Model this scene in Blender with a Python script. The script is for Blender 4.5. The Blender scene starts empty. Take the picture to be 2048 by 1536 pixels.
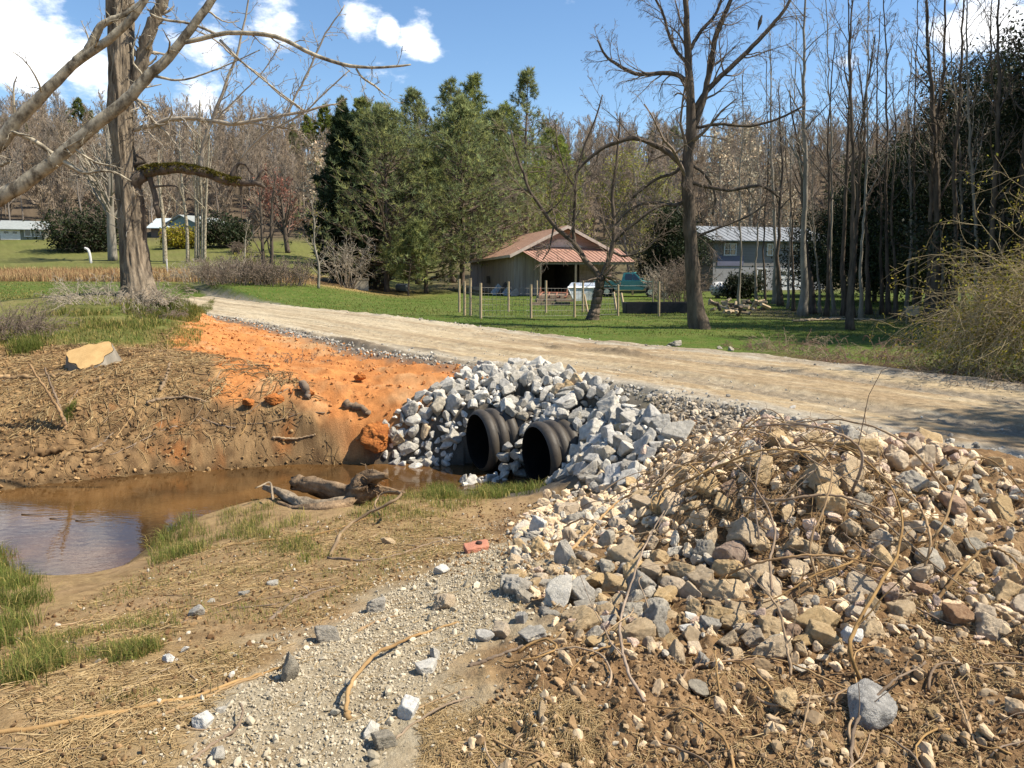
import bpy, math
import numpy as np
from mathutils import Vector
from math import radians, pi, sin, cos

# ------------------------------------------------------------------ camera, sky, sun, exposure
SC = bpy.context.scene
COL = SC.collection
PITCH = radians(8.42)
FPX = 1540.0                                   # focal length in photo pixels (2048 wide)
CAM = np.array([0.0, 0.0, 1.6])
cd = bpy.data.cameras.new('camera'); cam = bpy.data.objects.new('camera', cd); COL.objects.link(cam)
cam.location = CAM; cam.rotation_euler = (pi/2 - PITCH, 0, 0)
cd.sensor_width = 36.0; cd.lens = 36.0*FPX/2048.0; cd.clip_start = 0.05; cd.clip_end = 3000
SC.camera = cam

SUN_AZ = radians(97)                           # from +Y towards +X
SUN_EL = radians(51)
SUN_DIR = np.array([sin(SUN_AZ)*cos(SUN_EL), cos(SUN_AZ)*cos(SUN_EL), sin(SUN_EL)])
ld = bpy.data.lights.new('sun', 'SUN'); sun = bpy.data.objects.new('sun', ld); COL.objects.link(sun)
ld.energy = 5.0; ld.angle = radians(0.53); ld.color = (1.0, 0.915, 0.77)
sun.rotation_euler = Vector(SUN_DIR).to_track_quat('Z', 'Y').to_euler()
sun.location = (30, 0, 40)

SC.view_settings.view_transform = 'Standard'; SC.view_settings.look = 'None'
SC.view_settings.exposure = 0.82; SC.view_settings.gamma = 1.0; SC.view_settings.use_curve_mapping = False
SC.cycles.max_bounces = 6; SC.cycles.diffuse_bounces = 3; SC.cycles.glossy_bounces = 2
SC.cycles.transmission_bounces = 3; SC.cycles.transparent_max_bounces = 6
SC.cycles.caustics_reflective = False; SC.cycles.caustics_refractive = False

def ray(u, v):
    """world direction through photo pixel (u, v), scaled so that its horizontal forward part is about depth"""
    x = (u - 1024.0)/FPX; y = -(v - 768.0)/FPX
    return np.array([x, cos(PITCH) + y*sin(PITCH), -sin(PITCH) + y*cos(PITCH)])
def at(u, v, Y):
    """world point on the ray of pixel (u, v) at world depth Y"""
    d = ray(u, v); return CAM + d*(Y/d[1])

W = bpy.data.worlds.new('World'); SC.world = W; W.use_nodes = True
nt = W.node_tree; nt.nodes.clear()
def wn(t, **k):
    n = nt.nodes.new(t)
    for a, b in k.items(): setattr(n, a, b)
    return n
wout = wn('ShaderNodeOutputWorld'); wbg = wn('ShaderNodeBackground')
sky = wn('ShaderNodeTexSky'); sky.sky_type = 'NISHITA'; sky.sun_disc = False
sky.sun_elevation = SUN_EL; sky.sun_rotation = SUN_AZ; sky.air_density = 1.0; sky.dust_density = 0.25; sky.ozone_density = 1.6; sky.altitude = 400
tc = wn('ShaderNodeTexCoord')
# clouds: noise on the sky dome, thickened round the places where the photograph has clouds
mp = wn('ShaderNodeMapping'); mp.inputs['Scale'].default_value = (1, 1, 1.9)
nt.links.new(tc.outputs['Generated'], mp.inputs['Vector'])
nz = wn('ShaderNodeTexNoise'); nz.inputs['Scale'].default_value = 11.0; nz.inputs['Detail'].default_value = 9.0; nz.inputs['Roughness'].default_value = 0.60
nt.links.new(mp.outputs['Vector'], nz.inputs['Vector'])
blobs = [(40, 100, .095, 1.1), (165, 130, .062, 1.0), (400, 160, .062, .8), (-270, 60, .15, 1.1), (560, 0, .06, .75), (712, 35, .034, .85), (840, 80, .036, .95), (778, 62, .022, .75),
         (2010, 45, .06, 1.0), (1930, 80, .04, .8), (2160, 30, .11, 1.0), (1700, 115, .03, .5), (-150, -330, .25, .8), (300, -420, .2, .7), (900, -700, .3, .6), (1700, -500, .2, .7)]
acc = None
for (u, v, s, a) in blobs:
    d = ray(u, v); d = d/np.linalg.norm(d)
    vm = wn('ShaderNodeVectorMath', operation='DISTANCE'); nt.links.new(tc.outputs['Generated'], vm.inputs[0]); vm.inputs[1].default_value = d
    mr = wn('ShaderNodeMapRange', interpolation_type='SMOOTHSTEP')
    mr.inputs['From Min'].default_value = s*1.25; mr.inputs['From Max'].default_value = 0.0; mr.inputs['To Min'].default_value = 0.0; mr.inputs['To Max'].default_value = a
    nt.links.new(vm.outputs['Value'], mr.inputs['Value'])
    if acc is None: acc = mr.outputs['Result']
    else:
        mx = wn('ShaderNodeMath', operation='MAXIMUM'); nt.links.new(acc, mx.inputs[0]); nt.links.new(mr.outputs['Result'], mx.inputs[1]); acc = mx.outputs[0]
ad = wn('ShaderNodeMath', operation='MULTIPLY_ADD'); nt.links.new(nz.outputs['Fac'], ad.inputs[0]); ad.inputs[1].default_value = 2.4; nt.links.new(acc, ad.inputs[2])
cm = wn('ShaderNodeMapRange', interpolation_type='SMOOTHSTEP'); cm.inputs['From Min'].default_value = 1.60; cm.inputs['From Max'].default_value = 2.15
nt.links.new(ad.outputs[0], cm.inputs['Value'])
hsv = wn('ShaderNodeHueSaturation'); hsv.inputs['Saturation'].default_value = 1.14; hsv.inputs['Value'].default_value = 0.97
nt.links.new(sky.outputs['Color'], hsv.inputs['Color'])
mix = wn('ShaderNodeMixRGB'); nt.links.new(cm.outputs['Result'], mix.inputs['Fac']); nt.links.new(hsv.outputs['Color'], mix.inputs['Color1'])
mix.inputs['Color2'].default_value = (9.0, 9.1, 9.3, 1)
nt.links.new(mix.outputs['Color'], wbg.inputs['Color']); wbg.inputs['Strength'].default_value = 0.105
nt.links.new(wbg.outputs['Background'], wout.inputs['Surface'])

# ------------------------------------------------------------------ helpers
RNG = np.random.default_rng(11)
def rs(seed): return np.random.default_rng(seed)
def unit(a): a = np.asarray(a, float); return a/np.maximum(np.linalg.norm(a, axis=-1, keepdims=True), 1e-9)
def smooth(a, b, x):
    t = np.clip((x - a)/(b - a), 0, 1); return t*t*(3 - 2*t)
def _h(ix, iy, iz, seed):
    with np.errstate(over='ignore'):
        h = (ix.astype(np.uint32)*np.uint32(374761393) + iy.astype(np.uint32)*np.uint32(668265263) + iz.astype(np.uint32)*np.uint32(2147483647 & 1440662683) + np.uint32((seed*974711 + 12345) & 0xffffffff))
        h = (h ^ (h >> np.uint32(13)))*np.uint32(1274126177); h = (h ^ (h >> np.uint32(15)))*np.uint32(2246822519)
        return (h ^ (h >> np.uint32(16))).astype(np.float64)/4294967295.0
def noise2(x, y, seed=0):
    ix = np.floor(x); iy = np.floor(y); fx = x - ix; fy = y - iy
    ix = ix.astype(np.int64); iy = iy.astype(np.int64); z = np.zeros_like(ix)
    fx = fx*fx*(3 - 2*fx); fy = fy*fy*(3 - 2*fy)
    a = _h(ix, iy, z, seed); b = _h(ix+1, iy, z, seed); c = _h(ix, iy+1, z, seed); d = _h(ix+1, iy+1, z, seed)
    return (a*(1-fx) + b*fx)*(1-fy) + (c*(1-fx) + d*fx)*fy
def fbm2(x, y, o=4, seed=0, g=0.5):
    s = np.zeros_like(x, dtype=float); a = 1.0; n = 0.0
    for i in range(o):
        s += a*noise2(x*2**i + 17.3*i, y*2**i - 9.1*i, seed + i); n += a; a *= g
    return s/n
def noise3(p, seed=0):
    i = np.floor(p).astype(np.int64); f = p - i; f = f*f*(3 - 2*f); out = 0
    for dx in (0, 1):
        for dy in (0, 1):
            for dz in (0, 1):
                w = (f[:, 0] if dx else 1 - f[:, 0])*(f[:, 1] if dy else 1 - f[:, 1])*(f[:, 2] if dz else 1 - f[:, 2])
                out = out + w*_h(i[:, 0]+dx, i[:, 1]+dy, i[:, 2]+dz, seed)
    return out

class MB:
    """collects vertices and faces (numpy) and links them as ONE mesh object"""
    SHARP = False
    def __init__(s): s.v = []; s.q = []; s.t = []; s.qm = []; s.tm = []; s.c = []; s.n = 0; s.useC = False
    def add(s, v, q=None, t=None, m=0, c=None):
        v = np.asarray(v, float).reshape(-1, 3)
        if q is not None and len(q): q = np.asarray(q, np.int64).reshape(-1, 4); s.q.append(q + s.n); s.qm.append(np.full(len(q), m))
        if t is not None and len(t): t = np.asarray(t, np.int64).reshape(-1, 3); s.t.append(t + s.n); s.tm.append(np.full(len(t), m))
        s.v.append(v)
        if c is None: c = np.full((len(v), 3), 0.5)
        else:
            s.useC = True; c = np.asarray(c, float)
            if c.ndim == 1 and len(c) == len(v): c = np.repeat(c[:, None], 3, 1)
            elif c.ndim <= 1: c = np.broadcast_to(c, (len(v), 3))
        s.c.append(c); s.n += len(v); return s
    def mesh(s, name, mats, smooth_=True):
        me = bpy.data.meshes.new(name)
        v = np.concatenate(s.v) if s.v else np.zeros((0, 3))
        q = np.concatenate(s.q) if s.q else np.zeros((0, 4), np.int64); t = np.concatenate(s.t) if s.t else np.zeros((0, 3), np.int64)
        me.vertices.add(len(v)); me.vertices.foreach_set('co', v.ravel().astype(np.float32))
        nl = q.size + t.size; me.loops.add(nl); me.loops.foreach_set('vertex_index', np.concatenate([q.ravel(), t.ravel()]).astype(np.int32))
        me.polygons.add(len(q) + len(t))
        me.polygons.foreach_set('loop_start', np.concatenate([np.arange(len(q))*4, q.size + np.arange(len(t))*3]).astype(np.int32))
        mi = np.concatenate(s.qm + s.tm) if (s.qm or s.tm) else np.zeros(0)
        for m in (mats if isinstance(mats, (list, tuple)) else [mats]): me.materials.append(m)
        me.update(calc_edges=True)
        me.polygons.foreach_set('material_index', mi.astype(np.int32))
        me.polygons.foreach_set('use_smooth', np.full(len(q) + len(t), bool(smooth_)))
        if s.useC:
            a = me.attributes.new('col', 'FLOAT_COLOR', 'POINT'); c = np.concatenate(s.c)
            a.data.foreach_set('color', np.concatenate([c, np.ones((len(c), 1))], 1).ravel().astype(np.float32))
        me.update()
        if s.SHARP and smooth_: me.set_sharp_from_angle(angle=radians(32))
        return me
    def build(s, name, mats, parent=None, smooth_=True, loc=None):
        o = bpy.data.objects.new(name, s.mesh(name, mats, smooth_)); COL.objects.link(o)
        if loc is not None: o.location = loc
        if parent is not None: o.parent = parent
        return o
    # --- primitives
    def box(s, c, size, rz=0.0, m=0, col=None, rot=None):
        x, y, z = np.asarray(size, float)/2
        v = np.array([[-x,-y,-z],[x,-y,-z],[x,y,-z],[-x,y,-z],[-x,-y,z],[x,-y,z],[x,y,z],[-x,y,z]])
        if rot is None: rot = rotz(rz)
        return s.add(v @ np.asarray(rot).T + np.asarray(c), [[0,3,2,1],[4,5,6,7],[0,1,5,4],[1,2,6,5],[2,3,7,6],[3,0,4,7]], m=m, c=col)
    def hexa(s, p, m=0, col=None):
        """8 corners: bottom 4 (ccw), top 4"""
        return s.add(p, [[0,3,2,1],[4,5,6,7],[0,1,5,4],[1,2,6,5],[2,3,7,6],[3,0,4,7]], m=m, c=col)
    def tube(s, path, rad, k=8, m=0, col=None, cap=True):
        path = np.asarray(path, float); rad = np.broadcast_to(np.asarray(rad, float), (len(path),))
        v, q = tubes(path[None], rad[None], k)
        t = None
        n = len(path)
        s.add(v, q, m=m, c=col)
        if cap:
            b = s.n - n*k
            for ring, fl in ((0, 1), (n-1, 0)):
                ctr = path[ring]; idx = np.arange(k) + ring*k
                s.v.append(ctr[None]); s.c.append(np.full((1, 3), .5) if col is None else np.broadcast_to(np.asarray(s.c[-1][0]), (1, 3))); ci = s.n; s.n += 1
                nx = np.roll(idx, -1); tri = np.stack([np.full(k, ci - b), nx if fl else idx, idx if fl else nx], 1)
                s.t.append(tri + b); s.tm.append(np.full(k, m))
        return s
def rotz(a): c, s_ = cos(a), sin(a); return np.array([[c,-s_,0],[s_,c,0],[0,0,1.0]])
def rotx(a): c, s_ = cos(a), sin(a); return np.array([[1,0,0],[0,c,-s_],[0,s_,c]])
def roty(a): c, s_ = cos(a), sin(a); return np.array([[c,0,s_],[0,1,0],[-s_,0,c]])
def randrot(rng):
    q = unit(rng.normal(size=4)); w, x, y, z = q
    return np.array([[1-2*(y*y+z*z), 2*(x*y-z*w), 2*(x*z+y*w)],[2*(x*y+z*w), 1-2*(x*x+z*z), 2*(y*z-x*w)],[2*(x*z-y*w), 2*(y*z+x*w), 1-2*(x*x+y*y)]])
def tubes(P, R, k):
    """P (N,S,3) paths, R (N,S) radii -> vertices and quads of N tubes of k sides"""
    N, S, _ = P.shape
    T = np.empty_like(P); T[:, 1:-1] = P[:, 2:] - P[:, :-2]; T[:, 0] = P[:, 1] - P[:, 0]; T[:, -1] = P[:, -1] - P[:, -2]; T = unit(T)
    m = T.mean(1); ref = np.where(np.abs(m[:, 2:3]) > .8*np.linalg.norm(m, axis=1, keepdims=True), np.array([[1.0, 0.13, 0]]), np.array([[0.05, 0.1, 1.0]]))
    U = unit(np.cross(T, ref[:, None, :])); V = np.cross(T, U)
    a = np.arange(k)*2*pi/k
    v = P[:, :, None, :] + R[:, :, None, None]*(np.cos(a)[None, None, :, None]*U[:, :, None, :] + np.sin(a)[None, None, :, None]*V[:, :, None, :])
    i = np.arange(N)[:, None, None]*S*k + np.arange(S-1)[None, :, None]*k; j = np.arange(k)[None, None, :]; jn = (j+1) % k
    q = np.stack([i+j, i+jn, i+k+jn, i+k+j], -1).reshape(-1, 4)
    return v.reshape(-1, 3), q
def spline(P, n):
    """Catmull-Rom resampling of a polyline (rows may hold extra columns)"""
    P = np.asarray(P, float)
    if len(P) == 2: t = np.linspace(0, 1, n)[:, None]; return P[0]*(1-t) + P[1]*t
    Q = np.vstack([2*P[0]-P[1], P, 2*P[-1]-P[-2]]); m = len(P) - 1
    x = np.linspace(0, m - 1e-9, n); i = x.astype(int); t = (x - i)[:, None]
    a, b, c, d = Q[i], Q[i+1], Q[i+2], Q[i+3]
    return .5*(2*b + (c-a)*t + (2*a-5*b+4*c-d)*t*t + (3*b-a-3*c+d)*t**3)

def tag(o, label=None, cat=None, group=None, kind=None):
    if label: o['label'] = label
    if cat: o['category'] = cat
    if group: o['group'] = group
    if kind: o['kind'] = kind
    return o
def thing(name, label, cat, loc=(0, 0, 0), group=None, rz=0.0):
    o = bpy.data.objects.new(name, None); COL.objects.link(o); o.location = loc; o.rotation_euler = (0, 0, rz); o.empty_display_size = .2
    return tag(o, label, cat, group)
def copy_tree(root, loc, rz=0.0, scale=1.0, label=None):
    c = root.copy(); COL.objects.link(c); c.location = loc; c.rotation_euler = (0, 0, rz); c.scale = (scale,)*3 if np.isscalar(scale) else scale
    if label: c['label'] = label
    for ch in list(root.children):
        d = ch.copy(); COL.objects.link(d); d.parent = c
        for g in list(ch.children):
            e = g.copy(); COL.objects.link(e); e.parent = d
    return c

# ------------------------------------------------------------------ materials
def mat(name, col, rough=0.85, attr=None, var=0.25, scale=8.0, bump=0.0, bscale=30.0, stretch=(1, 1, 1), spec=0.25, col2=None, metal=0.0, transl=0.0, detail=6.0, bdist=0.02, objvar=0.0, ramp=(.35, .7)):
    """procedural principled material: two colours mixed by object-space noise, optional 'col' attribute multiply, bump, translucency"""
    m = bpy.data.materials.new(name); m.use_nodes = True; t = m.node_tree; N = t.nodes; L = t.links; b = N['Principled BSDF']; out = N['Material Output']
    b.inputs['Roughness'].default_value = rough; b.inputs['Metallic'].default_value = metal; b.inputs['Specular IOR Level'].default_value = spec
    co = N.new('ShaderNodeTexCoord'); mp = N.new('ShaderNodeMapping'); mp.inputs['Scale'].default_value = stretch; L.new(co.outputs['Object'], mp.inputs['Vector'])
    vec = mp.outputs['Vector']
    if objvar:
        oi = N.new('ShaderNodeObjectInfo'); ml = N.new('ShaderNodeMath'); ml.operation = 'MULTIPLY'; ml.inputs[1].default_value = 37.0; L.new(oi.outputs['Random'], ml.inputs[0])
        va = N.new('ShaderNodeVectorMath'); va.operation = 'ADD'; L.new(vec, va.inputs[0]); L.new(ml.outputs[0], va.inputs[1]); vec = va.outputs[0]
    n = N.new('ShaderNodeTexNoise'); n.inputs['Scale'].default_value = scale; n.inputs['Detail'].default_value = detail; n.inputs['Roughness'].default_value = .62; L.new(vec, n.inputs['Vector'])
    mr = N.new('ShaderNodeMapRange'); mr.inputs['From Min'].default_value = ramp[0]; mr.inputs['From Max'].default_value = ramp[1]; L.new(n.outputs['Fac'], mr.inputs['Value'])
    c1 = np.array(col)*(1 + (var if col2 is None else 0)); c2 = np.array(col)*(1 - var) if col2 is None else np.array(col2)
    mx = N.new('ShaderNodeMixRGB'); mx.inputs['Color1'].default_value = (*c2, 1); mx.inputs['Color2'].default_value = (*c1, 1); L.new(mr.outputs['Result'], mx.inputs['Fac'])
    c = mx.outputs['Color']
    if objvar:
        h = N.new('ShaderNodeHueSaturation'); mv = N.new('ShaderNodeMapRange'); mv.inputs['To Min'].default_value = 1 - objvar; mv.inputs['To Max'].default_value = 1 + objvar; L.new(oi.outputs['Random'], mv.inputs['Value'])
        L.new(mv.outputs['Result'], h.inputs['Value']); L.new(c, h.inputs['Color']); c = h.outputs['Color']
        sc_ = N.new('ShaderNodeMath'); sc_.operation = 'FRACT'; m7 = N.new('ShaderNodeMath'); m7.operation = 'MULTIPLY'; m7.inputs[1].default_value = 7.31; L.new(oi.outputs['Random'], m7.inputs[0]); L.new(m7.outputs[0], sc_.inputs[0])
        ms = N.new('ShaderNodeMapRange'); ms.inputs['To Min'].default_value = .75; ms.inputs['To Max'].default_value = 1.2; L.new(sc_.outputs[0], ms.inputs['Value']); L.new(ms.outputs['Result'], h.inputs['Saturation'])
    if attr:
        a = N.new('ShaderNodeAttribute'); a.attribute_name = 'col'
        x = N.new('ShaderNodeMixRGB'); x.blend_type = 'MULTIPLY'; x.inputs['Fac'].default_value = 1; L.new(c, x.inputs['Color1']); L.new(a.outputs['Color'], x.inputs['Color2']); c = x.outputs['Color']
    L.new(c, b.inputs['Base Color'])
    if bump:
        n2 = N.new('ShaderNodeTexNoise'); n2.inputs['Scale'].default_value = bscale; n2.inputs['Detail'].default_value = 7; n2.inputs['Roughness'].default_value = .65; L.new(vec, n2.inputs['Vector'])
        bp = N.new('ShaderNodeBump'); bp.inputs['Strength'].default_value = bump; bp.inputs['Distance'].default_value = bdist; L.new(n2.outputs['Fac'], bp.inputs['Height']); L.new(bp.outputs['Normal'], b.inputs['Normal'])
    if transl:
        tr = N.new('ShaderNodeBsdfTranslucent'); L.new(c, tr.inputs['Color']); ms = N.new('ShaderNodeMixShader'); ms.inputs[0].default_value = transl
        L.new(b.outputs[0], ms.inputs[1]); L.new(tr.outputs[0], ms.inputs[2]); L.new(ms.outputs[0], out.inputs['Surface'])
    return m
# ------------------------------------------------------------------ terrain
WATER_Z = -1.25
def px_at_z(u, v, z):
    d = ray(u, v); t = (z - CAM[2])/d[2]; return CAM + d*t
# control points: photo pixel + the height the ground has there
CP = [(750,932,-1.22),(600,934,-1.22),(400,946,-1.22),(200,962,-1.22),(0,985,-1.22),
      (0,800,-.42),(150,815,-.45),(300,800,-.38),(450,800,-.38),(600,822,-.52),(700,845,-.68),(770,880,-.85),
      (0,880,-.85),(200,880,-.86),(400,870,-.82),(550,880,-.9),(680,900,-1.0),
      (0,720,-.02),(180,720,-.03),(400,705,.0),(550,725,-.1),(700,745,-.15),(850,770,-.22),
      (0,650,.36),(200,645,.46),(390,650,.12),(520,655,0.),(270,592,.9),(120,600,.82),(0,600,.76),(360,610,.5),(420,640,.05),
      (540,992,-1.2),(330,1048,-1.2),(280,1088,-1.2),(200,1138,-1.2),(100,1142,-1.2),(0,1096,-1.2),(880,972,-1.2),(960,978,-1.2),(1080,972,-1.2),(-300,1040,-1.2),(-300,985,-1.22),
      (0,1180,-.88),(0,1270,-.5),(300,1150,-.82),(450,1105,-.78),(700,1040,-.85),(850,1005,-1.02),(300,1350,-.06),(120,1400,-.03),(700,1230,-.2),(850,1130,-.42),(1000,1080,-.5),(1090,1000,-.92),(1200,980,-.75)]
PX = np.array([[*px_at_z(u, v, z)[:2], z] for u, v, z in CP])
WP = np.array([(-3,2.2,0),(-1,1.5,0),(0,2.4,0),(1.5,2.2,.02),(3,2,.02),(5,2,.05),(0,-3,.0),(-6,-2,0),(6,-3,.05),(-6,3,-.15),(-9,5,-.4),(-14,8.8,-1.2),(-14,6.5,-.6),(-14,12,-.3),(-14,17,.3),(-14,24,.75),
      (-9,2,0),(-25,3,0),(-25,14,.1),(-25,25,.7),(-40,20,.7),(-40,45,.8),(-30,45,.8),(-22,40,.55),(-10,32,.05),(-6,30,-.12),(-15,48,.55),(-8,42,-.1),
      (-5,27,-.15),(0,24,-.25),(0,32,-.32),(4,20,-.27),(8,15,-.25),(8,22,-.32),(16,20,-.3),(0,42,-.34),(10,32,-.35),(20,32,-.35),(10,42,-.38),(24,45,-.38),(0,52,-.36),(12,54,-.36),(-8,52,-.05),
      (11,8,-.1),(14,3,0),(20,8,0),(30,20,-.2),(35,40,-.35),(14,-5,0.05),(28,-5,.05),(2.0,7.4,-.12),(3.2,7.2,-.06),(1.0,8.4,-.55),(1.7,8.7,-.3),(4,5,0.0),(2,5,-.03),(.5,5,-.2)], float)
TP = np.vstack([PX, WP]); _k = len(TP)
def _U(r2): return np.where(r2 > 1e-12, .5*r2*np.log(np.maximum(r2, 1e-12)), 0)
_A = np.zeros((_k+3, _k+3)); _A[:_k, :_k] = _U(((TP[:, None, :2]-TP[None, :, :2])**2).sum(-1)) + np.eye(_k)*.02
_A[:_k, _k] = 1; _A[:_k, _k+1:] = TP[:, :2]; _A[_k, :_k] = 1; _A[_k+1:, :_k] = TP[:, :2].T
_w = np.linalg.solve(_A, np.r_[TP[:, 2], 0, 0, 0])
def tps(x, y):
    if x.size <= 4000:
        s_ = x.shape; a, b = x.ravel(), y.ravel(); return (_w[_k] + _w[_k+1]*a + _w[_k+2]*b + _U((a[:, None]-TP[None, :, 0])**2 + (b[:, None]-TP[None, :, 1])**2) @ _w[:_k]).reshape(s_)
    o = np.full(x.shape, _w[_k]) + _w[_k+1]*x + _w[_k+2]*y
    for i in range(_k): o += _w[i]*_U((x-TP[i, 0])**2 + (y-TP[i, 1])**2)
    return o
# road centre line (fitted through both edges of the photograph's road)
ROADC = spline([(13.5,-4.5),(9.5,2.4),(5.85,8.3),(2.95,12.75),(-.9,17.0),(-6.4,25.4),(-13.6,35.4),(-20,44.5),(-25,52)], 64)
RHW = 2.35
_seg = ROADC[1:] - ROADC[:-1]; _sl = np.linalg.norm(_seg, axis=1); _cum = np.r_[0, np.cumsum(_sl)]
def road_nt(x, y):
    """signed distance from the centre line (positive on the camera's side) and length along it"""
    if x.size <= 4000:
        s_ = x.shape; rx = x.ravel()[:, None] - ROADC[None, :-1, 0]; ry = y.ravel()[:, None] - ROADC[None, :-1, 1]; d = _seg/_sl[:, None]
        t = np.clip(rx*d[:, 0] + ry*d[:, 1], 0, _sl); q = (rx - t*d[:, 0])**2 + (ry - t*d[:, 1])**2; i = q.argmin(1); j = np.arange(len(i))
        return (np.sqrt(q[j, i])*np.where(d[i, 0]*ry[j, i] - d[i, 1]*rx[j, i] > 0, 1.0, -1.0)).reshape(s_), (_cum[i] + t[j, i]).reshape(s_)
    best = np.full(x.shape, 1e9); sg = np.zeros(x.shape); tt = np.zeros(x.shape)
    for i in range(len(_seg)):
        rx = x - ROADC[i, 0]; ry = y - ROADC[i, 1]; d = _seg[i]/_sl[i]
        t = np.clip(rx*d[0] + ry*d[1], 0, _sl[i]); dx = rx - t*d[0]; dy = ry - t*d[1]; q = dx*dx + dy*dy
        m = q < best; best = np.where(m, q, best); sg = np.where(m, np.where(d[0]*ry - d[1]*rx > 0, 1.0, -1.0), sg); tt = np.where(m, _cum[i] + t, tt)
    return np.sqrt(best)*sg, tt
def road_z(t): return 0.03*np.sin(t*.21 + 1.0) + 0.02
def poly_sd(P, x, y):
    """signed distance to polygon P (negative inside)"""
    P = np.asarray(P, float)
    if x.size <= 4000:
        s_ = x.shape; x = x.ravel()[:, None]; y = y.ravel()[:, None]; a = P; b = np.roll(P, -1, 0); e = b - a; wx = x - a[:, 0]; wy = y - a[:, 1]
        t = np.clip((wx*e[:, 0] + wy*e[:, 1])/np.maximum((e*e).sum(1), 1e-9), 0, 1); d = np.sqrt(((wx - e[:, 0]*t)**2 + (wy - e[:, 1]*t)**2).min(1))
        dy = np.where(np.abs(e[:, 1]) > 1e-9, e[:, 1], 1e-9); c = ((a[:, 1] > y) != (b[:, 1] > y)) & (x < e[:, 0]*(y - a[:, 1])/dy + a[:, 0])
        return np.where(c.sum(1) % 2 == 1, -d, d).reshape(s_)
    d = np.full(x.shape, 1e9); ins = np.zeros(x.shape, bool)
    for i in range(len(P)):
        a = P[i]; b = P[(i+1) % len(P)]; e = b - a; wx = x - a[0]; wy = y - a[1]
        t = np.clip((wx*e[0] + wy*e[1])/max(e @ e, 1e-9), 0, 1); d = np.minimum(d, (wx - e[0]*t)**2 + (wy - e[1]*t)**2)
        c = ((a[1] > y) != (b[1] > y)) & (x < (b[0]-a[0])*(y-a[1])/((b[1]-a[1]) if abs(b[1]-a[1]) > 1e-9 else 1e-9) + a[0]); ins ^= c
    d = np.sqrt(d); return np.where(ins, -d, d)
CREEK = [tuple(px_at_z(u, v, WATER_Z)[:2]) for u, v in [(1080,968),(1000,945),(930,932),(840,928),(750,930),(600,932),(400,945),(200,960),(0,985),(-300,1000),(-700,1020),(-700,1090),(-300,1075),(0,1095),(60,1128),(100,1138),(200,1136),(280,1085),(330,1045),(440,1015),(540,990),(700,985),(880,970),(960,976)]]
PIPE_AX = unit(np.array([.89, .455])); PIPE_R = .455
_p1 = px_at_z(970, 940, -1.27); _p2 = px_at_z(1087, 974, -1.27)
PIPES = [_p1[:2] - PIPE_AX*.12, _p2[:2] - PIPE_AX*.12]
PILE = [(1.75,4.75,.85,.95,.50),(3.1,4.9,.85,.95,.36),(2.35,6.0,1.1,.55,.16)]
def far_h(x, y):
    u = x/np.maximum(y, 1); sp = lambda t, k=6.0: np.where(t/k > 30, t, k*np.log1p(np.exp(np.minimum(t/k, 30))))
    left = .8 + .105*sp(y-64) + .185*sp(y-114) - .25*sp(y-205, 14)
    right = -.36 + .035*sp(y-64) + .255*sp(y-98) - .28*sp(y-200, 14)
    t = smooth(-.30, -.12, u); h = left*(1-t) + right*t
    return h + (fbm2(x*.018, y*.018, 3, 91) - .5)*8*smooth(95, 150, y) + 4*smooth(.45, .9, np.abs(u))*smooth(80, 160, y)
def hbase(x, y):
    x = np.asarray(x, float); y = np.asarray(y, float)
    r = np.hypot(x, y); near = np.clip(tps(np.clip(x, -45, 45), np.clip(y, -8, 60)), -1.6, 1.4)
    f = smooth(40, 58, np.where(y > 0, r, 0)); h = near*(1-f) + far_h(x, np.maximum(y, 1))*f
    n, t = road_nt(x, y); rz_ = road_z(t) - .03
    fade = 1 - smooth(56, 66, t)
    side = np.where(n > 0, 1.15 + .65*smooth(15, 11.5, y)*smooth(2.6, 1.2, x), .9)
    k = (1 - smooth(RHW + .10, RHW + side, np.abs(n)))*fade
    h = h*(1-k) + (rz_ - .10*smooth(RHW + .12, RHW - .25, np.abs(n)))*k
    for (cx, cy, sx, sy, a) in PILE: h = h + a*np.exp(-(((x-cx)/sx)**2 + ((y-cy)/sy)**2)**1.25)
    sd = poly_sd(CREEK, x, y)
    inside = sd < 0
    bed = WATER_Z - .05 - .3*np.clip(-sd/.7, 0, 1)
    h = np.where(inside, np.minimum(h, bed), WATER_Z - .05 + (np.maximum(h, WATER_Z - .03) - WATER_Z + .05)*smooth(-.02, .40, sd))
    for p in PIPES:
        a = (x-p[0])*PIPE_AX[0] + (y-p[1])*PIPE_AX[1]; l = -(x-p[0])*PIPE_AX[1] + (y-p[1])*PIPE_AX[0]
        h = np.where((a > -.04) & (a < 1.0) & (np.abs(l) < PIPE_R*.86), np.minimum(h, WATER_Z - .2), h)
        # the slope stands back from the mouth and the heads of the pipes
        h = np.where((a > -.35) & (a < .0) & (np.abs(l) < PIPE_R*.75), np.minimum(h, WATER_Z + .02), h)
    return h
_T = np.concatenate([np.geomspace(1.6, 30, 420), np.geomspace(30.2, 420, 260)])
def gpos(u, v, lift=0.0):
    """where the ray through a photo pixel meets the ground"""
    d = ray(u, v); d = d/np.hypot(d[0], d[1]); P = CAM[None] + d[None]*_T[:, None]; g = P[:, 2] - hbase(P[:, 0], P[:, 1]) - lift
    i = np.argmax(g < 0)
    if i == 0: i = len(_T) - 1
    f = g[i-1]/(g[i-1]-g[i]) if g[i-1] != g[i] else 0
    return P[i-1]*(1-f) + P[i]*f
def gxy(L): return [tuple(gpos(u, v)[:2]) for u, v in L]
def gz(x, y): return float(hbase(np.array([x]), np.array([y]))[0])

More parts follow.
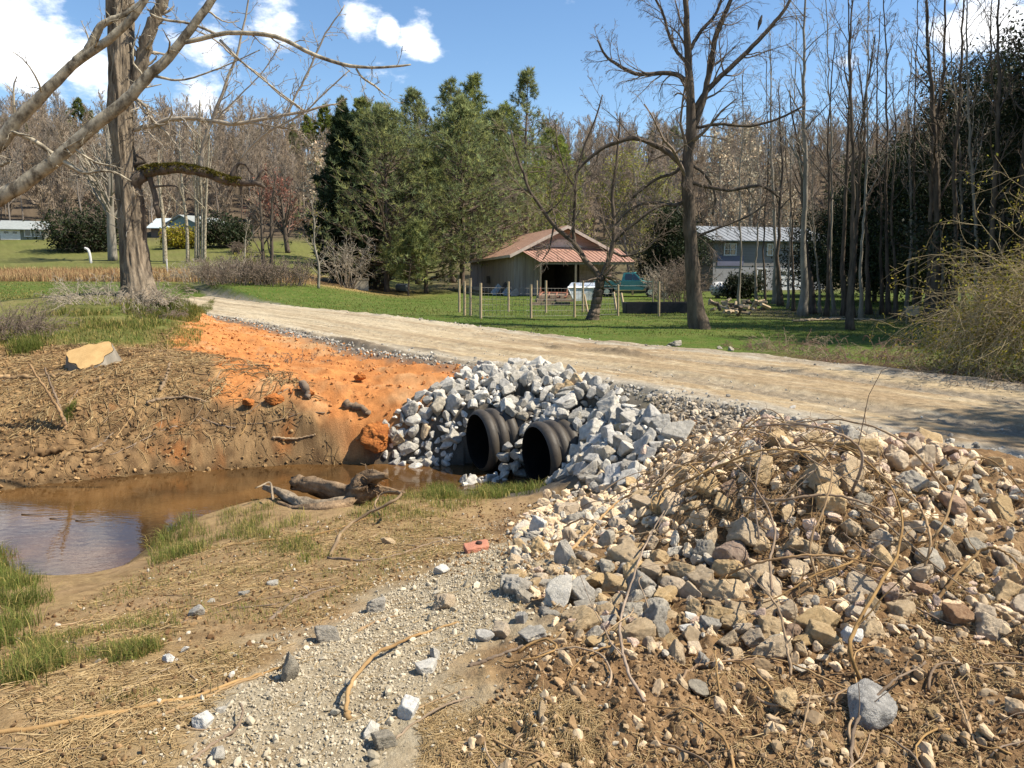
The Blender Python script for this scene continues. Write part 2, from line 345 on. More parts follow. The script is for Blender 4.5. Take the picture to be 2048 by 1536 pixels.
# zones of the ground (outlines traced on the photograph, laid on the ground)
Z_ORANGE = gxy([(405,622),(520,640),(640,668),(760,692),(880,718),(1000,738),(1010,760),(940,790),(900,830),(860,860),(800,900),(745,925),(690,890),(640,830),(560,800),(460,805),(400,770),(440,740),(430,715),(340,700),(360,660)])
Z_ORANGE2 = gxy([(1350,865),(1400,840),(1470,845),(1450,870),(1380,885)])
Z_BARE = gxy([(-300,700),(0,690),(150,690),(300,690),(430,640),(1010,740),(900,830),(760,930),(400,950),(0,990),(-300,1010)])
Z_WET = gxy([(0,860),(150,850),(300,810),(450,790),(640,805),(740,880),(750,932),(400,950),(0,990),(-300,1000),(-300,860)])
Z_GRAVEL = gxy([(350,1560),(430,1430),(545,1335),(655,1262),(770,1190),(880,1135),(1000,1090),(1070,1130),(1070,1190),(990,1260),(870,1360),(800,1450),(730,1560)])
Z_PILE = gxy([(900,1560),(960,1440),(1060,1300),(1150,1290),(1060,1230),(1010,1150),(1010,1040),(1200,980),(1350,870),(1500,825),(1640,820),(1800,860),(2048,930),(2600,1100),(2600,1700),(900,1700)])
Z_RIPRAP = gxy([(745,905),(790,868),(840,810),(900,768),(960,742),(1060,732),(1140,745),(1240,780),(1330,825),(1365,870),(1300,915),(1190,955),(1095,985),(930,985)])
Z_NEARGRASS = gxy([(-200,1090),(0,1090),(60,1140),(120,1180),(110,1230),(60,1290),(-200,1340)])
def zone(P, x, y, w, ns, seed, amp):
    return smooth(w, -w, poly_sd(P, x, y) + (fbm2(x*ns, y*ns, 3, seed) - .5)*amp)
def albedo(x, y, h, slope):
    """base colour of the ground at (x, y), with shade painted on the near road shoulder"""
    r = np.hypot(x, y); n_, t_ = road_nt(x, y)
    n1 = fbm2(x*.35, y*.35, 4, 1)[:, None]; n2 = fbm2(x*2.3, y*2.3, 4, 2)[:, None]; n3 = fbm2(x*11, y*11, 3, 3)[:, None]; n4 = fbm2(x*40, y*40, 2, 4)[:, None]
    C = lambda *c: np.array(c)[None]
    def two(a, b, k): k = np.clip(k, 0, 1); return a*(1-k) + b*k
    # lawns: fresher between road and barn, tired on the left
    green = two(C(.066,.122,.018), C(.135,.152,.042), (n2*.6+n3*.4-.3)*2.2); tired = two(C(.150,.150,.048), C(.26,.215,.095), (n2*.6 + n3*.4 - .33)*3)
    left = smooth(-6, -12, x)[:, None]*smooth(34, 20, y)[:, None]
    lawn = two(green, tired, np.clip(left*.75 + (n1-.5)*.9, 0, 1)*1.0)
    lawn = two(lawn, C(.20,.165,.06), smooth(46, 56, y)[:, None]*smooth(-4, -9, x)[:, None]*(.5 + n2)*.9)
    dry = two(C(.36,.25,.11), C(.20,.115,.06), (n1-.35)*2.2)
    kd = smooth(50, 54, y)*smooth(70, 64, y)*smooth(-7, -12, x)
    lawn = two(lawn, dry, kd[:, None])
    farlawn = two(C(.115,.135,.035), C(.17,.165,.06), n1*1.2); lawn = two(lawn, farlawn, smooth(66, 72, y)[:, None])
    litter = two(C(.140,.108,.076), C(.090,.070,.050), (n1*.4+n2*.6-.3)*2)
    lit = np.maximum(smooth(104, 118, y), 0)
    lit = np.maximum(lit, smooth(58, 74, y)*smooth(-.13, -.08, x/np.maximum(y, 1))*.75)
    # under the trees at right: leaf litter shows through
    rt = smooth(28, 33, y + (n1[:, 0]-.5)*6)*smooth(8, 12, x)*smooth(41, 37, y); lit = np.maximum(lit, rt*.75)
    c = two(lawn, litter, lit[:, None])
    # strip of brambles at right of the road
    br = smooth(-RHW-.1, -RHW-.5, n_)*smooth(-RHW-3.6, -RHW-2.2, n_)*smooth(5, 6.5, x); c = two(c, C(.13,.085,.05), (br*.9)[:, None])
    # worked ground on the near side
    near = smooth(RHW-.3, RHW+.2, n_)*smooth(24, 20, y)*(r < 60)
    dirt = two(C(.36,.245,.135), C(.22,.137,.070), (n2-.3)*2.2); straw = two(C(.40,.29,.145), C(.25,.165,.085), (n3-.3)*2.2)
    nearside = near*(poly_sd(CREEK, x, y) > -50)*smooth(9.6, 8.6, y - .25*np.abs(x))
    c = two(c, two(dirt, straw, (n2*.9 + n3*.6 - .42)*2.2), nearside[:, None])
    bare = zone(Z_BARE, x, y, .35, 1.2, 21, 1.2)[:, None]
    tan = two(C(.47,.315,.15), C(.25,.155,.078), (n2*.6 + n3*.5 - .28)*2.4); c = two(c, tan, bare)
    bk = (smooth(3.2, 2.2, poly_sd(CREEK, x, y))*smooth(RHW+.3, RHW+.7, n_)*smooth(-6, -3, x)*smooth(9.0, 10.2, y))[:, None]; c = two(c, tan, bk)
    wet = zone(Z_WET, x, y, .22, 1.6, 22, 1.0)[:, None]; mud = two(C(.31,.20,.10), C(.155,.095,.048), (n3-.3)*2.4); mud = two(mud, C(.32,.14,.05), (n2-.62)*5)
    c = two(c, mud, wet)
    og = np.maximum(zone(Z_ORANGE, x, y, .16, 1.7, 23, .45), zone(Z_ORANGE2, x, y, .1, 3, 24, .3))[:, None]
    clay = two(C(.66,.29,.100), C(.46,.185,.062), (n2*.55 + n3*.6 - .30)*2.4); clay = two(clay, C(.62,.38,.19), (n1*.4+n2*.6-.50)*4.5); clay = two(clay, C(.30,.16,.07), (n3*.5+n2*.5-.62)*4)
    c = two(c, clay, og)
    pl = zone(Z_PILE, x, y, .12, 2.5, 25, .6)[:, None]; pd = two(C(.33,.215,.115), C(.20,.122,.062), (n3*.7+n2*.4-.30)*2.3); c = two(c, pd, pl)
    gv = zone(Z_GRAVEL, x, y, .22, 2.6, 26, .9)[:, None]; gr = two(C(.48,.42,.305), C(.33,.275,.19), (n3*.5 + n4*.6 - .3)*2); c = two(c, gr, gv*.92)
    rp = zone(Z_RIPRAP, x, y, .15, 2.0, 27, .2)[:, None]; c = two(c, two(C(.16,.14,.115), C(.09,.08,.065), n3), rp)
    # loose grey stone along both shoulders; camera side darkened to paint in its shade
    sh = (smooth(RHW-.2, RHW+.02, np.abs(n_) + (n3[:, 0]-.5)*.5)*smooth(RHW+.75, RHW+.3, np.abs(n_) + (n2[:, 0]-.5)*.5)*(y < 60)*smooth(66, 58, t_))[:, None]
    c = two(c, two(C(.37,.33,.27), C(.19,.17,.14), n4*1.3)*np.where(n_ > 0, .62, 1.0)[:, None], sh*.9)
    # creek bed
    bed = smooth(.05, -.1, poly_sd(CREEK, x, y))[:, None]; c = two(c, two(C(.20,.10,.04), C(.10,.05,.022), n2), bed)
    wl = smooth(.10, .0, np.where(r < 30, h - WATER_Z - .02, 9))[:, None]; c = c*(1 - .45*wl)          # soaked margin
    return np.clip(c*(.80 + .40*n4), 0, 1)
def detail(x, y, r):
    """small relief of the ground: clods, ruts, tufts - finer near the camera"""
    n_, t_ = road_nt(x, y)
    pl = np.maximum(zone(Z_PILE, x, y, .2, 2.5, 25, .6), 0); bare = zone(Z_BARE, x, y, .35, 1.2, 21, 1.2); gv = zone(Z_GRAVEL, x, y, .14, 2.6, 26, .55); og = zone(Z_ORANGE, x, y, .2, 1.7, 23, .45)
    amp = .30 + .75*pl + .8*bare - .10*gv
    amp = amp*smooth(60, 20, r)*(1 - .22*og)
    d = np.zeros_like(x); wr = .7*(1 - og)
    for wl, a, s in ((.9, .06, 31), (.42, .045, 32), (.19, .055, 33), (.085, .042, 34), (.042, .026, 35), (.02, .013, 36)):
        k = np.clip(wl/(r*.0042) - 1.0, 0, 1)
        n = noise2(x/wl + s*7.7, y/wl - s*3.1, s); n = n*(1 - wr) + wr*(1 - np.abs(2*n - 1)) if s in (33, 34) else n
        d += k*a*(n - .5)
    tr = np.sin(x*3.1 + y*9.5 + 3*fbm2(x*.8, y*.8, 2, 41))*.05*og*(fbm2(x*.7, y*.7, 2, 42)*2 - .5)                                      # tracked clay
    wt = zone(Z_WET, x, y, .25, 1.6, 22, 1.0)*(1 - og); d = d*amp*(1 + .9*wt) + tr
    d *= 1 - .9*smooth(RHW+.4, RHW-.1, np.abs(n_))
    d += (fbm2(x*.5, y*.5, 3, 51) - .5)*.12*smooth(14, 22, r)*smooth(70, 40, r)*smooth(RHW+.3, RHW+2, np.abs(n_))
    return d
def H(x, y):
    x = np.atleast_1d(np.asarray(x, float)); y = np.atleast_1d(np.asarray(y, float)); h = hbase(x, y)
    sd = poly_sd(CREEK, x, y)
    return h + detail(x, y, np.hypot(x, y))*np.clip(.25 + np.abs(sd)*2, 0, 1)
def Hs(x, y): return float(H(x, y)[0])

# polar sheet round the camera foot: fine near, coarse far, out to the horizon behind the hills
th = np.concatenate([np.linspace(-180, -46, 46)[:-1], np.linspace(-46, 46, 720), np.linspace(46, 180, 46)[1:-1]])*pi/180
rr = np.concatenate([np.geomspace(.5, 1.9, 14)[:-1], np.geomspace(1.9, 14, 400)[:-1], np.geomspace(14, 70, 210)[:-1], np.geomspace(70, 900, 90)])
TH, RR = np.meshgrid(th, rr); X = (RR*np.sin(TH)).ravel(); Y = (RR*np.cos(TH)).ravel()
Z = H(X, Y)
nr, nc = RR.shape
Zg = Z.reshape(nr, nc)
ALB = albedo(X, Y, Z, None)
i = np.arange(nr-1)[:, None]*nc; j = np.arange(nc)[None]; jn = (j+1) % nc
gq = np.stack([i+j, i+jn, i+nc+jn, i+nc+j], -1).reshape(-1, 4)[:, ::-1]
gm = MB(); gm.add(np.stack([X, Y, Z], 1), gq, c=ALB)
gm.add([[0, 0, Zg[0].mean()]]); gm.c[-1][:] = .2
cidx = gm.n - 1; gm.t.append(np.stack([np.full(nc, cidx), j[0], jn[0]], 1)[:, ::-1]); gm.tm.append(np.zeros(nc, int))
M_GROUND = mat('soil and grass', (1.0, 1.0, 1.0), rough=.95, attr=True, col2=(.72, .70, .66), scale=55, bump=.8, bscale=75, spec=.08, bdist=.02)
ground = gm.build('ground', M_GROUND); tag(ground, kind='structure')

# road: its own sheet with ruts, laid a few mm above the levelled ground
tt = np.concatenate([np.arange(0, 6, .12), np.arange(6, 24, .045), np.arange(24, 40, .12), np.arange(40, 68, .4)])
ww = np.linspace(-1, 1, 121)
ci = np.searchsorted(_cum, tt, side='right') - 1; ci = np.clip(ci, 0, len(_seg)-1); fr = (tt - _cum[ci])/_sl[ci]
RC = ROADC[ci] + _seg[ci]*fr[:, None]; RD = _seg[ci]/_sl[ci][:, None]
ks = np.ones(9)/9; RD = unit(np.stack([np.convolve(np.pad(RD[:, k], 4, mode='edge'), ks, 'valid') for k in (0, 1)], 1)); RN = np.stack([-RD[:, 1], RD[:, 0]], 1)
edge = RHW + .14
TT, WW = np.meshgrid(tt, ww, indexing='ij'); wob = .16*(fbm2(TT*1.1, np.sign(WW)*3 + 5, 4, 61) - .5)*2 + .07*(noise2(TT*7, np.sign(WW)*3, 62) - .5)
NN = WW*(edge + wob*np.abs(WW)**3)
rx = RC[:, None, 0] + RN[:, None, 0]*NN; ry = RC[:, None, 1] + RN[:, None, 1]*NN
a1 = np.abs(np.abs(NN - .05) - .95)                         # two wheel tracks
stk = fbm2(TT*.16, NN*5.5, 4, 72); lump = np.zeros_like(TT)
for (lu, lv, l1, l2, la) in ((1240, 706, .75, .22, .13), (1110, 697, .30, .10, .06), (930, 691, .25, .10, .05), (720, 690, 1.3, .16, .07), (850, 702, 1.0, .12, .06)):
    lp = px_at_z(lu, lv, .02); lt = float(road_nt(np.array([lp[0]]), np.array([lp[1]]))[1][0]); ln = float(road_nt(np.array([lp[0]]), np.array([lp[1]]))[0][0]); lump = np.maximum(lump, la*np.exp(-((TT-lt)/l1)**2 - ((NN-ln)/l2)**2))
track = smooth(.42, .12, a1 + .10*(fbm2(TT*.5, NN*.6, 2, 63) - .5))
lug = smooth(-.2, .5, np.sin(TT*2*pi/.21 + np.sign(NN)*np.abs(NN)*9))*(.4 + 1.2*fbm2(TT*.8, NN*.7, 2, 71))
rzv = road_z(TT) + .012 + lump*(.7 + .6*noise2(TT*14, NN*14, 73)) + .05*(stk - .5) - .040*track + .018*track*lug*smooth(28, 16, TT) + .022*(fbm2(TT*1.5, NN*5, 4, 64) - .5) + .018*(fbm2(TT*9, NN*11, 2, 65) - .5) + .05*smooth(.72, .9, np.abs(WW))*(noise2(TT*2.2, np.sign(WW)*7, 66)) - .10*smooth(.93, 1, np.abs(WW)) - .02*(np.abs(WW) > .99)
f1 = fbm2(TT*.35, NN*1.3, 4, 67)[..., None]; f2 = fbm2(TT*2.5, NN*7, 4, 68)[..., None]; f3 = fbm2(TT*18, NN*20, 2, 69)[..., None]
sand = np.array([.43, .34, .215]); brn = np.array([.29, .205, .12]); gry = np.array([.32, .295, .245]); pale = np.array([.56, .48, .345])
rc = sand*(1-np.clip((f1-.38)*2.4, 0, 1)) + brn*np.clip((f1-.38)*2.4, 0, 1)
k = np.clip((f2-.5)*2.5, 0, 1); rc = rc*(1-k) + pale*k
k = (track*(.45 + .8*f1[..., 0])*smooth(30, 16, TT))[..., None]; rc = rc*(1-k) + (gry*.50 + brn*.28)*k
k = (smooth(.66, .86, np.abs(WW) + (f2[..., 0]-.5)*.3)*.8)[..., None]; rc = rc*(1-k) + (gry*1.25)*k
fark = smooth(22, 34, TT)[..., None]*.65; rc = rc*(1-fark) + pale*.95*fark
kk_ = np.clip((stk[..., None] - .47)*5, 0, 1)*.5; rc = rc*(1-kk_) + (brn*.85)*kk_
kk_ = np.clip(lump[..., None]*14, 0, .85); rc = rc*(1-kk_) + np.array([.20, .155, .105])*kk_
rc = rc*(.62 + .70*f3)
nr2, nc2 = TT.shape; i = np.arange(nr2-1)[:, None]*nc2; j = np.arange(nc2-1)[None]
rq = np.stack([i+j, i+j+1, i+nc2+j+1, i+nc2+j], -1).reshape(-1, 4)[:, ::-1]
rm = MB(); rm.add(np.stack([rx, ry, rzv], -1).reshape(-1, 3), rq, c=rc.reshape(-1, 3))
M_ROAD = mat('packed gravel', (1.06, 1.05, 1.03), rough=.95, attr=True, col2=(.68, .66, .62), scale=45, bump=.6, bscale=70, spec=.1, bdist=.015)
road = rm.build('road', M_ROAD); tag(road, kind='structure')

# water of the creek
wv = np.array(CREEK); cen = wv.mean(0)
xs = np.linspace(-14, .8, 120); ys = np.linspace(6.8, 12, 60); GX, GY = np.meshgrid(xs, ys)
wm = MB(); i = np.arange(59)[:, None]*120; j = np.arange(119)[None]; wq = np.stack([i+j, i+j+1, i+121, i+120], -1) if False else np.stack([i+j, i+j+1, i+120+j+1, i+120+j], -1).reshape(-1, 4)
sdw = poly_sd(CREEK, GX.ravel(), GY.ravel()); keep = (sdw[wq] < .45).any(1)
wm.add(np.stack([GX.ravel(), GY.ravel(), np.full(GX.size, WATER_Z)], 1), wq[keep])
M_WATER = bpy.data.materials.new('muddy water'); M_WATER.use_nodes = True; t = M_WATER.node_tree; b = t.nodes['Principled BSDF']
co = t.nodes.new('ShaderNodeTexCoord'); n = t.nodes.new('ShaderNodeTexNoise'); n.inputs['Scale'].default_value = .9; n.inputs['Detail'].default_value = 5; t.links.new(co.outputs['Object'], n.inputs['Vector'])
mx = t.nodes.new('ShaderNodeMixRGB'); mx.inputs['Color1'].default_value = (.045, .024, .009, 1); mx.inputs['Color2'].default_value = (.135, .068, .022, 1)
mr = t.nodes.new('ShaderNodeMapRange'); mr.inputs['From Min'].default_value = .35; mr.inputs['From Max'].default_value = .65; t.links.new(n.outputs['Fac'], mr.inputs['Value']); t.links.new(mr.outputs['Result'], mx.inputs['Fac'])
t.links.new(mx.outputs['Color'], b.inputs['Base Color']); b.inputs['Roughness'].default_value = .02; b.inputs['IOR'].default_value = 1.33; b.inputs['Specular IOR Level'].default_value = .9
n2 = t.nodes.new('ShaderNodeTexNoise'); n2.inputs['Scale'].default_value = 7; n2.inputs['Detail'].default_value = 3
mp = t.nodes.new('ShaderNodeMapping'); mp.inputs['Scale'].default_value = (1, 2.2, 1); t.links.new(co.outputs['Object'], mp.inputs['Vector']); t.links.new(mp.outputs['Vector'], n2.inputs['Vector'])
bp = t.nodes.new('ShaderNodeBump'); bp.inputs['Strength'].default_value = .06; bp.inputs['Distance'].default_value = .03; t.links.new(n2.outputs['Fac'], bp.inputs['Height']); t.links.new(bp.outputs['Normal'], b.inputs['Normal'])
water = wm.build('water', M_WATER); tag(water, kind='structure')
# ------------------------------------------------------------------ trees
def bark(name, c, c2, scale=5, bump=.8, **k):
    return mat(name, c, rough=.95, col2=c2, scale=scale, stretch=(1, 1, .22), bump=bump, bscale=14, bdist=.04, spec=.1, **k)
M_OAK = bark('furrowed bark', (.33, .265, .19), (.075, .060, .045), scale=8, bump=1.0)
M_DARKBARK = bark('dark bark', (.16, .125, .095), (.06, .048, .038), scale=6)
M_PALEBARK = mat('mottled pale bark', (.43, .375, .275), rough=.9, col2=(.11, .09, .065), scale=11, stretch=(1, 1, .6), bump=.5, bscale=16, spec=.12, ramp=(.36, .58))
M_GREYBARK = bark('grey bark', (.33, .295, .24), (.17, .15, .12), scale=4, bump=.5)
M_PINEBARK = bark('pine bark', (.20, .15, .115), (.09, .068, .052))
M_TWIG = mat('twigs', (.20, .155, .12), rough=.9, var=.25, spec=.1)
M_TWIGPALE = mat('pale twigs', (.34, .29, .225), rough=.9, var=.25, spec=.1)
M_TWIGHILL = mat('reddish twigs', (.35, .28, .21), rough=.95, var=.2, spec=.05, objvar=.30)
M_TWIGRED = mat('budding twigs', (.30, .165, .125), rough=.95, var=.2, spec=.05)
M_MOSS = mat('moss', (.17, .15, .03), rough=1, col2=(.07, .065, .018), scale=20, bump=1, bscale=60, bdist=.03)
def leafmat(name, c, tr=.3, objvar=0.0): return mat(name, tuple(x*1.9 for x in c), rough=.6, attr=True, var=.12, scale=1.5, spec=.15, transl=tr, detail=2, objvar=objvar)
M_NEEDLE = leafmat('pine needles', (.235, .275, .098), .55, .14)
M_SPRUCE = leafmat('dark needles', (.030, .050, .024), .15)
M_DARKLEAF = leafmat('dark evergreen leaves', (.030, .042, .018), .2, .15)
M_BUDLEAF = leafmat('spring leaves', (.25, .255, .065), .5)
M_BLOSSOM = leafmat('pale blossom', (.50, .43, .31), .3)
M_BUDRED = leafmat('red buds', (.26, .12, .085), .3)

def child_batch(rng, P, R, per, t0, t1, Lf, Rf, ang, trop, S, wander, Lmin=0.0, tpow=1.0):
    """children of the branches P (N,S,3), R (N,S): per each, leaving between t0 and t1 of the parent"""
    N, S0, _ = P.shape
    n = N*per; pi_ = np.repeat(np.arange(N), per)
    t = t0 + (t1-t0)*((np.tile(np.arange(per), N) + rng.random(n))/per)**tpow
    x = t*(S0-1); i = np.minimum(x.astype(int), S0-2); f = (x-i)[:, None]
    base = P[pi_, i]*(1-f) + P[pi_, i+1]*f; tan = unit(P[pi_, i+1]-P[pi_, i]); rl = R[pi_, i]*(1-f[:, 0]) + R[pi_, i+1]*f[:, 0]
    plen = np.linalg.norm(P[:, 1:]-P[:, :-1], axis=2).sum(1)[pi_]
    L = np.maximum(plen*(Lf[0] + (Lf[1]-Lf[0])*rng.random(n))*(1.15 - .65*t), Lmin)
    rad = np.minimum(rl*Rf, rl*.9)
    side = unit(np.cross(tan, rng.normal(size=(n, 3)))); a = ang[0] + (ang[1]-ang[0])*rng.random(n)
    d = tan*np.cos(a)[:, None] + side*np.sin(a)[:, None]
    return grow(rng, base, d, L, rad, S, wander, trop)
def grow(rng, base, d, L, rad, S, wander, trop, taper=.25):
    n = len(base); P = np.empty((n, S, 3)); P[:, 0] = base; d = unit(d); tr = np.asarray(trop, float)
    for s in range(1, S):
        d = unit(d + rng.normal(size=(n, 3))*wander + tr[None]*(1.0/(S-1)))
        P[:, s] = P[:, s-1] + d*(L/(S-1))[:, None]
    R = rad[:, None]*np.linspace(1, taper, S)[None]
    return P, R
def add_batch(mb, PR, k, m=0, rmin=0.0):
    P, R = PR; v, q = tubes(P, np.maximum(R, rmin), k); mb.add(v, q, m=m)
def px_path(pts, Y, n=24, scale=1.0):
    """pixel polyline (u, v, width_px[, extra depth]) at depth Y -> world path and radii"""
    Q = []
    for p in pts:
        d = Y + (p[3] if len(p) > 3 else 0); w = at(p[0], p[1], d); Q.append([*w, .5*p[2]*d/FPX*scale])
    Q = spline(np.array(Q), n); return Q[:, :3], np.maximum(Q[:, 3], .002)
def gnarl(rng, P, R, a):
    n = len(P); e = rng.normal(size=(n, 3))*R[:, None]*a; e[0] *= .2; return P + e, R
def limbs_to_batch(limbs, S):
    """resample unequal limbs to S nodes"""
    return np.stack([spline(np.c_[P, R], S)[:, :3] for P, R in limbs]), np.stack([np.maximum(spline(np.c_[P, R], S)[:, 3], .002) for P, R in limbs])
def flare(P, R, h, a):
    z = P[:, 2] - P[0, 2]; return P, R*(1 + a*np.exp(-z/h))
def needles(mb, rng, C, D, k, length, width, spread, bright=(.6, 1.35), clump=None):
    """k blade triangles at each centre C, leaning along D"""
    n = len(C); d = unit(np.repeat(unit(D), k, 0) + rng.normal(size=(n*k, 3))*spread); c = np.repeat(C, k, 0)
    s = unit(np.cross(d, rng.normal(size=(n*k, 3)))); L = length*(.6 + .8*rng.random((n*k, 1))); w = width*(.6 + .8*rng.random((n*k, 1)))
    v = np.stack([c - s*w/2, c + s*w/2, c + d*L], 1).reshape(-1, 3)
    b = (np.repeat(rng.uniform(*bright, n), k)*rng.uniform(.75, 1.25, n*k) if clump is None else np.repeat(clump, k)*rng.uniform(.75, 1.25, n*k))*.5
    y = np.repeat(rng.uniform(-.12, .25, n), k)
    col = np.stack([b*(1+y), b*(1+.4*y), b*(1-y*.5)], 1)
    mb.add(v, t=np.arange(n*k*3).reshape(-1, 3), c=np.repeat(col, 3, 0))
def leaves(mb, rng, C, size, spread, k, bright=(.6, 1.4), droop=-.2):
    n = len(C); c = np.repeat(C, k, 0) + rng.normal(size=(n*k, 3))*spread; d = unit(rng.normal(size=(n*k, 3)) + [0, 0, droop]); s = unit(np.cross(d, rng.normal(size=(n*k, 3))))
    L = size*(.6 + .8*rng.random((n*k, 1))); w = L*.5
    v = np.stack([c, c + d*L*.5 - s*w*.5, c + d*L, c + d*L*.5 + s*w*.5], 1).reshape(-1, 3)
    b = np.repeat(rng.uniform(*bright, n), k)*rng.uniform(.75, 1.25, n*k)*.5; y = rng.uniform(-.1, .2, n*k)
    col = np.stack([b*(1+y), b, b*(1-y*.5)], 1)
    mb.add(v, np.arange(n*k*4).reshape(-1, 4), c=np.repeat(col, 4, 0))

def finish_tree(name, label, cat, loc, trunk, crown, mt, mc, group=None, crown_name='crown', extra=None):
    o = thing(name, label, cat, loc, group); off = -np.asarray(loc, float)
    for mb in (trunk, crown): mb.v = [v + off for v in mb.v]
    trunk.build('trunk', mt, o)
    if crown.n: crown.build(crown_name, mc, o)
    return o

# --- big furrowed tree at left, with its mossy dead limb
rng = rs(101); tr = MB(); cr = MB(); g0 = gpos(279, 596); YB = g0[1]
trunkp = [(281,606,76),(278,585,70),(270,540,63),(265,500,61),(260,430,60),(257,390,58),(250,340,52),(246,290,50),(243,230,54),(244,170,56),(243,100,52),(241,30,50),(238,-60,46),(232,-170,40)]
P, R = px_path(trunkp, YB, 300); R = R*.83; P, R = flare(P, R, .40, .26); R *= 1 + .10*(fbm2(np.arange(300)/22, np.zeros(300), 3, 5) - .5)
K = 88; V, q_ = tubes(P[None], R[None], K); C0 = np.repeat(P, K, 0); d_ = unit(V - C0); ang = np.tile(np.arange(K)*2*pi/K, 300); zz_ = np.repeat(P[:, 2], K)
cx, cy = np.cos(ang), np.sin(ang); q3 = np.stack([cx*2.2, cy*2.2, zz_*.35 + 9], 1); fur = noise3(np.stack([cx*6.5, cy*6.5, zz_*1.3], 1) + .8*noise3(q3*2, 3)[:, None], 4); fur2 = noise3(np.stack([cx*13, cy*13, zz_*3.2], 1), 6)
V = V + d_*((noise3(q3, 2) - .5)*.16 + (np.abs(2*fur - 1) - .5)*.085 + (fur2 - .5)*.035)[:, None]; tr.add(V, q_); R = R*.95
# root toes
for a in np.linspace(0, 2*pi, 8)[:-1]:
    d = np.array([cos(a), sin(a), 0]); tr.tube([P[0] + d*.25 + [0, 0, .38], P[0] + d*.5 + [0, 0, .14], P[0] + d*.72 + [0, 0, -.06]], [.15, .12, .07], 7)
limbsA = [[(262,185,26),(278,150,24),(288,105,24),(305,50,22),(322,10,20),(340,-40,18)],
          [(250,60,26),(238,-20,22),(200,-120,18)], [(285,100,9),(284,140,8),(280,165,9)]]
mossl = [(262,380,30),(282,352,27),(305,341,22),(340,337,19),(380,341,18),(420,349,18),(455,361,18),(475,366,15),(505,366,12),(518,368,10),(530,375,5)]
lb = [px_path(l, YB, 22) for l in limbsA]
for P, R in lb: tr.tube(*gnarl(rng, P, R, .10), 10)
Pm, Rm = px_path(mossl, YB, 34); Pm, Rm = gnarl(rng, Pm, Rm, .16)
mossbits = [[(462,362,13),(468,340,9),(478,328,6),(492,330,5),(505,350,4)], [(512,367,7),(520,350,6),(527,338,4)], [(475,366,6),(482,378,4),(481,390,2)],
            [(299,352,11),(303,370,10),(309,395,11),(314,418,12),(318,436,9)], [(303,375,5),(320,372,4),(350,372,3),(357,380,2)], [(262,330,10),(290,322,6),(272,310,5)]]
pale = [[(405,338,8),(402,312,8),(415,270,7),(432,220,7),(447,180,6),(470,120,5),(485,60,4),(497,0,3),(505,-40,2)],
        [(480,320,4),(500,295,4),(540,262,4),(590,235,4),(620,215,3),(655,180,3),(700,140,2)],
        [(219,246,5),(245,258,8),(275,258,9),(310,247,9),(345,236,9),(385,237,8),(430,243,8),(470,249,8),(510,241,7),(560,231,6),(610,222,5),(650,211,4),(672,208,2)],
        [(575,230,5),(590,195,4),(618,140,4),(650,70,3),(690,10,2)],[(268,195,7),(300,235,5),(330,262,4),(360,300,3)],[(265,190,5),(292,215,6),(300,238,5)],
        [(500,245,4),(560,255,3),(600,262,2)],[(430,243,3),(455,215,3),(520,150,2),(560,90,2)],[(610,222,4),(560,190,3),(520,150,3),(470,115,3),(430,80,3),(390,60,2)]]
pl_ = [px_path(l, YB, 26) for l in pale]
for P, R in pl_: cr.tube(*gnarl(rng, P, R, .25), 7)
B = limbs_to_batch(pl_ + lb[:2], 24)
c1 = child_batch(rng, *B, 15, .12, .98, (.10, .28), .45, (.5, 1.2), (0, 0, .25), 7, .20, Lmin=.5); add_batch(cr, c1, 4, rmin=.006)
c2 = child_batch(rng, *c1, 4, .2, 1, (.25, .6), .6, (.4, 1.0), (0, 0, .1), 5, .25); add_batch(cr, c2, 3, rmin=.0045)
c3 = child_batch(rng, *c2, 2, .3, 1, (.3, .6), .7, (.4, .9), (0, 0, .0), 3, .3); add_batch(cr, c3, 3, rmin=.0038)
# fine suckers along the trunk
Pt, Rt = px_path(trunkp[2:11], YB, 24)
c4 = child_batch(rng, Pt[None], Rt[None], 90, .15, 1, (.05, .14), .06, (.9, 1.5), (0, 0, .3), 6, .3); add_batch(cr, c4, 3, rmin=.005)
bigtree = thing('big_tree', 'big old tree with thick furrowed trunk and a mossy broken limb', 'tree', g0)
for mb in (tr, cr): mb.v = [v - g0 for v in mb.v]
tr.build('trunk', M_OAK, bigtree); cr.build('crown', M_TWIGPALE, bigtree)
lm = MB(); lm.tube(Pm - g0, Rm, 10)
for l in mossbits:
    P, R = px_path(l, YB, 10); P, R = gnarl(rng, P, R, .2); lm.tube(P - g0, R, 7)
limb = lm.build('mossy_limb', M_DARKBARK, bigtree); limb['label'] = 'broken dead limb with moss along its top'
mm = MB(); k = slice(3, 24); n_m = 1500; ii = rng.integers(3, 24, n_m); f = rng.random((n_m, 1)); C_ = (Pm[ii]*(1-f) + Pm[ii+1]*f) - g0; a = rng.normal(0, .75, n_m)
C_ = C_ + np.stack([np.zeros(n_m), np.sin(a), np.cos(a)], 1)*Rm[ii][:, None]*.97
needles(mm, rng, C_, np.stack([rng.normal(0, .5, n_m), np.sin(a), np.cos(a)], 1), 5, .055, .03, .6, (.5, 1.5)); mm.build('moss', leafmat('moss tufts', (.13, .115, .022), .2), limb)

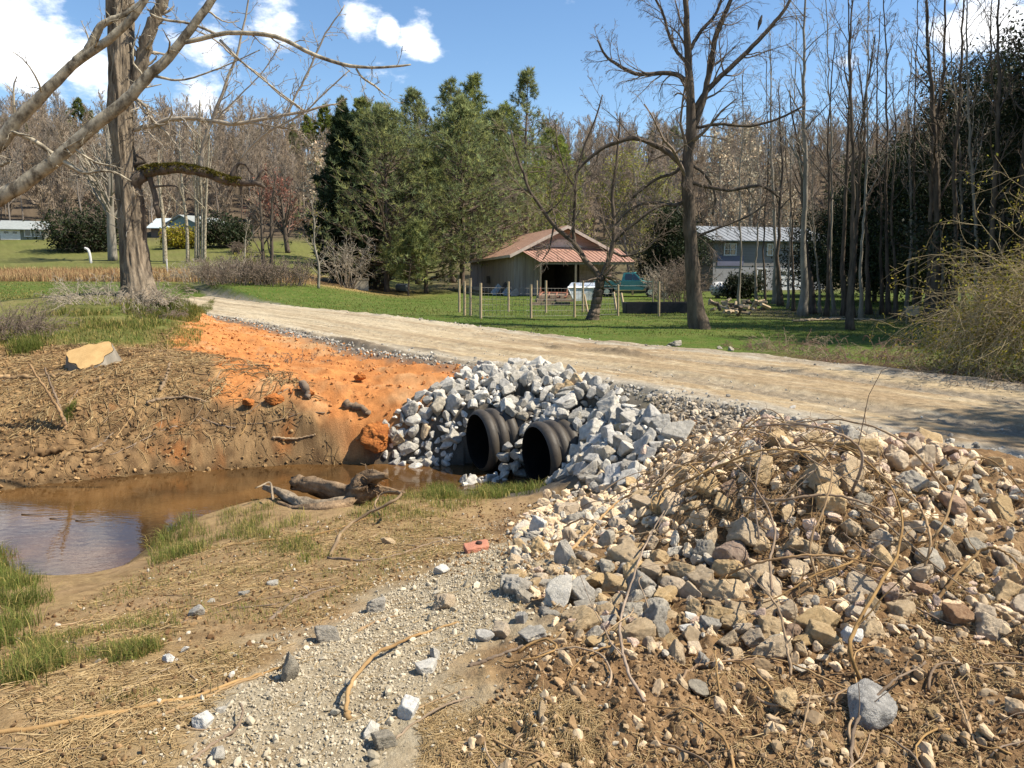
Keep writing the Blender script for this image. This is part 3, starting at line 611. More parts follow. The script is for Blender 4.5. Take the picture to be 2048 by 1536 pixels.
# --- pale mottled limbs leaning in from the left edge (its foot is left of the frame)
rng = rs(102); tr = MB(); cr = MB(); YL = 9.4
base = np.array([-10.2, 9.6, gz(-10.2, 9.6)])
def with_base(pts): P, R = px_path(pts, YL, 30); return P, R
A1 = [(-330,520,90),(-180,478,62),(0,395,42),(70,350,37),(130,305,34),(190,250,32),(240,212,31),(270,183,29),(300,150,27),(340,112,24),(380,60,22),(410,20,20),(450,-40,18)]
A2 = [(-330,520,85),(-200,420,58),(-60,330,46),(0,285,38),(35,240,33),(80,195,29),(130,145,25),(160,118,23),(210,85,21),(255,45,20),(290,0,17),(320,-50,14)]
A0 = [(-470,760,120),(-430,650,105),(-380,570,98),(-330,520,90)]
sub = [[(150,128,16),(178,95,14),(205,50,13),(250,28,10),(300,-10,9)],[(352,88,9),(400,78,9),(450,66,9),(500,67,9),(545,72,9),(580,85,8),(620,106,8),(670,124,7),(705,132,7),(745,135,5),(790,133,5),(822,129,3)],
       [(712,137,4),(725,155,4),(750,172,4),(770,190,2)],[(30,265,9),(70,282,9),(105,308,8),(130,325,8),(165,345,6),(200,342,5),(230,345,4),(262,362,3)],[(0,250,6),(-40,262,9)],
       [(0,330,8),(20,322,6),(18,318,5)],[(430,68,6),(410,58,5),(370,45,5),(330,40,5),(300,28,4)],[(440,80,5),(480,120,4),(540,170,3),(600,215,3)],[(300,150,6),(360,160,4),(430,140,3),(520,100,2)]]
A1 = [(a, b, c*.72) for a, b, c in A1]; A2 = [(a, b, c*.72) for a, b, c in A2]
ls = [px_path(A1, YL, 40), px_path(A2, YL, 40), px_path(A0, YL, 12)]
for P, R in ls: tr.tube(*gnarl(rng, P, R, .06), 14)
tr.tube(spline(np.array([base - [0, 0, .3], base + [.25, 0, .9], at(-470, 760, YL)]), 10), np.linspace(.42, .36, 10), 14)
sb = [px_path(l, YL, 22) for l in sub]
for P, R in sb: cr.tube(*gnarl(rng, P, R, .12), 8)
B = limbs_to_batch(sb + [ls[0], ls[1]], 24)
c1 = child_batch(rng, *B, 6, .2, .97, (.06, .18), .30, (.6, 1.2), (0, 0, .2), 7, .2, Lmin=.3); c1 = (c1[0], np.minimum(c1[1], .012)); add_batch(cr, c1, 4, rmin=.003)
c2 = child_batch(rng, *c1, 3, .2, 1, (.25, .6), .6, (.4, 1.0), (0, 0, .1), 5, .25); add_batch(cr, c2, 3, rmin=.0022)
c3 = child_batch(rng, *c2, 2, .3, 1, (.3, .6), .7, (.4, .9), (0, 0, .0), 3, .3); add_batch(cr, c3, 3, rmin=.0018)
finish_tree('leaning_tree', 'pale mottled limbs of a leaning tree reaching in from the left edge', 'tree', base, tr, cr, M_PALEBARK, M_PALEBARK)

# --- tall spreading tree on the lawn right of the barn, and the small forked tree in front of the barn
def limb_tree(seed, name, label, trunkp, limbs, Y, mt, mc, lev=(9, 5, 4, 2), rmins=(.008, .006, .005, .0045), Lf=(.15, .38), trop=-.1, k0=14, knots=.08, tl=.30):
    rng = rs(seed); tr = MB(); cr = MB()
    P, R = px_path(trunkp, Y, 44, .85); P, R = flare(P, R, .5, .30); P[:, :2] += rng.normal(size=(44, 2))*R.mean()*knots; R *= 1 + .05*rng.normal(size=44)
    tr.tube(P, R, k0)
    lb = [px_path(l, Y, 26, .85) for l in limbs]; lb = [gnarl(rng, P_, R_, .10) for P_, R_ in lb]
    for P_, R_ in lb: tr.tube(P_, R_, 8)
    B = limbs_to_batch(lb + [(P[int(44*tl):], R[int(44*tl):])], 26)
    c1 = child_batch(rng, *B, lev[0], .15, .98, Lf, .38, (.45, 1.1), (0, 0, .15), 8, .13, Lmin=.8); add_batch(cr, c1, 5, rmin=rmins[0])
    c2 = child_batch(rng, *c1, lev[1], .2, 1, (.35, .75), .5, (.35, .8), (0, 0, trop), 6, .12); add_batch(cr, c2, 3, rmin=rmins[1])
    c3 = child_batch(rng, *c2, lev[2], .2, 1, (.4, .8), .55, (.3, .7), (0, 0, trop*1.5), 4, .13); add_batch(cr, c3, 3, rmin=rmins[2])
    if lev[3]:
        c4 = child_batch(rng, *c3, lev[3], .2, 1, (.4, .8), .7, (.3, .8), (0, 0, trop*1.5), 3, .2); add_batch(cr, c4, 3, rmin=rmins[3])
    return finish_tree(name, label, 'tree', P[0], tr, cr, mt, mc)
YW = gpos(1395, 657)[1]
limb_tree(103, 'tall_tree', 'tall dark spreading bare tree standing alone on the lawn right of the barn',
    [(1398,664,44),(1396,640,40),(1388,580,35),(1384,520,33),(1380,450,30),(1376,390,28),(1374,340,26),(1379,290,24),(1382,230,21),(1378,160,18),(1376,90,15),(1372,20,12),(1366,-60,9),(1362,-140,6)],
    [[(1377,165,12),(1350,148,11),(1315,147,10),(1275,148,9),(1240,132,8),(1212,112,6),(1195,80,4)],[(1374,345,15),(1352,318,13),(1320,296,12),(1275,277,11),(1240,282,10),(1200,300,8),(1170,325,6),(1150,350,4)],
     [(1386,260,16),(1405,205,15),(1420,140,13),(1432,70,12),(1460,5,9),(1490,-60,6)],[(1386,225,13),(1415,180,12),(1455,140,11),(1500,98,10),(1540,55,9),(1572,15,7),(1600,-40,5)],
     [(1380,100,9),(1400,65,8),(1430,30,7),(1445,-10,6),(1455,-50,4)],[(1378,130,9),(1355,105,8),(1338,70,7),(1325,25,6),(1300,-20,4)],
     [(1395,255,7),(1440,248,7),(1500,252,6),(1560,236,5),(1610,210,4)],[(1378,362,10),(1410,372,9),(1460,380,8),(1520,372,7),(1560,395,5)],
     [(1380,395,9),(1350,410,8),(1300,405,7),(1260,420,5),(1230,450,4)],[(1384,330,7),(1410,350,6),(1430,390,5),(1425,430,4)],[(1382,480,6),(1400,470,6),(1440,455,5),(1500,430,4),(1540,400,3)],[(1374,320,7),(1350,345,7),(1310,360,6),(1265,395,5)]],
    YW, M_DARKBARK, M_TWIG, lev=(11, 6, 4, 2), Lf=(.16, .42), trop=-.3, rmins=(.007, .005, .0038, .003))
YF = gpos(1186, 640)[1]
limb_tree(104, 'forked_tree', 'small leaning forked bare tree in front of the barn', [(1184,642,26),(1190,615,22),(1197,585,22),(1201,558,21),(1205,552,18)],
    [[(1200,560,15),(1188,540,14),(1172,522,13),(1158,500,12),(1145,483,11),(1120,463,10),(1098,438,9),(1078,408,8),(1058,380,7),(1045,340,6),(1030,300,4),(1022,260,3)],
     [(1203,558,15),(1213,532,13),(1222,505,12),(1227,475,11),(1228,440,10),(1224,390,8),(1232,330,6),(1238,270,4),(1240,225,3)],
     [(1149,488,9),(1147,455,8),(1150,410,7),(1152,360,6),(1166,300,5),(1190,240,4),(1205,190,3)],[(1225,490,9),(1240,470,8),(1270,445,7),(1305,420,6),(1335,408,4)],
     [(1108,450,5),(1103,475,4),(1098,500,3),(1085,520,2)],[(1227,505,6),(1250,512,5),(1290,500,4),(1320,470,3)],[(1060,382,4),(1035,378,4),(1020,382,3)],[(1152,380,5),(1130,340,4),(1115,290,3),(1110,240,2)],[(1090,430,5),(1125,395,3),(1140,330,2)]],
    YF, M_DARKBARK, M_TWIG, lev=(9, 4, 3, 2), Lf=(.16, .4), trop=-.25, tl=.8)

# --- slender trees of the right-hand thicket, each its own
def slender(seed, name, label, pts, Y, group, mt=M_DARKBARK, mc=M_TWIG, up=.35, n1=14, sub=(4, 3), start=.35, Lf=(.10, .24), rmin=(.008, .006, .005)):
    rng = rs(seed); tr = MB(); cr = MB(); P, R = px_path(pts, Y, 36); P, R = flare(P, R, .35, .35); P[1:, :2] += np.cumsum(rng.normal(size=(35, 2)), 0)*.022
    tr.tube(P, R, 9)
    c1 = child_batch(rng, P[None], R[None], n1, start, .99, Lf, .50, (.35, .85), (0, 0, up), 9, .09); add_batch(tr, c1, 5, rmin=rmin[0])
    c2 = child_batch(rng, *c1, sub[0], .25, 1, (.25, .6), .55, (.35, .8), (0, 0, up), 6, .13); add_batch(cr, c2, 3, rmin=rmin[1])
    c3 = child_batch(rng, *c2, sub[1], .2, 1, (.35, .7), .65, (.3, .8), (0, 0, up*.5), 4, .17); add_batch(cr, c3, 3, rmin=rmin[2])
    c4 = child_batch(rng, *c3, 2, .2, 1, (.35, .7), .7, (.3, .8), (0, 0, 0), 3, .17); add_batch(cr, c4, 3, rmin=rmin[2])
    return finish_tree(name, label, 'tree', P[0], tr, cr, mt, mc, group)
GT = 'slender trees of the thicket at right'
SL = [(1476,612,7,1482,150,1),(1512,606,7,1520,240,1),(1548,608,11,1540,60,1),(1561,612,13,1556,170,0),(1604,632,19,1612,-60,2),(1626,628,15,1590,180,0),(1652,632,10,1668,60,0),(1688,632,14,1692,-20,0),
      (1700,634,17,1742,70,0),(1738,628,13,1722,120,0),(1764,628,9,1772,20,0),(1778,630,11,1770,-40,0),(1812,628,9,1830,90,1),(1856,640,18,1880,-60,0),(1872,642,26,1842,-20,0),(1906,646,16,1935,-60,0),(1700,660,16,1712,-60,0),(1640,626,7,1630,260,1),(1586,622,8,1575,250,0),(1792,636,10,1805,140,0),(1980,660,20,2010,-60,0),(2040,650,22,2080,-80,0),(1722,640,9,1735,-40,2),(1828,634,8,1822,-60,0),(1888,640,9,1870,40,1),(1952,650,12,1945,-70,1),(1668,630,8,1650,-30,1),(1575,618,6,1590,30,1),(1530,612,6,1535,120,0),(2004,652,10,1975,-70,0),(1930,640,10,1900,60,1)]
lab_s = {2: 'tall pale slender tree, the lightest trunk of the right thicket', 0: 'dark slender bare tree in the thicket at right', 1: 'thin grey sapling in the thicket at right'}
for q, (ub, vb, w, ut, vt, kind) in enumerate(SL):
    g = gpos(ub, vb); Y_ = g[1]; m = [(ub, vb+3, w)]
    for f in (.2, .4, .6, .8, 1.0): m.append((ub + (ut-ub)*f**1.3 + 3*sin(q*3+f*9), vb + (vt-vb)*f, max(.68*w*(1-f*.80), 1.6)))
    slender(200+q, 'slender_tree', lab_s[kind] if (kind != 2 or q < 10) else 'second pale slender tree of the right thicket, thinner and darker footed', m, Y_, GT if kind != 2 else None, M_GREYBARK if kind else M_DARKBARK, M_TWIGPALE if kind else M_TWIG)

# thin trees left of the pines and multi-stemmed pale clump behind the big tree
g = gpos(890, 0) if False else None
def stems(seed, name, label, foot, tops, Y, w, mt, mc, n1=9, up=.35, sub=(3, 3), group=None, leafm=None, rmin=(.010, .009, .008), start=.3, Lf=(.14, .34)):
    rng = rs(seed); tr = MB(); cr = MB(); fl = None
    for (u0, v0), (u1, v1), wi in zip(foot, tops, w):
        m = [(u0, v0+2, wi)] + [(u0 + (u1-u0)*f**1.2 + rng.normal()*2, v0 + (v1-v0)*f, max(wi*(1-.8*f), 1.2)) for f in (.25, .5, .75, 1)]
        P, R = px_path(m, Y, 24); tr.tube(P, R, 7)
        c1 = child_batch(rng, P[None], R[None], n1, start, .99, Lf, .5, (.35, .85), (0, 0, up), 7, .1); add_batch(tr, c1, 4, rmin=rmin[0])
        c2 = child_batch(rng, *c1, sub[0], .2, 1, (.25, .6), .55, (.35, .8), (0, 0, up), 5, .15); add_batch(cr, c2, 3, rmin=rmin[1])
        c3 = child_batch(rng, *c2, sub[1], .2, 1, (.35, .7), .65, (.3, .8), (0, 0, 0), 4, .2); add_batch(cr, c3, 3, rmin=rmin[2])
        if leafm is not None:
            fl = fl or MB(); pts = c3[0][:, 1:].reshape(-1, 3); leaves(fl, rng, pts[rng.random(len(pts)) < leafm[1]], leafm[2], leafm[3], leafm[4])
    b = at(foot[0][0], foot[0][1], Y); o = finish_tree(name, label, 'tree', b, tr, cr, mt, mc, group)
    if fl is not None: fl.v = [v - b for v in fl.v]; fl.build('foliage', leafm[0], o)
    return o
stems(301, 'clump_tree', 'clump of pale slender stems on the far lawn right of the big tree', [(376,522),(392,520),(398,522),(405,524),(409,522)], [(360,250),(385,240),(400,200),(398,190),(420,230)], gpos(392,524)[1], [8,7,6,7,7], M_PALEBARK, M_TWIGPALE)
stems(302, 'lawn_tree', 'single pale trunk just right of the big tree on the far lawn', [(331,527)], [(318,300)], gpos(331,527)[1], [10], M_PALEBARK, M_TWIGPALE, n1=14)
stems(303, 'spreading_tree', 'pale spreading bare tree left behind the big trunk', [(226,521)], [(215,250)], gpos(226,521)[1], [19], M_GREYBARK, M_TWIGPALE, n1=30, up=.25, sub=(5, 4), start=.28, Lf=(.35, .62))
stems(304, 'twin_tree', 'dark twin-stemmed bare tree at the edge of the brown field', [(531,568),(536,568)], [(515,330),(552,340)], gpos(534,569)[1], [9,9], M_DARKBARK, M_TWIG, n1=14, start=.22)
stems(305, 'young_tree', 'thin young bare tree beside the gravel drive left of the pines', [(637,577)], [(622,400)], gpos(637,577)[1], [6], M_GREYBARK, M_TWIGPALE, n1=12, start=.15, leafm=(M_BUDLEAF, .25, .10, .1, 2))
stems(306, 'red_bud_tree', 'low reddish budding tree on the far lawn', [(576,504)], [(560,380)], gpos(576,506)[1], [11], M_DARKBARK, M_TWIGRED, n1=22, up=.1, start=.12, Lf=(.5, .8), sub=(5, 4), leafm=(M_BUDRED, .3, .30, .2, 2))
stems(307, 'cream_blossom_tree', 'cream blossoming tree against the dark spruce', [(652,545)], [(628,320)], 71.0, [9], M_GREYBARK, M_TWIGPALE, n1=26, up=.3, start=.22, Lf=(.22, .38), sub=(5, 4), leafm=(M_BLOSSOM, .5, .30, .2, 2))
stems(308, 'sprouting_sapling', 'thin pale sapling near the road right of the twin-stemmed tree', [(482,560)], [(500,440)], gpos(482,562)[1], [4], M_PALEBARK, M_TWIGPALE, n1=8, start=.2)
stems(309, 'leafing_tree', 'yellow-green leafing tree behind the barn roof', [(1285,575),(1300,572),(1262,575)], [(1270,330),(1330,360),(1225,350)], 70.0, [8,7,7], M_GREYBARK, M_TWIGPALE, n1=22, up=.1, start=.2, Lf=(.25, .45), sub=(4, 4), leafm=(M_BUDLEAF, .60, .20, .25, 3))
stems(310, 'leafing_tree', 'yellow-green leafing tree between the pines and the barn gable', [(1140,570),(1090,575)], [(1150,360),(1085,390)], 80.0, [8,6], M_GREYBARK, M_TWIGPALE, n1=20, up=.1, start=.2, Lf=(.25, .42), sub=(4, 4), leafm=(M_BUDLEAF, .5, .20, .25, 3))
for q, (u, vt) in enumerate([(1440,285),(1500,265),(1560,330),(1470,345)]):
    stems(311+q, 'white_blossom_tree', ['white blossoming tree above the grey house roof, the leftmost', 'tallest white blossoming tree above the grey house', 'white blossoming tree right of the grey house roof behind thin trunks', 'low white blossoming tree just above the grey house roof'][q], [(u,520)], [(u,vt)], 92.0+q*3, [9], M_GREYBARK, M_TWIGPALE, n1=26, up=.5, start=.15, Lf=(.2, .34), sub=(5, 4), leafm=(M_BLOSSOM, .34, .36, .3, 2))

# --- pines
def pine(seed, hgt, w, n_wh=22, per=6, base=.12, up=.25, tuft=(.40, .052), dens=.72, spread=.75, bright=(.55, 1.4), dead=.0, cone=.75, droop=0.0, gap=.10, lean=(0, 0)):
    rng = rs(seed); tr = MB(); cr = MB(); z = np.linspace(0, hgt, 26); P = np.stack([lean[0]*(z/hgt)**1.5 + .08*np.sin(z*.5+seed), lean[1]*(z/hgt)**1.5 + .08*np.cos(z*.4), z - .1], 1); R = np.linspace(.016*hgt, .02, 26); R[0] *= 1.3
    tr.tube(P, R, 9)
    hs = base*hgt + (1-base)*hgt*np.linspace(0, .985, n_wh)**.92; pts = []; B0 = []; D0 = []; L0 = []
    for q, h in enumerate(hs):
        f = (h/hgt - base)/(1-base); wd = w*.5*(1-f)**cone*(min(1, .55 + f*2.6)); a0 = rng.random()*2*pi
        for j in range(per):
            if rng.random() < gap: continue
            a = a0 + j*2*pi/per + rng.normal()*.25; B0.append([np.interp(h, z, P[:, 0]), np.interp(h, z, P[:, 1]), h + rng.normal()*.12]); e = up*(.4+f) - droop*(1-f); D0.append([cos(a), sin(a), e]); L0.append(max(wd*rng.uniform(.7, 1.18), .35))
    B0 = np.array(B0); D0 = np.array(D0); L0 = np.array(L0)
    b = grow(rng, B0, D0, L0, .012 + L0*.012, 7, .08, (0, 0, .35)); add_batch(tr, b, 4, rmin=.012)
    c = child_batch(rng, *b, 6, .22, .98, (.28, .5), .5, (.5, 1.0), (0, 0, .2), 4, .12, Lmin=.35); add_batch(tr, c, 3, rmin=.010)
    allp = [(b, 3), (c, 1)]
    C_ = []; D_ = []
    for (Pb, Rb), s0 in allp:
        for s in range(s0, Pb.shape[1]):
            C_.append(Pb[:, s]); D_.append(Pb[:, s]-Pb[:, s-1])
    C_ = np.concatenate(C_); D_ = unit(np.concatenate(D_)) + [0, 0, .35]; n0 = len(C_)
    k = rng.random(n0) < dens; C_ = C_[k] + rng.normal(size=(k.sum(), 3))*.10; D_ = D_[k]
    needles(cr, rng, C_, D_, 11, tuft[0], tuft[1], spread, bright)
    return tr, cr
def plant(name, label, cat, mbs, mats_, loc, group=None, rz=0.0, sc=1.0):
    o = thing(name, label, cat, loc, group, rz); o.scale = (sc,)*3; mbs[0].build('trunk', mats_[0], o); mbs[1].build('crown', mats_[1], o, smooth_=False); return o
def hgt_of(u, vb, vt, Y): return at(u, vt, Y)[2] - at(u, vb, Y)[2]
PINES = [ # u base, v base, v top, depth, width px, label
    (775,566,222,60,300,'broad bright white pine at the front of the grove left of the barn',dict(base=.06, up=.30, per=7, n_wh=24)),
    (925,566,205,64,250,'full white pine with its trunk showing just left of the barn',dict(base=.16, up=.28, per=7, n_wh=26, gap=.1)),
    (990,560,232,70,200,'white pine rising directly behind the left end of the barn roof',dict(base=.20, up=.25, n_wh=24)),
    (850,565,300,62,230,'shorter pale green pine between the two largest pines',dict(base=.10, up=.25, n_wh=20)),
    (835,555,188,78,170,'tall pine at the back of the grove, left of its highest top',dict(base=.40, up=.30, n_wh=18)),
    (905,555,168,80,170,'tall open pine behind the middle of the grove',dict(base=.42, up=.35, n_wh=16, gap=.3)),
    (948,555,152,76,120,'tallest narrow pine top of the grove',dict(base=.45, up=.5, n_wh=18, gap=.2)),
    (1052,560,148,74,130,'thin ragged pine standing clear at the right of the grove',dict(base=.45, up=.2, n_wh=15, gap=.4, dens=.75)),
    (1010,560,215,84,170,'hazy pine behind the ragged one',dict(base=.35, n_wh=18)),
    (735,548,205,84,150,'dark green pine above the spruce at the back',dict(base=.3, n_wh=18)),
    (1100,560,265,88,150,'pine half hidden by bare branches above the barn gable',dict(base=.3, n_wh=16)),
    (815,572,455,57,110,'small yellow-green pine with a leaning trunk beside the metal drum',dict(base=.28, up=.3, n_wh=10, lean=(.9, 0)))]
for q, (u, vb, vt, Y_, wpx, lab, kw) in enumerate(PINES):
    p = at(u, vb, Y_); p[2] = gz(p[0], p[1]); h = at(u, vt, Y_)[2] - p[2]
    plant('pine_tree', lab, 'pine', pine(400+q, h, 1.32*wpx/FPX*Y_, **kw), (M_PINEBARK, M_NEEDLE), p, 'pines of the grove left of the barn')
p = at(697, 565, 61); p[2] = gz(p[0], p[1]); h = at(697, 238, 61)[2] - p[2]
plant('spruce_tree', 'dark dense spruce at the left edge of the pine grove', 'spruce', pine(430, h, 6.4, n_wh=34, per=8, base=.05, up=.1, tuft=(.40, .10), dens=1.0, spread=.6, cone=.62, gap=.05, droop=.15), (M_DARKBARK, M_SPRUCE), p)

# --- dark evergreens at the right
def evergreen(seed, hgt, w, kk=26, leaf=.20):
    rng = rs(seed); tr = MB(); cr = MB(); z = np.linspace(0, hgt*.95, 20); P = np.stack([.15*np.sin(z*.4+seed), .15*np.cos(z*.3), z - .1], 1); R = np.linspace(.018*hgt, .03, 20); tr.tube(P, R, 9)
    b = child_batch(rng, P[None], R[None], 60, .08, .98, (.14, .34), .4, (.8, 1.4), (0, 0, .3), 7, .1); s = (w*.5)/np.percentile(np.hypot(b[0][:, -1, 0], b[0][:, -1, 1]), 80)
    Pb = b[0].copy(); Pb[:, :, :2] = P[:1, :2] + (Pb[:, :, :2]-P[:1, :2])*s; add_batch(tr, (Pb, b[1]), 4, rmin=.015)
    c = child_batch(rng, Pb, b[1], 5, .2, 1, (.3, .5), .5, (.4, 1.1), (0, 0, .1), 5, .2, Lmin=.5); add_batch(tr, c, 3, rmin=.010)
    C_ = c[0][:, 1:].reshape(-1, 3); C_ = C_[rng.random(len(C_)) < .75]
    leaves(cr, rng, C_, leaf*.85, .36, kk, (.4, 1.6), -.5)
    return tr, cr
EV = [(1905,625,118,38,230,'dark evergreen behind the slender trunks, left of the tall pair'),(2010,640,70,34,260,'tall dark evergreen filling the upper right'),(2130,660,20,31,280,'dark evergreen at the right edge of the picture'),
      (1835,618,285,42,190,'shorter dark evergreen left of the tall ones'),(1745,612,320,48,190,'loose dark evergreen between the house and the thicket'),(1960,628,180,44,220,'dark evergreen behind the tall ones at right'),(1345,560,420,64,120,'dark rounded holly between the barn and the grey house'),(1625,600,420,57,130,'loose evergreen half hiding the garage'),(1700,604,385,56,190,'loose dark evergreen right of the garage'),(1790,616,330,47,250,'dark evergreen filling the gap behind the dark slender trunks'),(1875,622,215,45,250,'dark evergreen deep in the thicket behind the leaning trunks')]
for q, (u, vb, vt, Y_, wpx, lab) in enumerate(EV):
    p = at(u, vb, Y_); p[2] = gz(p[0], p[1]); h = at(u, vt, Y_)[2] - p[2]
    plant('evergreen_tree', lab, 'evergreen', evergreen(450+q, h, wpx/FPX*Y_, leaf=.16 if q < 6 else .2, kk=34 if q != 7 else 9), (M_DARKBARK, M_DARKLEAF), p, 'dark evergreens at right')
# trees right of the frame: they stand there and shade the lawn and the road
for q, (x, y, hh, ww_) in enumerate([(20.5,25.5,15,8),(24,21,15,9),(29,27,15,9),(25,31,15,8),(18.5,20.5,13,6),(13.4,6.4,10,5)]):
    plant('evergreen_tree', 'dark evergreen beyond the right edge of the picture', 'evergreen', evergreen(470+q, hh, ww_, 40), (M_DARKBARK, M_DARKLEAF), (x, y, gz(x, y)), 'dark evergreens beyond the right edge')
for q, (x, y, hh) in enumerate([(13.5,7.0,9.5),(15.5,9.5,10.5),(12.8,11.5,9.0)]):
    rng = rs(480+q); tr = MB(); cr = MB(); P = np.stack([x + .3*np.sin(np.linspace(0, 2, 20)), y + np.zeros(20), gz(x, y) - .1 + np.linspace(0, hh, 20)], 1); R = np.linspace(.16, .02, 20); tr.tube(P, R, 9)
    c1 = child_batch(rng, P[None], R[None], 22, .25, .98, (.25, .5), .5, (.4, .9), (0, 0, .3), 8, .1); add_batch(tr, c1, 5); c2 = child_batch(rng, *c1, 6, .2, 1, (.3, .6), .5, (.4, .9), (0, 0, .1), 6, .15); add_batch(cr, c2, 3, rmin=.008)
    c3 = child_batch(rng, *c2, 5, .2, 1, (.3, .6), .6, (.4, .9), (0, 0, 0), 4, .2); add_batch(cr, c3, 3, rmin=.006)
    finish_tree('roadside_tree', 'bare roadside tree beyond the right edge of the picture', 'tree', (x, y, gz(x, y)), tr, cr, M_DARKBARK, M_TWIG, 'bare roadside trees beyond the right edge')

# --- wooded hillside: bare trees as individuals, pines on the ridge, the rest of the wood as one mass
def bare_proto(seed, hgt, spread=.32, n1=24, rt=.030, n3=9, st0=None):
    rng = rs(seed); mb = MB(); z = np.linspace(0, hgt, 14); P = np.stack([np.cumsum(rng.normal(size=14))*.08, np.cumsum(rng.normal(size=14))*.08, z - .3], 1); P[:, :2] -= P[0, :2]; R = np.linspace(.0125*hgt, .03, 14); mb.tube(P, R, 6, m=0)
    st = rng.uniform(.24, .42) if st0 is None else st0
    c1 = child_batch(rng, P[None], R[None], n1, st, .98, (spread*.6, spread*1.3), .5, (.3, .75), (0, 0, .4), 6, .1); add_batch(mb, c1, 4, m=0, rmin=rt*1.2)
    c2 = child_batch(rng, *c1, 7, .2, 1, (.3, .55), .5, (.35, .8), (0, 0, .25), 4, .14); add_batch(mb, c2, 3, m=1, rmin=rt*.8)
    c3 = child_batch(rng, *c2, n3, .15, 1, (.4, .75), .5, (.3, .9), (0, 0, .2), 3, .18); add_batch(mb, c3, 3, m=1, rmin=rt*.52)
    return mb
M_HILLBARK = mat('hillside bark', (.30, .25, .20), rough=.95, col2=(.16, .125, .10), scale=1.2, stretch=(1, 1, .3), objvar=.35, spec=.05)
HP = [bare_proto(500+i, 15 + (i % 3)*2, .22 + .04*(i % 4)).mesh('bare_tree', [M_HILLBARK, M_TWIGHILL]) for i in range(7)]
rng = rs(520); placed = []
def hill_ok(u, Y):
    if u < -1.1 or u > 1.1: return False
    return Y > (112 if u < -.2 else 100)
cand = []
while len(cand) < 1050:
    Y_ = 100 + 112*rng.random()**.70; u = rng.uniform(-.82, .86)
    if not hill_ok(u, Y_): continue
    x = u*Y_
    if any((x-a)**2 + (Y_-b)**2 < 2.0**2 for a, b in cand[-200:]): continue
    cand.append((x, Y_))
cand.sort(key=lambda c: c[1] + (40 if -.24 < c[0]/c[1] < .05 else 0))
zc = hbase(np.array([c[0] for c in cand]), np.array([c[1] for c in cand]))
mass = MB(); HV = [bare_proto(540+i, 14 + i*2, .30, n1=20, rt=.042, n3=6, st0=.10) for i in range(3)]
for q, ((x, y), z) in enumerate(zip(cand, zc)):
    s = rng.uniform(.50, .82)*(.9 if x > 0 else 1); a = rng.random()*6.28
    if q < 270:
        o = bpy.data.objects.new('hillside_tree', HP[q % 7]); COL.objects.link(o); o.location = (x, y, z); o.rotation_euler = (0, 0, a); o.scale = (s, s, s*rng.uniform(.9, 1.15))
        tag(o, 'tall bare brown tree in the wood on the hillside', 'tree', 'bare trees of the hillside wood')
    else:
        p = HV[q % 3]; Rm_ = rotz(a).T*s
        off = mass.n
        for v in p.v: mass.v.append(v @ Rm_ + [x, y, z]); mass.c.append(np.zeros((len(v), 3))); mass.n += len(v)
        for qq, m_ in zip(p.q, p.qm): mass.q.append(qq + off); mass.qm.append(m_)
        for t_, m_ in zip(p.t, p.tm): mass.t.append(t_ + off); mass.tm.append(m_)
UB = [bare_proto(550+i, 4.0 + i, .55, n1=22, rt=.040, n3=4, st0=.03) for i in range(2)]
for q in range(900):
    Y_ = 104 + 85*rng.random(); u = rng.uniform(-.78, .82)
    if not hill_ok(u, Y_ - 4): continue
    p = UB[q % 2]; a = rng.random()*6.28; s = rng.uniform(.6, 1.3); x = u*Y_; z = gz(x, Y_); Rm_ = rotz(a).T*s; off = mass.n
    for v in p.v: mass.v.append(v @ Rm_ + [x, Y_, z]); mass.c.append(np.zeros((len(v), 3))); mass.n += len(v)
    for qq, m_ in zip(p.q, p.qm): mass.q.append(qq + off); mass.qm.append(m_)
    for t_, m_ in zip(p.t, p.tm): mass.t.append(t_ + off); mass.tm.append(m_)
mass.useC = False
tag(mass.build('far_woods', [M_HILLBARK, M_TWIGHILL]), kind='stuff')
# dull understory on the slope
PP = [pine(560+i, 15+2*i, 6+i*.6, n_wh=14, per=5, base=.35+.1*i, tuft=(.55, .14), gap=.2, bright=(.5, 1.2)) for i in range(3)]
PPm = [(a.mesh('trunk', M_PINEBARK), b.mesh('crown', M_NEEDLE, False)) for a, b in PP]
HPINES = [(20,240,185),(60,245,178),(172,200,172),(150,225,190),(195,225,188),(655,215,150),(690,200,158),(720,205,165),(620,235,160),(590,250,172),(760,215,150),(1120,275,140),(1160,300,150),(1300,265,190),(1345,255,188),(-120,210,175),(-200,230,180),(330,265,195),(470,275,192),(520,262,195),(1700,300,150),(1770,310,140),(2150,250,150)]
for q, (u, vt, Y_) in enumerate(HPINES):
    p = at(u, 400, Y_); z = gz(p[0], p[1]); h = at(u, vt, Y_)[2] - z
    o = thing('ridge_pine', 'dark pine on the wooded ridge', 'pine', (p[0], p[1], z), 'pines on the wooded ridge', rng.random()*6.28); s = h/(15+2*(q % 3)); o.scale = (max(s, .6)**.6, max(s, .6)**.6, s)
    for nm, me in zip(('trunk', 'crown'), PPm[q % 3]):
        c = bpy.data.objects.new(nm, me); COL.objects.link(c); c.parent = o

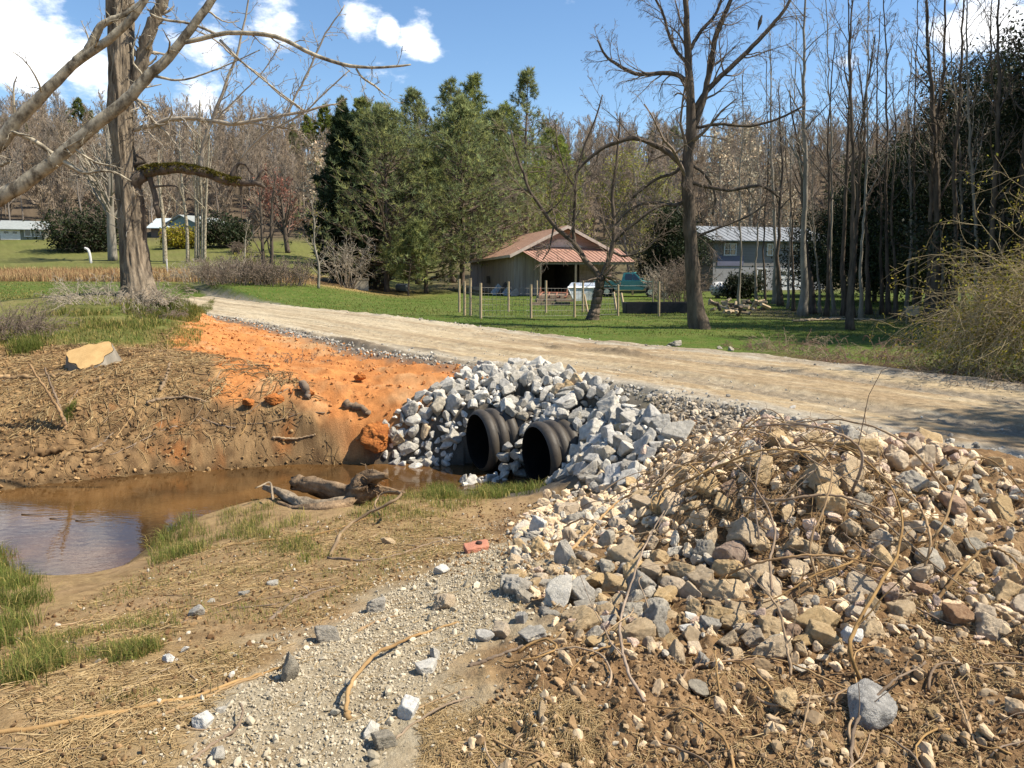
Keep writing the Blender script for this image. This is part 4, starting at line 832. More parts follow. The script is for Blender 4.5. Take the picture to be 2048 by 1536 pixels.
# --- shrubs: many thin stems, some with leaves
def shrub(seed, name, label, loc, hgt, w, n=60, mt=M_TWIG, sub=5, trop=-.1, lean=.7, leafm=None, r0=.012, rmin=.006, group=None, cat='shrub', fine=3, base_w=.25):
    rng = rs(seed); mb = MB(); a = rng.random(n)*2*pi; rr_ = rng.random(n)**.5*w*base_w
    base = np.stack([np.cos(a)*rr_, np.sin(a)*rr_, np.full(n, -.05)], 1); d = np.stack([np.cos(a)*lean*rng.random(n), np.sin(a)*lean*rng.random(n), np.ones(n)], 1)
    L = hgt*rng.uniform(.6, 1.15, n); b = grow(rng, base, d, L, np.full(n, r0), 8, .14, (0, 0, trop)); add_batch(mb, b, 4, rmin=rmin)
    c = child_batch(rng, *b, sub, .25, 1, (.3, .6), .6, (.4, 1.0), (0, 0, trop), 5, .2); add_batch(mb, c, 3, rmin=rmin*.8)
    pts = c[0][:, 1:].reshape(-1, 3)
    if fine: e = child_batch(rng, *c, fine, .2, 1, (.4, .7), .7, (.4, 1.0), (0, 0, trop), 4, .25); add_batch(mb, e, 3, rmin=rmin*.7); pts = e[0][:, 1:].reshape(-1, 3)
    o = thing(name, label, cat, loc, group); mb.build('stems', mt, o)
    if leafm is not None:
        lf = MB(); leaves(lf, rng, pts[rng.random(len(pts)) < leafm[1]], leafm[2], leafm[3], leafm[4]); lf.build('leaves', leafm[0], o)
    return o
def gl(u, v): g = gpos(u, v); return g
shrub(600, 'round_shrub', 'big dense brown shrub over the concrete block below the pines', gl(745,575), 4.6, 4.2, n=90, lean=1.0, r0=.03, rmin=.018, sub=6, mt=M_TWIG)
shrub(601, 'pale_shrub', 'loose pale shrub left of the big brown shrub', gl(695,576), 3.6, 2.0, n=24, mt=M_TWIGPALE, r0=.03, rmin=.014)
shrub(602, 'brown_thicket', 'dark brown thicket along the edge of the field left of the twin-stemmed tree', gl(480,568), 1.7, 4.0, n=120, lean=.8, base_w=.5, rmin=.012, r0=.016, mt=M_TWIG)
shrub(603, 'brown_thicket', 'dark brown thicket at the foot of the twin-stemmed tree', gl(560,570), 1.6, 3.2, n=110, lean=.8, base_w=.5, rmin=.012, r0=.016, mt=M_TWIG)
shrub(604, 'straw_thicket', 'straw-coloured tangle of stalks right of the big trunk', gl(430,566), 1.5, 3.5, n=110, lean=.5, base_w=.55, rmin=.010, r0=.014, mt=M_TWIGPALE, trop=-.3)
shrub(605, 'leafy_shrub', 'green budding shrub between thicket and gravel drive', gl(505,560), 1.8, 2.0, n=40, leafm=(M_BUDLEAF, .4, .16, .1, 2), rmin=.012)
shrub(606, 'round_bush', 'small dark round bush on the far lawn', gl(480,508), 1.3, 1.6, n=70, lean=1.0, rmin=.015, r0=.02)
shrub(607, 'yellow_bush', 'yellow flowering bush before the long low house', at(360,480,96) - [0,0,.9], 2.2, 3.2, n=60, lean=1.0, rmin=.02, leafm=(leafmat('yellow bush', (.30, .27, .03), .3), .8, .3, .3, 2))
shrub(608, 'rusty_bush', 'rusty bush on the far lawn beside the single pale trunk', gl(355,492), 2.0, 3.0, n=70, lean=1.0, rmin=.02, r0=.025, mt=M_TWIGRED)
shrub(609, 'dark_bush', 'dark evergreen bush before the gable of the low house', at(450,478,98) - [0,0,.9], 3.0, 4.6, n=60, lean=1.0, rmin=.02, leafm=(M_DARKLEAF, .9, .35, .35, 3))
shrub(610, 'dark_bush', 'large dark evergreen bush right of the small grey house', at(170,494,92) - [0,0,1.0], 5.2, 4.2, n=80, lean=1.1, rmin=.03, r0=.04, leafm=(M_DARKLEAF, .8, .35, .4, 3))
shrub(611, 'brush', 'grey brush beside the parked truck', gl(1362,606), 2.6, 3.4, n=70, rmin=.012, r0=.015, mt=M_TWIG)
shrub(612, 'brush', 'thin brush along the shaded edge of the lawn left of the house', gl(1330,600), 2.0, 2.2, n=40, rmin=.012, r0=.015, mt=M_TWIGPALE)
# dead branches and brush at the foot of the big tree and at the left edge
shrub(613, 'brush_pile', 'grey brush pile at the foot of the big tree', gl(235,602), .75, 2.2, n=120, lean=1.6, base_w=.6, rmin=.005, r0=.010, mt=M_TWIGPALE, trop=-.8, cat='brush')
shrub(614, 'brush_pile', 'dark tangled brush at the left edge beside the grass', gl(-5,672), .75, 1.5, n=160, lean=1.5, base_w=.55, rmin=.004, r0=.009, mt=M_TWIG, trop=-.6, cat='brush')
shrub(615, 'brush_pile', 'low dark brush below the right root of the big tree', gl(285,630), .28, 1.4, n=90, lean=1.8, base_w=.7, rmin=.004, r0=.008, mt=M_TWIG, trop=-1.0, cat='brush')
shrub(616, 'brush_pile', 'brown brush lying on the orange clay', gl(590,715), .22, 1.2, n=80, lean=2.2, base_w=.7, rmin=.004, r0=.006, mt=M_TWIG, trop=-1.0, cat='brush')
# vine-grown bush at the right edge
def vine_bush(seed, name, label, loc, hgt, w, n, mt, leafm):
    rng = rs(seed); mb = MB(); a = rng.random(n)*2*pi; q = rng.random(n)**.5*w*.35
    base = np.stack([np.cos(a)*q, np.sin(a)*q, hgt*rng.uniform(.0, .55, n)], 1); d = np.stack([np.cos(a), np.sin(a), rng.uniform(.6, 2.2, n)], 1)
    L = hgt*rng.uniform(.6, 1.1, n); b = grow(rng, base, d, L, rng.uniform(.005, .012, n), 14, .16, (0, 0, -1.9)); add_batch(mb, b, 4, rmin=.0035)
    c = child_batch(rng, *b, 5, .2, 1, (.25, .6), .6, (.4, 1.1), (0, 0, -.8), 7, .25); add_batch(mb, c, 3, rmin=.0028)
    e = child_batch(rng, *c, 3, .2, 1, (.3, .6), .7, (.4, 1.1), (0, 0, -.4), 4, .3); add_batch(mb, e, 3, rmin=.0022)
    k = 7; tb = MB(); a = rng.random(k)*6.28; s = grow(rng, np.stack([np.cos(a)*.15, np.sin(a)*.15, np.full(k, -.1)], 1), np.stack([np.cos(a)*.3, np.sin(a)*.3, np.ones(k)], 1), np.full(k, hgt*.9), np.full(k, .035), 9, .12, (0, 0, .2)); add_batch(tb, s, 7)
    o = thing(name, label, 'bush', loc); tb.build('trunk', M_DARKBARK, o); mb.build('vines', mt, o)
    lf = MB(); pts = e[0][:, 1:].reshape(-1, 3); leaves(lf, rng, pts[rng.random(len(pts)) < leafm[1]], leafm[2], .05, leafm[3], (.5, 1.5)); lf.build('leaves', leafm[0], o); return o
M_VINE = mat('dry vines', (.52, .42, .25), rough=.9, col2=(.27, .21, .11), scale=3, spec=.1)
M_SPRIG = leafmat('yellow-green sprigs', (.26, .24, .04), .45)
g = gpos(2075, 775); vine_bush(620, 'vine_bush', 'tall bush smothered in dry vines with yellow-green sprigs at the right edge', (g[0]+1.0, g[1]+.6, gz(g[0]+1.0, g[1]+.6)), 2.6, 1.9, 420, M_VINE, (M_SPRIG, .40, .05, 3))
vine_bush(621, 'vine_bush', 'lower vine-grown bush left of the tall one beside the road', (*gpos(1935, 742)[:2], gz(*gpos(1935, 742)[:2])), 1.0, .7, 34, M_VINE, (M_SPRIG, .30, .045, 2))
LB = ['bramble of bare thorny canes beside the road, farthest left of the row', 'second bramble of the row beside the road from the left', 'reddish bramble in the middle of the roadside row', 'thick bramble at the road edge below the leaning sign', 'bramble of bare canes left of the vine-grown bushes', 'bramble sprawling in front of the tall vine-grown bush']
for q, (u, v, h, w) in enumerate([(1530,700,.55,1.0),(1610,706,.7,1.2),(1700,718,.8,1.4),(1770,728,.85,1.5),(1850,740,.9,1.4),(1960,765,.7,1.2)]):
    g = gpos(u, v); shrub(630+q, 'bramble', LB[q], (g[0], g[1]+.3, gz(g[0], g[1]+.3)), h*.85, w*1.4, n=60, mt=mat('bramble canes', [(.24,.13,.10),(.30,.22,.15)][q % 2], var=.3), lean=1.8, trop=-1.3, base_w=.6, r0=.006, rmin=.0035, sub=4, fine=3, group=None, cat='bramble')
# ------------------------------------------------------------------ culvert pipes
M_PIPE = mat('weathered black plastic', (.020, .019, .018), rough=.55, col2=(.065, .054, .042), scale=6, bump=.4, bscale=40, spec=.3, bdist=.01, stretch=(1, 1, 1), ramp=(.5, .8))
for q, p in enumerate(PIPES):
    prof = []; x = 0.0; R0 = PIPE_R
    # rounded lip, then corrugation rings
    for ring in range(14):
        for f in np.linspace(0, 1, 9)[:-1]: prof.append((ring*.165 + f*.165, R0 - .062 + .062*abs(sin(pi*f))**.55))
    prof = np.array(prof); k = 56; a = np.arange(k)*2*pi/k
    ax = np.array([PIPE_AX[0], PIPE_AX[1], .035]); ax = unit(ax); U = unit(np.cross(ax, [0, 0, 1])); V = np.cross(U, ax); V = V if V[2] > 0 else -V
    c0 = np.array([p[0], p[1], WATER_Z - .02 + R0 - .02])
    def rings(pr, flip):
        v = (ax[None, None]*pr[:, None, None, 0] + pr[:, None, None, 1]*(np.cos(a)[None, :, None]*U + np.sin(a)[None, :, None]*V)).reshape(-1, 3)
        i = np.arange(len(pr)-1)[:, None]*k; j = np.arange(k)[None]; jn = (j+1) % k
        qd = np.stack([i+j, i+jn, i+k+jn, i+k+j], -1).reshape(-1, 4); return v, qd[:, ::-1] if flip else qd
    o = thing('culvert_pipe', ['large black corrugated culvert pipe, the left one, set back among the grey stones', 'large black corrugated culvert pipe, the right one, nearer the camera'][q], 'culvert pipe', c0, 'black culvert pipes under the road')
    m = MB(); m.add(*rings(prof, True)); m.build('corrugated_wall', M_PIPE, o)
    inn = np.array([(0, R0-.062), (.02, R0-.075), (.05, R0-.078), (2.3, R0-.078)]); m = MB(); m.add(*rings(inn, False)); m.build('inner_wall', mat('inner black plastic', (.010, .0095, .009), rough=.95, var=.3, scale=6, spec=.05), o)

# ------------------------------------------------------------------ stones
def ico(n):
    t = (1+5**.5)/2; v = [(-1,t,0),(1,t,0),(-1,-t,0),(1,-t,0),(0,-1,t),(0,1,t),(0,-1,-t),(0,1,-t),(t,0,-1),(t,0,1),(-t,0,-1),(-t,0,1)]; v = [tuple(unit(np.array(x, float))) for x in v]
    f = [(0,11,5),(0,5,1),(0,1,7),(0,7,10),(0,10,11),(1,5,9),(5,11,4),(11,10,2),(10,7,6),(7,1,8),(3,9,4),(3,4,2),(3,2,6),(3,6,8),(3,8,9),(4,9,5),(2,4,11),(6,2,10),(8,6,7),(9,8,1)]
    for _ in range(n):
        c = {}; g = []
        def mid(a, b):
            key = (min(a, b), max(a, b))
            if key not in c: v.append(tuple(unit((np.array(v[a])+np.array(v[b]))/2))); c[key] = len(v)-1
            return c[key]
        for a, b, d in f: x, y, z = mid(a, b), mid(b, d), mid(d, a); g += [(a,x,z),(b,y,x),(d,z,y),(x,y,z)]
        f = g
    return np.array(v), np.array(f)
ICO = {n: ico(n) for n in (0, 1, 2, 3, 4)}
def stone(rng, lvl=4, planes=13, sharp=30.0, size=(1, .8, .62), rough=.05, seed=0, blocky=0.0):
    """broken stone: a ball cut by random planes, edges slightly worn, surface chipped"""
    D, F = ICO[lvl]; n = unit(rng.normal(size=(planes, 3))); h = rng.uniform(.52, .95, planes)
    if blocky:
        B = np.vstack([np.eye(3), -np.eye(3)]) + rng.normal(size=(6, 3))*.16; n = np.vstack([unit(B), n[:5]]); h = np.r_[rng.uniform(.62, .78, 6), rng.uniform(.8, 1, 5)]
    c = D @ n.T; r = np.where(c > .05, h[None]/np.maximum(c, .05), 9); m = r.min(1, keepdims=True); r = -np.log(np.exp(-sharp*(r - m)).sum(1))/sharp + m[:, 0]; r = np.minimum(r, 1.35)
    r = r*(1 + rough*2*(noise3(D*3.1 + seed*3.3, seed) - .5) + rough*1.3*(noise3(D*8 + seed, seed+1) - .5) + rough*.6*(noise3(D*19 + seed, seed+2) - .5))
    v = D*r[:, None]; v = v/np.abs(v).max(); return v*np.asarray(size)[None], F
M_GRANITE = mat('grey granite', (.60, .56, .485), rough=.9, col2=(.31, .29, .25), scale=3.2, bump=.7, bscale=22, spec=.2, bdist=.03, objvar=.26, ramp=(.3, .7))
M_TANROCK = mat('tan sandstone', (.72, .555, .35), rough=.95, col2=(.48, .35, .21), scale=3.5, bump=.8, bscale=24, spec=.12, bdist=.035, objvar=.17, ramp=(.3, .7))
M_REDROCK = mat('reddish stone', (.56, .39, .26), rough=.95, col2=(.34, .215, .14), scale=3.5, bump=.8, bscale=24, spec=.12, bdist=.035, objvar=.25)
M_GREYROCK = mat('grey stone', (.57, .51, .41), rough=.95, col2=(.32, .29, .24), scale=3.5, bump=.8, bscale=24, spec=.15, bdist=.035, objvar=.25)
M_WHITEROCK = mat('white stone', (.72, .68, .60), rough=.9, col2=(.46, .44, .39), scale=3.5, bump=.6, bscale=24, spec=.15, bdist=.03, objvar=.1)
rng = rs(700)
def protos(n, ms, lvl, **k):
    out = []
    for i in range(n):
        mb = MB(); s = (1, rng.uniform(.62, .95), rng.uniform(.45, .78)); kw = dict(k); 
        v, f = stone(rng, lvl, size=s, seed=700+i, blocky=(i % 3 == 0), **kw); mb.add(v, t=f); out.append([mb.mesh('stone', m) for m in ms])
    return out
PR_ANG = protos(14, [M_GRANITE, M_WHITEROCK], 4, planes=9, sharp=60, rough=.05)
PR_RND = protos(16, [M_TANROCK, M_REDROCK, M_GREYROCK, M_WHITEROCK], 4, planes=16, sharp=15, rough=.085)
RL = [stone(rs(710+i), 2, size=(1, rng.uniform(.6, .95), rng.uniform(.45, .8)), planes=12, sharp=16, rough=.07, seed=710+i) for i in range(12)]
PB = [stone(rs(730+i), 1, size=(1, rng.uniform(.6, .95), rng.uniform(.45, .8)), planes=9, sharp=16, rough=.05, seed=730+i) for i in range(12)]
def normal_at(x, y, e=.12): return unit(np.array([-(gz(x+e, y)-gz(x-e, y))/(2*e), -(gz(x, y+e)-gz(x, y-e))/(2*e), 1.0]))
def set_rot(o, nrm, rng, tilt=.35):
    n = unit(np.asarray(nrm) + rng.normal(size=3)*tilt); q = Vector(n).to_track_quat('Z', 'Y'); from mathutils import Quaternion
    o.rotation_mode = 'QUATERNION'; o.rotation_quaternion = q @ Quaternion((0, 0, 1), rng.random()*6.28)
def put_stone(me, x, y, z, s, nrm, rng, label, group, name='stone', cat='stone', tilt=.35):
    o = bpy.data.objects.new(name, me); COL.objects.link(o); o.location = (x, y, z); o.scale = (s,)*3; set_rot(o, nrm, rng, tilt); return tag(o, label, cat, group)
def dart(rng, P, sizes, tries=60, k=.62, taken=None, bias=None):
    """place discs of the given radii (largest first) inside the ground polygon"""
    P = np.array(P); lo = P.min(0); hi = P.max(0); out = list(taken or []); n0 = len(out)
    arr = np.array(out) if out else np.zeros((0, 3))
    for s in sorted(sizes, reverse=True):
        c = lo + (hi-lo)*rng.random((tries, 2)); c = c[poly_sd(P, c[:, 0], c[:, 1]) < 0]
        if bias is not None and len(c): c = c[rng.random(len(c)) < bias(c[:, 0], c[:, 1], s)]
        for p in c:
            if len(arr) == 0 or (((arr[:, 0]-p[0])**2 + (arr[:, 1]-p[1])**2) > (k*(arr[:, 2]+s))**2).all(): arr = np.vstack([arr, [p[0], p[1], s]]); break
    return arr[n0:]
# --- riprap round the pipes: placed on the slope by surface points so that the steep face is covered too
rng = rs(705); LABR = 'angular pale grey riprap stone heaped round the black culvert pipes'
nrip = 0
def pipe_clear(x, y, z, s):
    for p in PIPES:
        a = (x-p[0])*PIPE_AX[0] + (y-p[1])*PIPE_AX[1]; l = -(x-p[0])*PIPE_AX[1] + (y-p[1])*PIPE_AX[0]; dz = z - (WATER_Z + PIPE_R - .04)
        rad = np.hypot(l, dz)
        if a < .42 and a > -2.2 and abs(l) < PIPE_R + s*.35 and dz < PIPE_R + s*.3: return False
        if a >= .42 and rad < PIPE_R + s*.25: return False
        if a < 0 and a > -2.2 and abs(l) < PIPE_R + s*.3: return False
    return True
# surface for the riprap: slope between the toe and the road shoulder, bulging over the pipes
def rip_z(x, y):
    n, t = road_nt(np.array([x]), np.array([y])); n = float(n[0]); k = min(max((n - RHW - .12)/1.5, 0), 1); base = -.04 - 1.22*k
    return max(base, gz(x, y) if abs(gz(x, y)) < 1.15 else base)
RIP = np.array(Z_RIPRAP)
# outline on the ground in plan: along the road from the clay bank to the pile
RIPP = [tuple(px_at_z(u, v, z)[:2]) for u, v, z in [(742,912,-1.2),(775,888,-1.0),(835,815,-.5),(895,775,-.25),(955,745,-.1),(1050,732,-.05),(1130,748,-.05),(1235,785,-.05),(1325,828,-.05),(1372,868,-.15),(1320,925,-.45),(1270,965,-.5),(1180,985,-.8),(1095,990,-1.2),(1030,985,-1.25),(930,978,-1.25),(900,950,-1.25),(760,925,-1.25)]]
sizes = np.r_[rng.uniform(.14, .19, 40), rng.uniform(.095, .14, 220), rng.uniform(.06, .10, 420)]
taken = []
for p in PIPES:                                               # collar of stones packed against both flanks of each pipe head
    for sd_ in (-1, 1):
        for zc_ in np.arange(-1.22, -.78, .14):
            for a_ in (.12, .36):
                dz = zc_ - (WATER_Z + PIPE_R - .04); ch = PIPE_R if dz < 0 else max(PIPE_R**2 - dz*dz, .01)**.5
                s = rng.uniform(.09, .13); l_ = sd_*(ch + s*.8 + rng.uniform(.03, .09)); aa = a_ + rng.uniform(-.03, .06)
                taken.append((p[0] + PIPE_AX[0]*aa - PIPE_AX[1]*l_, p[1] + PIPE_AX[1]*aa + PIPE_AX[0]*l_, zc_ + rng.uniform(-.02, .03), s))
taken = [t_ for i_, t_ in enumerate(taken) if all(not (abs((t_[0]-p[0])*PIPE_AX[0] + (t_[1]-p[1])*PIPE_AX[1]) < .6 and abs(-(t_[0]-p[0])*PIPE_AX[1] + (t_[1]-p[1])*PIPE_AX[0]) < PIPE_R + t_[3]*.75) for p in PIPES)]
for s in sizes:
    for _ in range(50):
        lo = np.min(RIPP, 0); hi = np.max(RIPP, 0); x, y = lo + (hi-lo)*rng.random(2)
        if poly_sd(RIPP, np.array([x]), np.array([y]))[0] > -.02: continue
        z = rip_z(x, y) + s*rng.uniform(.05, .3)
        for p in PIPES:                                       # stones lying over the pipe crowns
            a = (x-p[0])*PIPE_AX[0] + (y-p[1])*PIPE_AX[1]; l = -(x-p[0])*PIPE_AX[1] + (y-p[1])*PIPE_AX[0]
            if a > .42 and abs(l) < PIPE_R: z = max(z, WATER_Z + PIPE_R - .04 + (PIPE_R**2 - l*l)**.5 + s*.35)
        if not pipe_clear(x, y, z, s): continue
        if taken:
            T_ = np.array(taken); d2 = ((T_[:, :3] - [x, y, z])**2).sum(1)
            if (d2 < (.56*(T_[:, 3] + s))**2).any(): continue
        taken.append((x, y, z, s)); break
taken = sorted(taken, key=lambda r: -r[3]); rest = MB()
nrm_r = unit(np.array([-.62, -.55, .75]))
for q, (x, y, z, s) in enumerate(taken):
    if q < 300: put_stone((PR_ANG[rng.integers(14)][0 if rng.random() < .92 else 1] if rng.random() < .86 else PR_RND[rng.integers(16)][[0, 2, 2][rng.integers(3)]]), x, y, z, s*1.18, nrm_r, rng, LABR, 'riprap stones round the culvert pipes', 'riprap_stone', tilt=.55)
    else:
        v, f = RL[rng.integers(12)]; rest.add(v @ randrot(rng).T*s + [x, y, z], t=f)
# rubble filling the gaps behind the big stones
for q in range(1500):
    lo = np.min(RIPP, 0); hi = np.max(RIPP, 0); x, y = lo + (hi-lo)*rng.random(2); s = rng.uniform(.04, .10)
    if poly_sd(RIPP, np.array([x]), np.array([y]))[0] > 0: continue
    z = rip_z(x, y) - s*.5
    if not pipe_clear(x, y, z, s + .03): continue
    v, f = RL[rng.integers(12)]; rest.add(v @ randrot(rng).T*s + [x, y, z], t=f)
tag(rest.build('riprap_rubble', M_GRANITE, smooth_=False), kind='stuff')
# sheet of earth that carries the stones between and over the pipes
# --- foreground stones one can name
v, f = stone(rs(91), 4, planes=8, sharp=26, size=(1, .82, .74), rough=.05, seed=91); mb = MB(); mb.add(v, t=f); BOULDER = [[None]]; BOULDER = [[mb.mesh('boulder', mat('blue-grey stone', (.50, .475, .43), rough=.85, col2=(.21, .20, .185), scale=3, bump=.8, bscale=18, spec=.2, bdist=.03))]]
NAMED = [(1730,1412,54,'large blue-grey boulder with a dark fractured face in the right foreground',BOULDER,0,.9,'boulder'),(583,1348,32,'pale grey pointed stone standing at the edge of the pale gravel','up',0,1,'stone'),(408,1440,27,'whitish grey lump at the lower left of the gravel',PR_ANG,1,1,'stone'),
 (447,1420,13,'small flat grey chip beside the whitish lump',PR_ANG,0,1,'stone'),(655,1272,24,'flat pale stone at the upper left edge of the gravel',PR_RND,2,1,'stone'),(432,1512,22,'dark-faced grey stone at the bottom of the gravel',PR_ANG,0,1,'stone'),
 (548,1168,15,'flat grey stone half sunk in the straw, the rightmost of four',PR_ANG,0,1,'stone'),(487,1190,14,'flat grey stone half sunk in the straw left of the rightmost',PR_ANG,0,1,'stone'),(390,1228,20,'wide flat grey stone half sunk in the straw, the leftmost of four',PR_ANG,0,1,'stone'),(421,1204,10,'smallest grey stone half sunk in the straw above the wide flat one',PR_ANG,0,1,'stone'),
 (340,1318,15,'white stone on orange-brown mud at left',PR_ANG,1,1,'stone'),(371,1300,9,'small white pebble just right of the white stone on the mud',PR_ANG,1,1,'stone'),(885,1142,22,'white flat stone on the far edge of the gravel',PR_ANG,1,1,'stone'),(890,1205,24,'tan rounded stone alone on the gravel',PR_RND,0,1,'stone'),
 (752,1214,20,'brown-grey block on the far gravel edge left of the tan stone',PR_RND,2,1,'stone'),(968,1276,22,'blue-grey sharp stone beside the round tan one',PR_ANG,0,1,'stone'),(1003,1264,20,'round tan stone between two grey stones',PR_RND,0,1,'stone'),(1067,1275,30,'dusty round grey stone at the foot of the pile',PR_RND,2,1,'stone'),
 (1043,1238,17,'small white-grey block above the dusty round stone',PR_ANG,0,1,'stone'),(868,1308,20,'long flat grey chip lying in the gravel',PR_ANG,0,1,'stone'),(853,1338,24,'elongated pale stone in the gravel below the flat chip',PR_ANG,1,1,'stone'),(818,1422,26,'pale flat slab with a notch low in the gravel',PR_ANG,1,1,'stone'),
 (741,1458,24,'upright narrow white stone low in the gravel',PR_ANG,1,1,'stone'),(769,1482,22,'buff lump right of the narrow white stone',PR_RND,2,1,'stone'),(1085,1380,24,'yellow block alone on the brown soil',PR_RND,0,1,'stone'),(1082,1442,26,'yellow pyramid-shaped stone below the yellow block','up',1,1,'stone'),
 (775,1084,15,'round tan stone in the straw by the creek',PR_RND,0,1,'stone'),(1128,1130,36,'tall pale grey stone standing at the left edge of the pile','up',0,1,'stone'),(1118,1195,46,'long blue-grey slab at the left foot of the pile',PR_ANG,0,1,'stone'),(1192,1165,32,'tall yellow-tan stone leaning on the blue-grey slab',PR_RND,0,1,'stone'),
 (1388,1374,26,'round grey stone on the soil below the pile',PR_RND,2,1,'stone'),(1570,1405,36,'knobbly tan stone on the soil left of the blue-grey boulder',PR_RND,0,1,'stone'),(1700,1280,32,'white rounded stone above the blue-grey boulder',PR_RND,3,1,'stone'),(1642,1278,30,'tan upright block left of the white rounded stone',PR_RND,0,1,'stone'),
 (1527,1500,16,'small white stone low in the brown soil',PR_RND,3,1,'stone'),(1665,1520,20,'buff stone at the bottom edge right of the small white one',PR_RND,0,1,'stone'),(1865,1430,20,'half-buried tan stone right of the blue-grey boulder',PR_RND,0,1,'stone'),(1465,1110,36,'flat-faced reddish-tan rock high on the pile front',PR_RND,1,1,'stone'),
 (1655,1000,36,'large pale yellow rock near the top of the pile',PR_RND,0,1,'stone'),(1640,965,36,'long yellowish slab near the top of the pile',PR_RND,0,1,'stone'),(1905,1015,34,'broad pinkish rock on the right side of the pile',PR_RND,1,1,'stone'),(1515,890,24,'rounded brown rock on the crest of the pile',PR_RND,1,1,'stone'),(1625,915,26,'pale wedge of rock on the crest of the pile',PR_RND,0,1,'stone')]
rng = rs(720); UPM = []
for i, m_ in enumerate((M_GREYROCK, M_TANROCK)):
    v, f = stone(rs(66+i), 4, planes=9, sharp=40, size=(.72, .6, 1.0), rough=.04, seed=66+i); z = (v[:, 2]+1)/2; v[:, :2] *= (1.15 - .85*np.clip(z, 0, 1))[:, None]; mb = MB(); mb.add(v, t=f); UPM.append(mb.mesh('stone', m_))
NPOS = []
for (u, v, hw, lab, pr, mi, sc, cat) in NAMED:
    g = gpos(u, v + hw*.35); s = hw*np.linalg.norm(g - CAM)/FPX*1.06; NPOS.append((g[0], g[1], s))
    if pr == 'up':
        o = put_stone(UPM[mi], g[0], g[1], gz(g[0], g[1]) + s*.75, s*1.15, (0, 0, 1), rng, lab, None, tilt=.12)
    else: o = put_stone(pr[rng.integers(len(pr))][mi], g[0], g[1], gz(g[0], g[1]) + s*.42*sc, s, normal_at(g[0], g[1]), rng, lab, None, cat, cat, tilt=.25)
# --- brown rock pile
rng = rs(721)
P_A = gxy([(1010,1180),(1040,1060),(1080,1005),(1180,965),(1290,905),(1440,870),(1530,838),(1640,822),(1780,850),(1900,905),(2048,960),(2250,1040),(2300,1280),(2060,1285),(1960,1265),(1830,1235),(1740,1300),(1600,1330),(1480,1330),(1300,1350),(1180,1310),(1130,1240),(1080,1230)])
sz = np.r_[rng.uniform(.085, .12, 80), rng.uniform(.06, .085, 480), rng.uniform(.042, .065, 1100)]
pts = dart(rng, P_A, sz, tries=160, k=.60, taken=[(x, y, s) for x, y, s in NPOS])
def vis(x, y, s): return s/np.hypot(x, y)
order = np.argsort(-vis(pts[:, 0], pts[:, 1], pts[:, 2])); rest = [MB() for _ in range(3)]
zz = hbase(pts[:, 0], pts[:, 1])
def rock_mat(x, y, rng):
    right = smooth(.50, .66, x/np.maximum(y, .5)*(y/6.0 + .35)) if True else 0
    p = rng.random(); lefty = smooth(1.4, .2, x)
    if p < .09 + .36*lefty: return 2 if rng.random() < .9 else 3
    if p < .20 + .15*(x > 2.6)*(y > 4.5) + .25*(x > 3.0): return 1
    return 0
for c, q in enumerate(order):
    x, y, s = pts[q]; mi = rock_mat(x, y, rng); z = zz[q] + s*rng.uniform(.10, .50)
    if c < 250:
        lab = ['tan broken rock in the brown rock pile at right', 'reddish broken rock in the brown rock pile at right', 'grey broken rock in the brown rock pile at right', 'whitish broken rock in the brown rock pile at right'][mi]
        put_stone(PR_RND[rng.integers(16)][mi], x, y, z, s*1.12, normal_at(x, y), rng, lab, 'rocks of the brown pile', 'pile_rock', 'rock', tilt=.6)
    else:
        v, f = RL[rng.integers(12)]; rest[min(mi, 2)].add(v @ randrot(rng).T*s*1.1 + [x, y, z], t=f)
for q in range(2600):
    lo = np.min(P_A, 0); hi = np.max(P_A, 0); x, y = lo + (hi-lo)*rng.random(2)
    if poly_sd(P_A, np.array([x]), np.array([y]))[0] > .12*rng.random(): continue
    s = rng.uniform(.016, .045); v, f = RL[rng.integers(12)]; rest[[0, 0, 1, 2][rng.integers(4)]].add(v @ randrot(rng).T*s + [x, y, Hs(x, y) + s*.3], t=f)
for mb, m_, nm in zip(rest, (M_TANROCK, M_REDROCK, M_GREYROCK), ('tan_rubble', 'reddish_rubble', 'grey_rubble')): tag(mb.build(nm, m_, smooth_=False), kind='stuff')
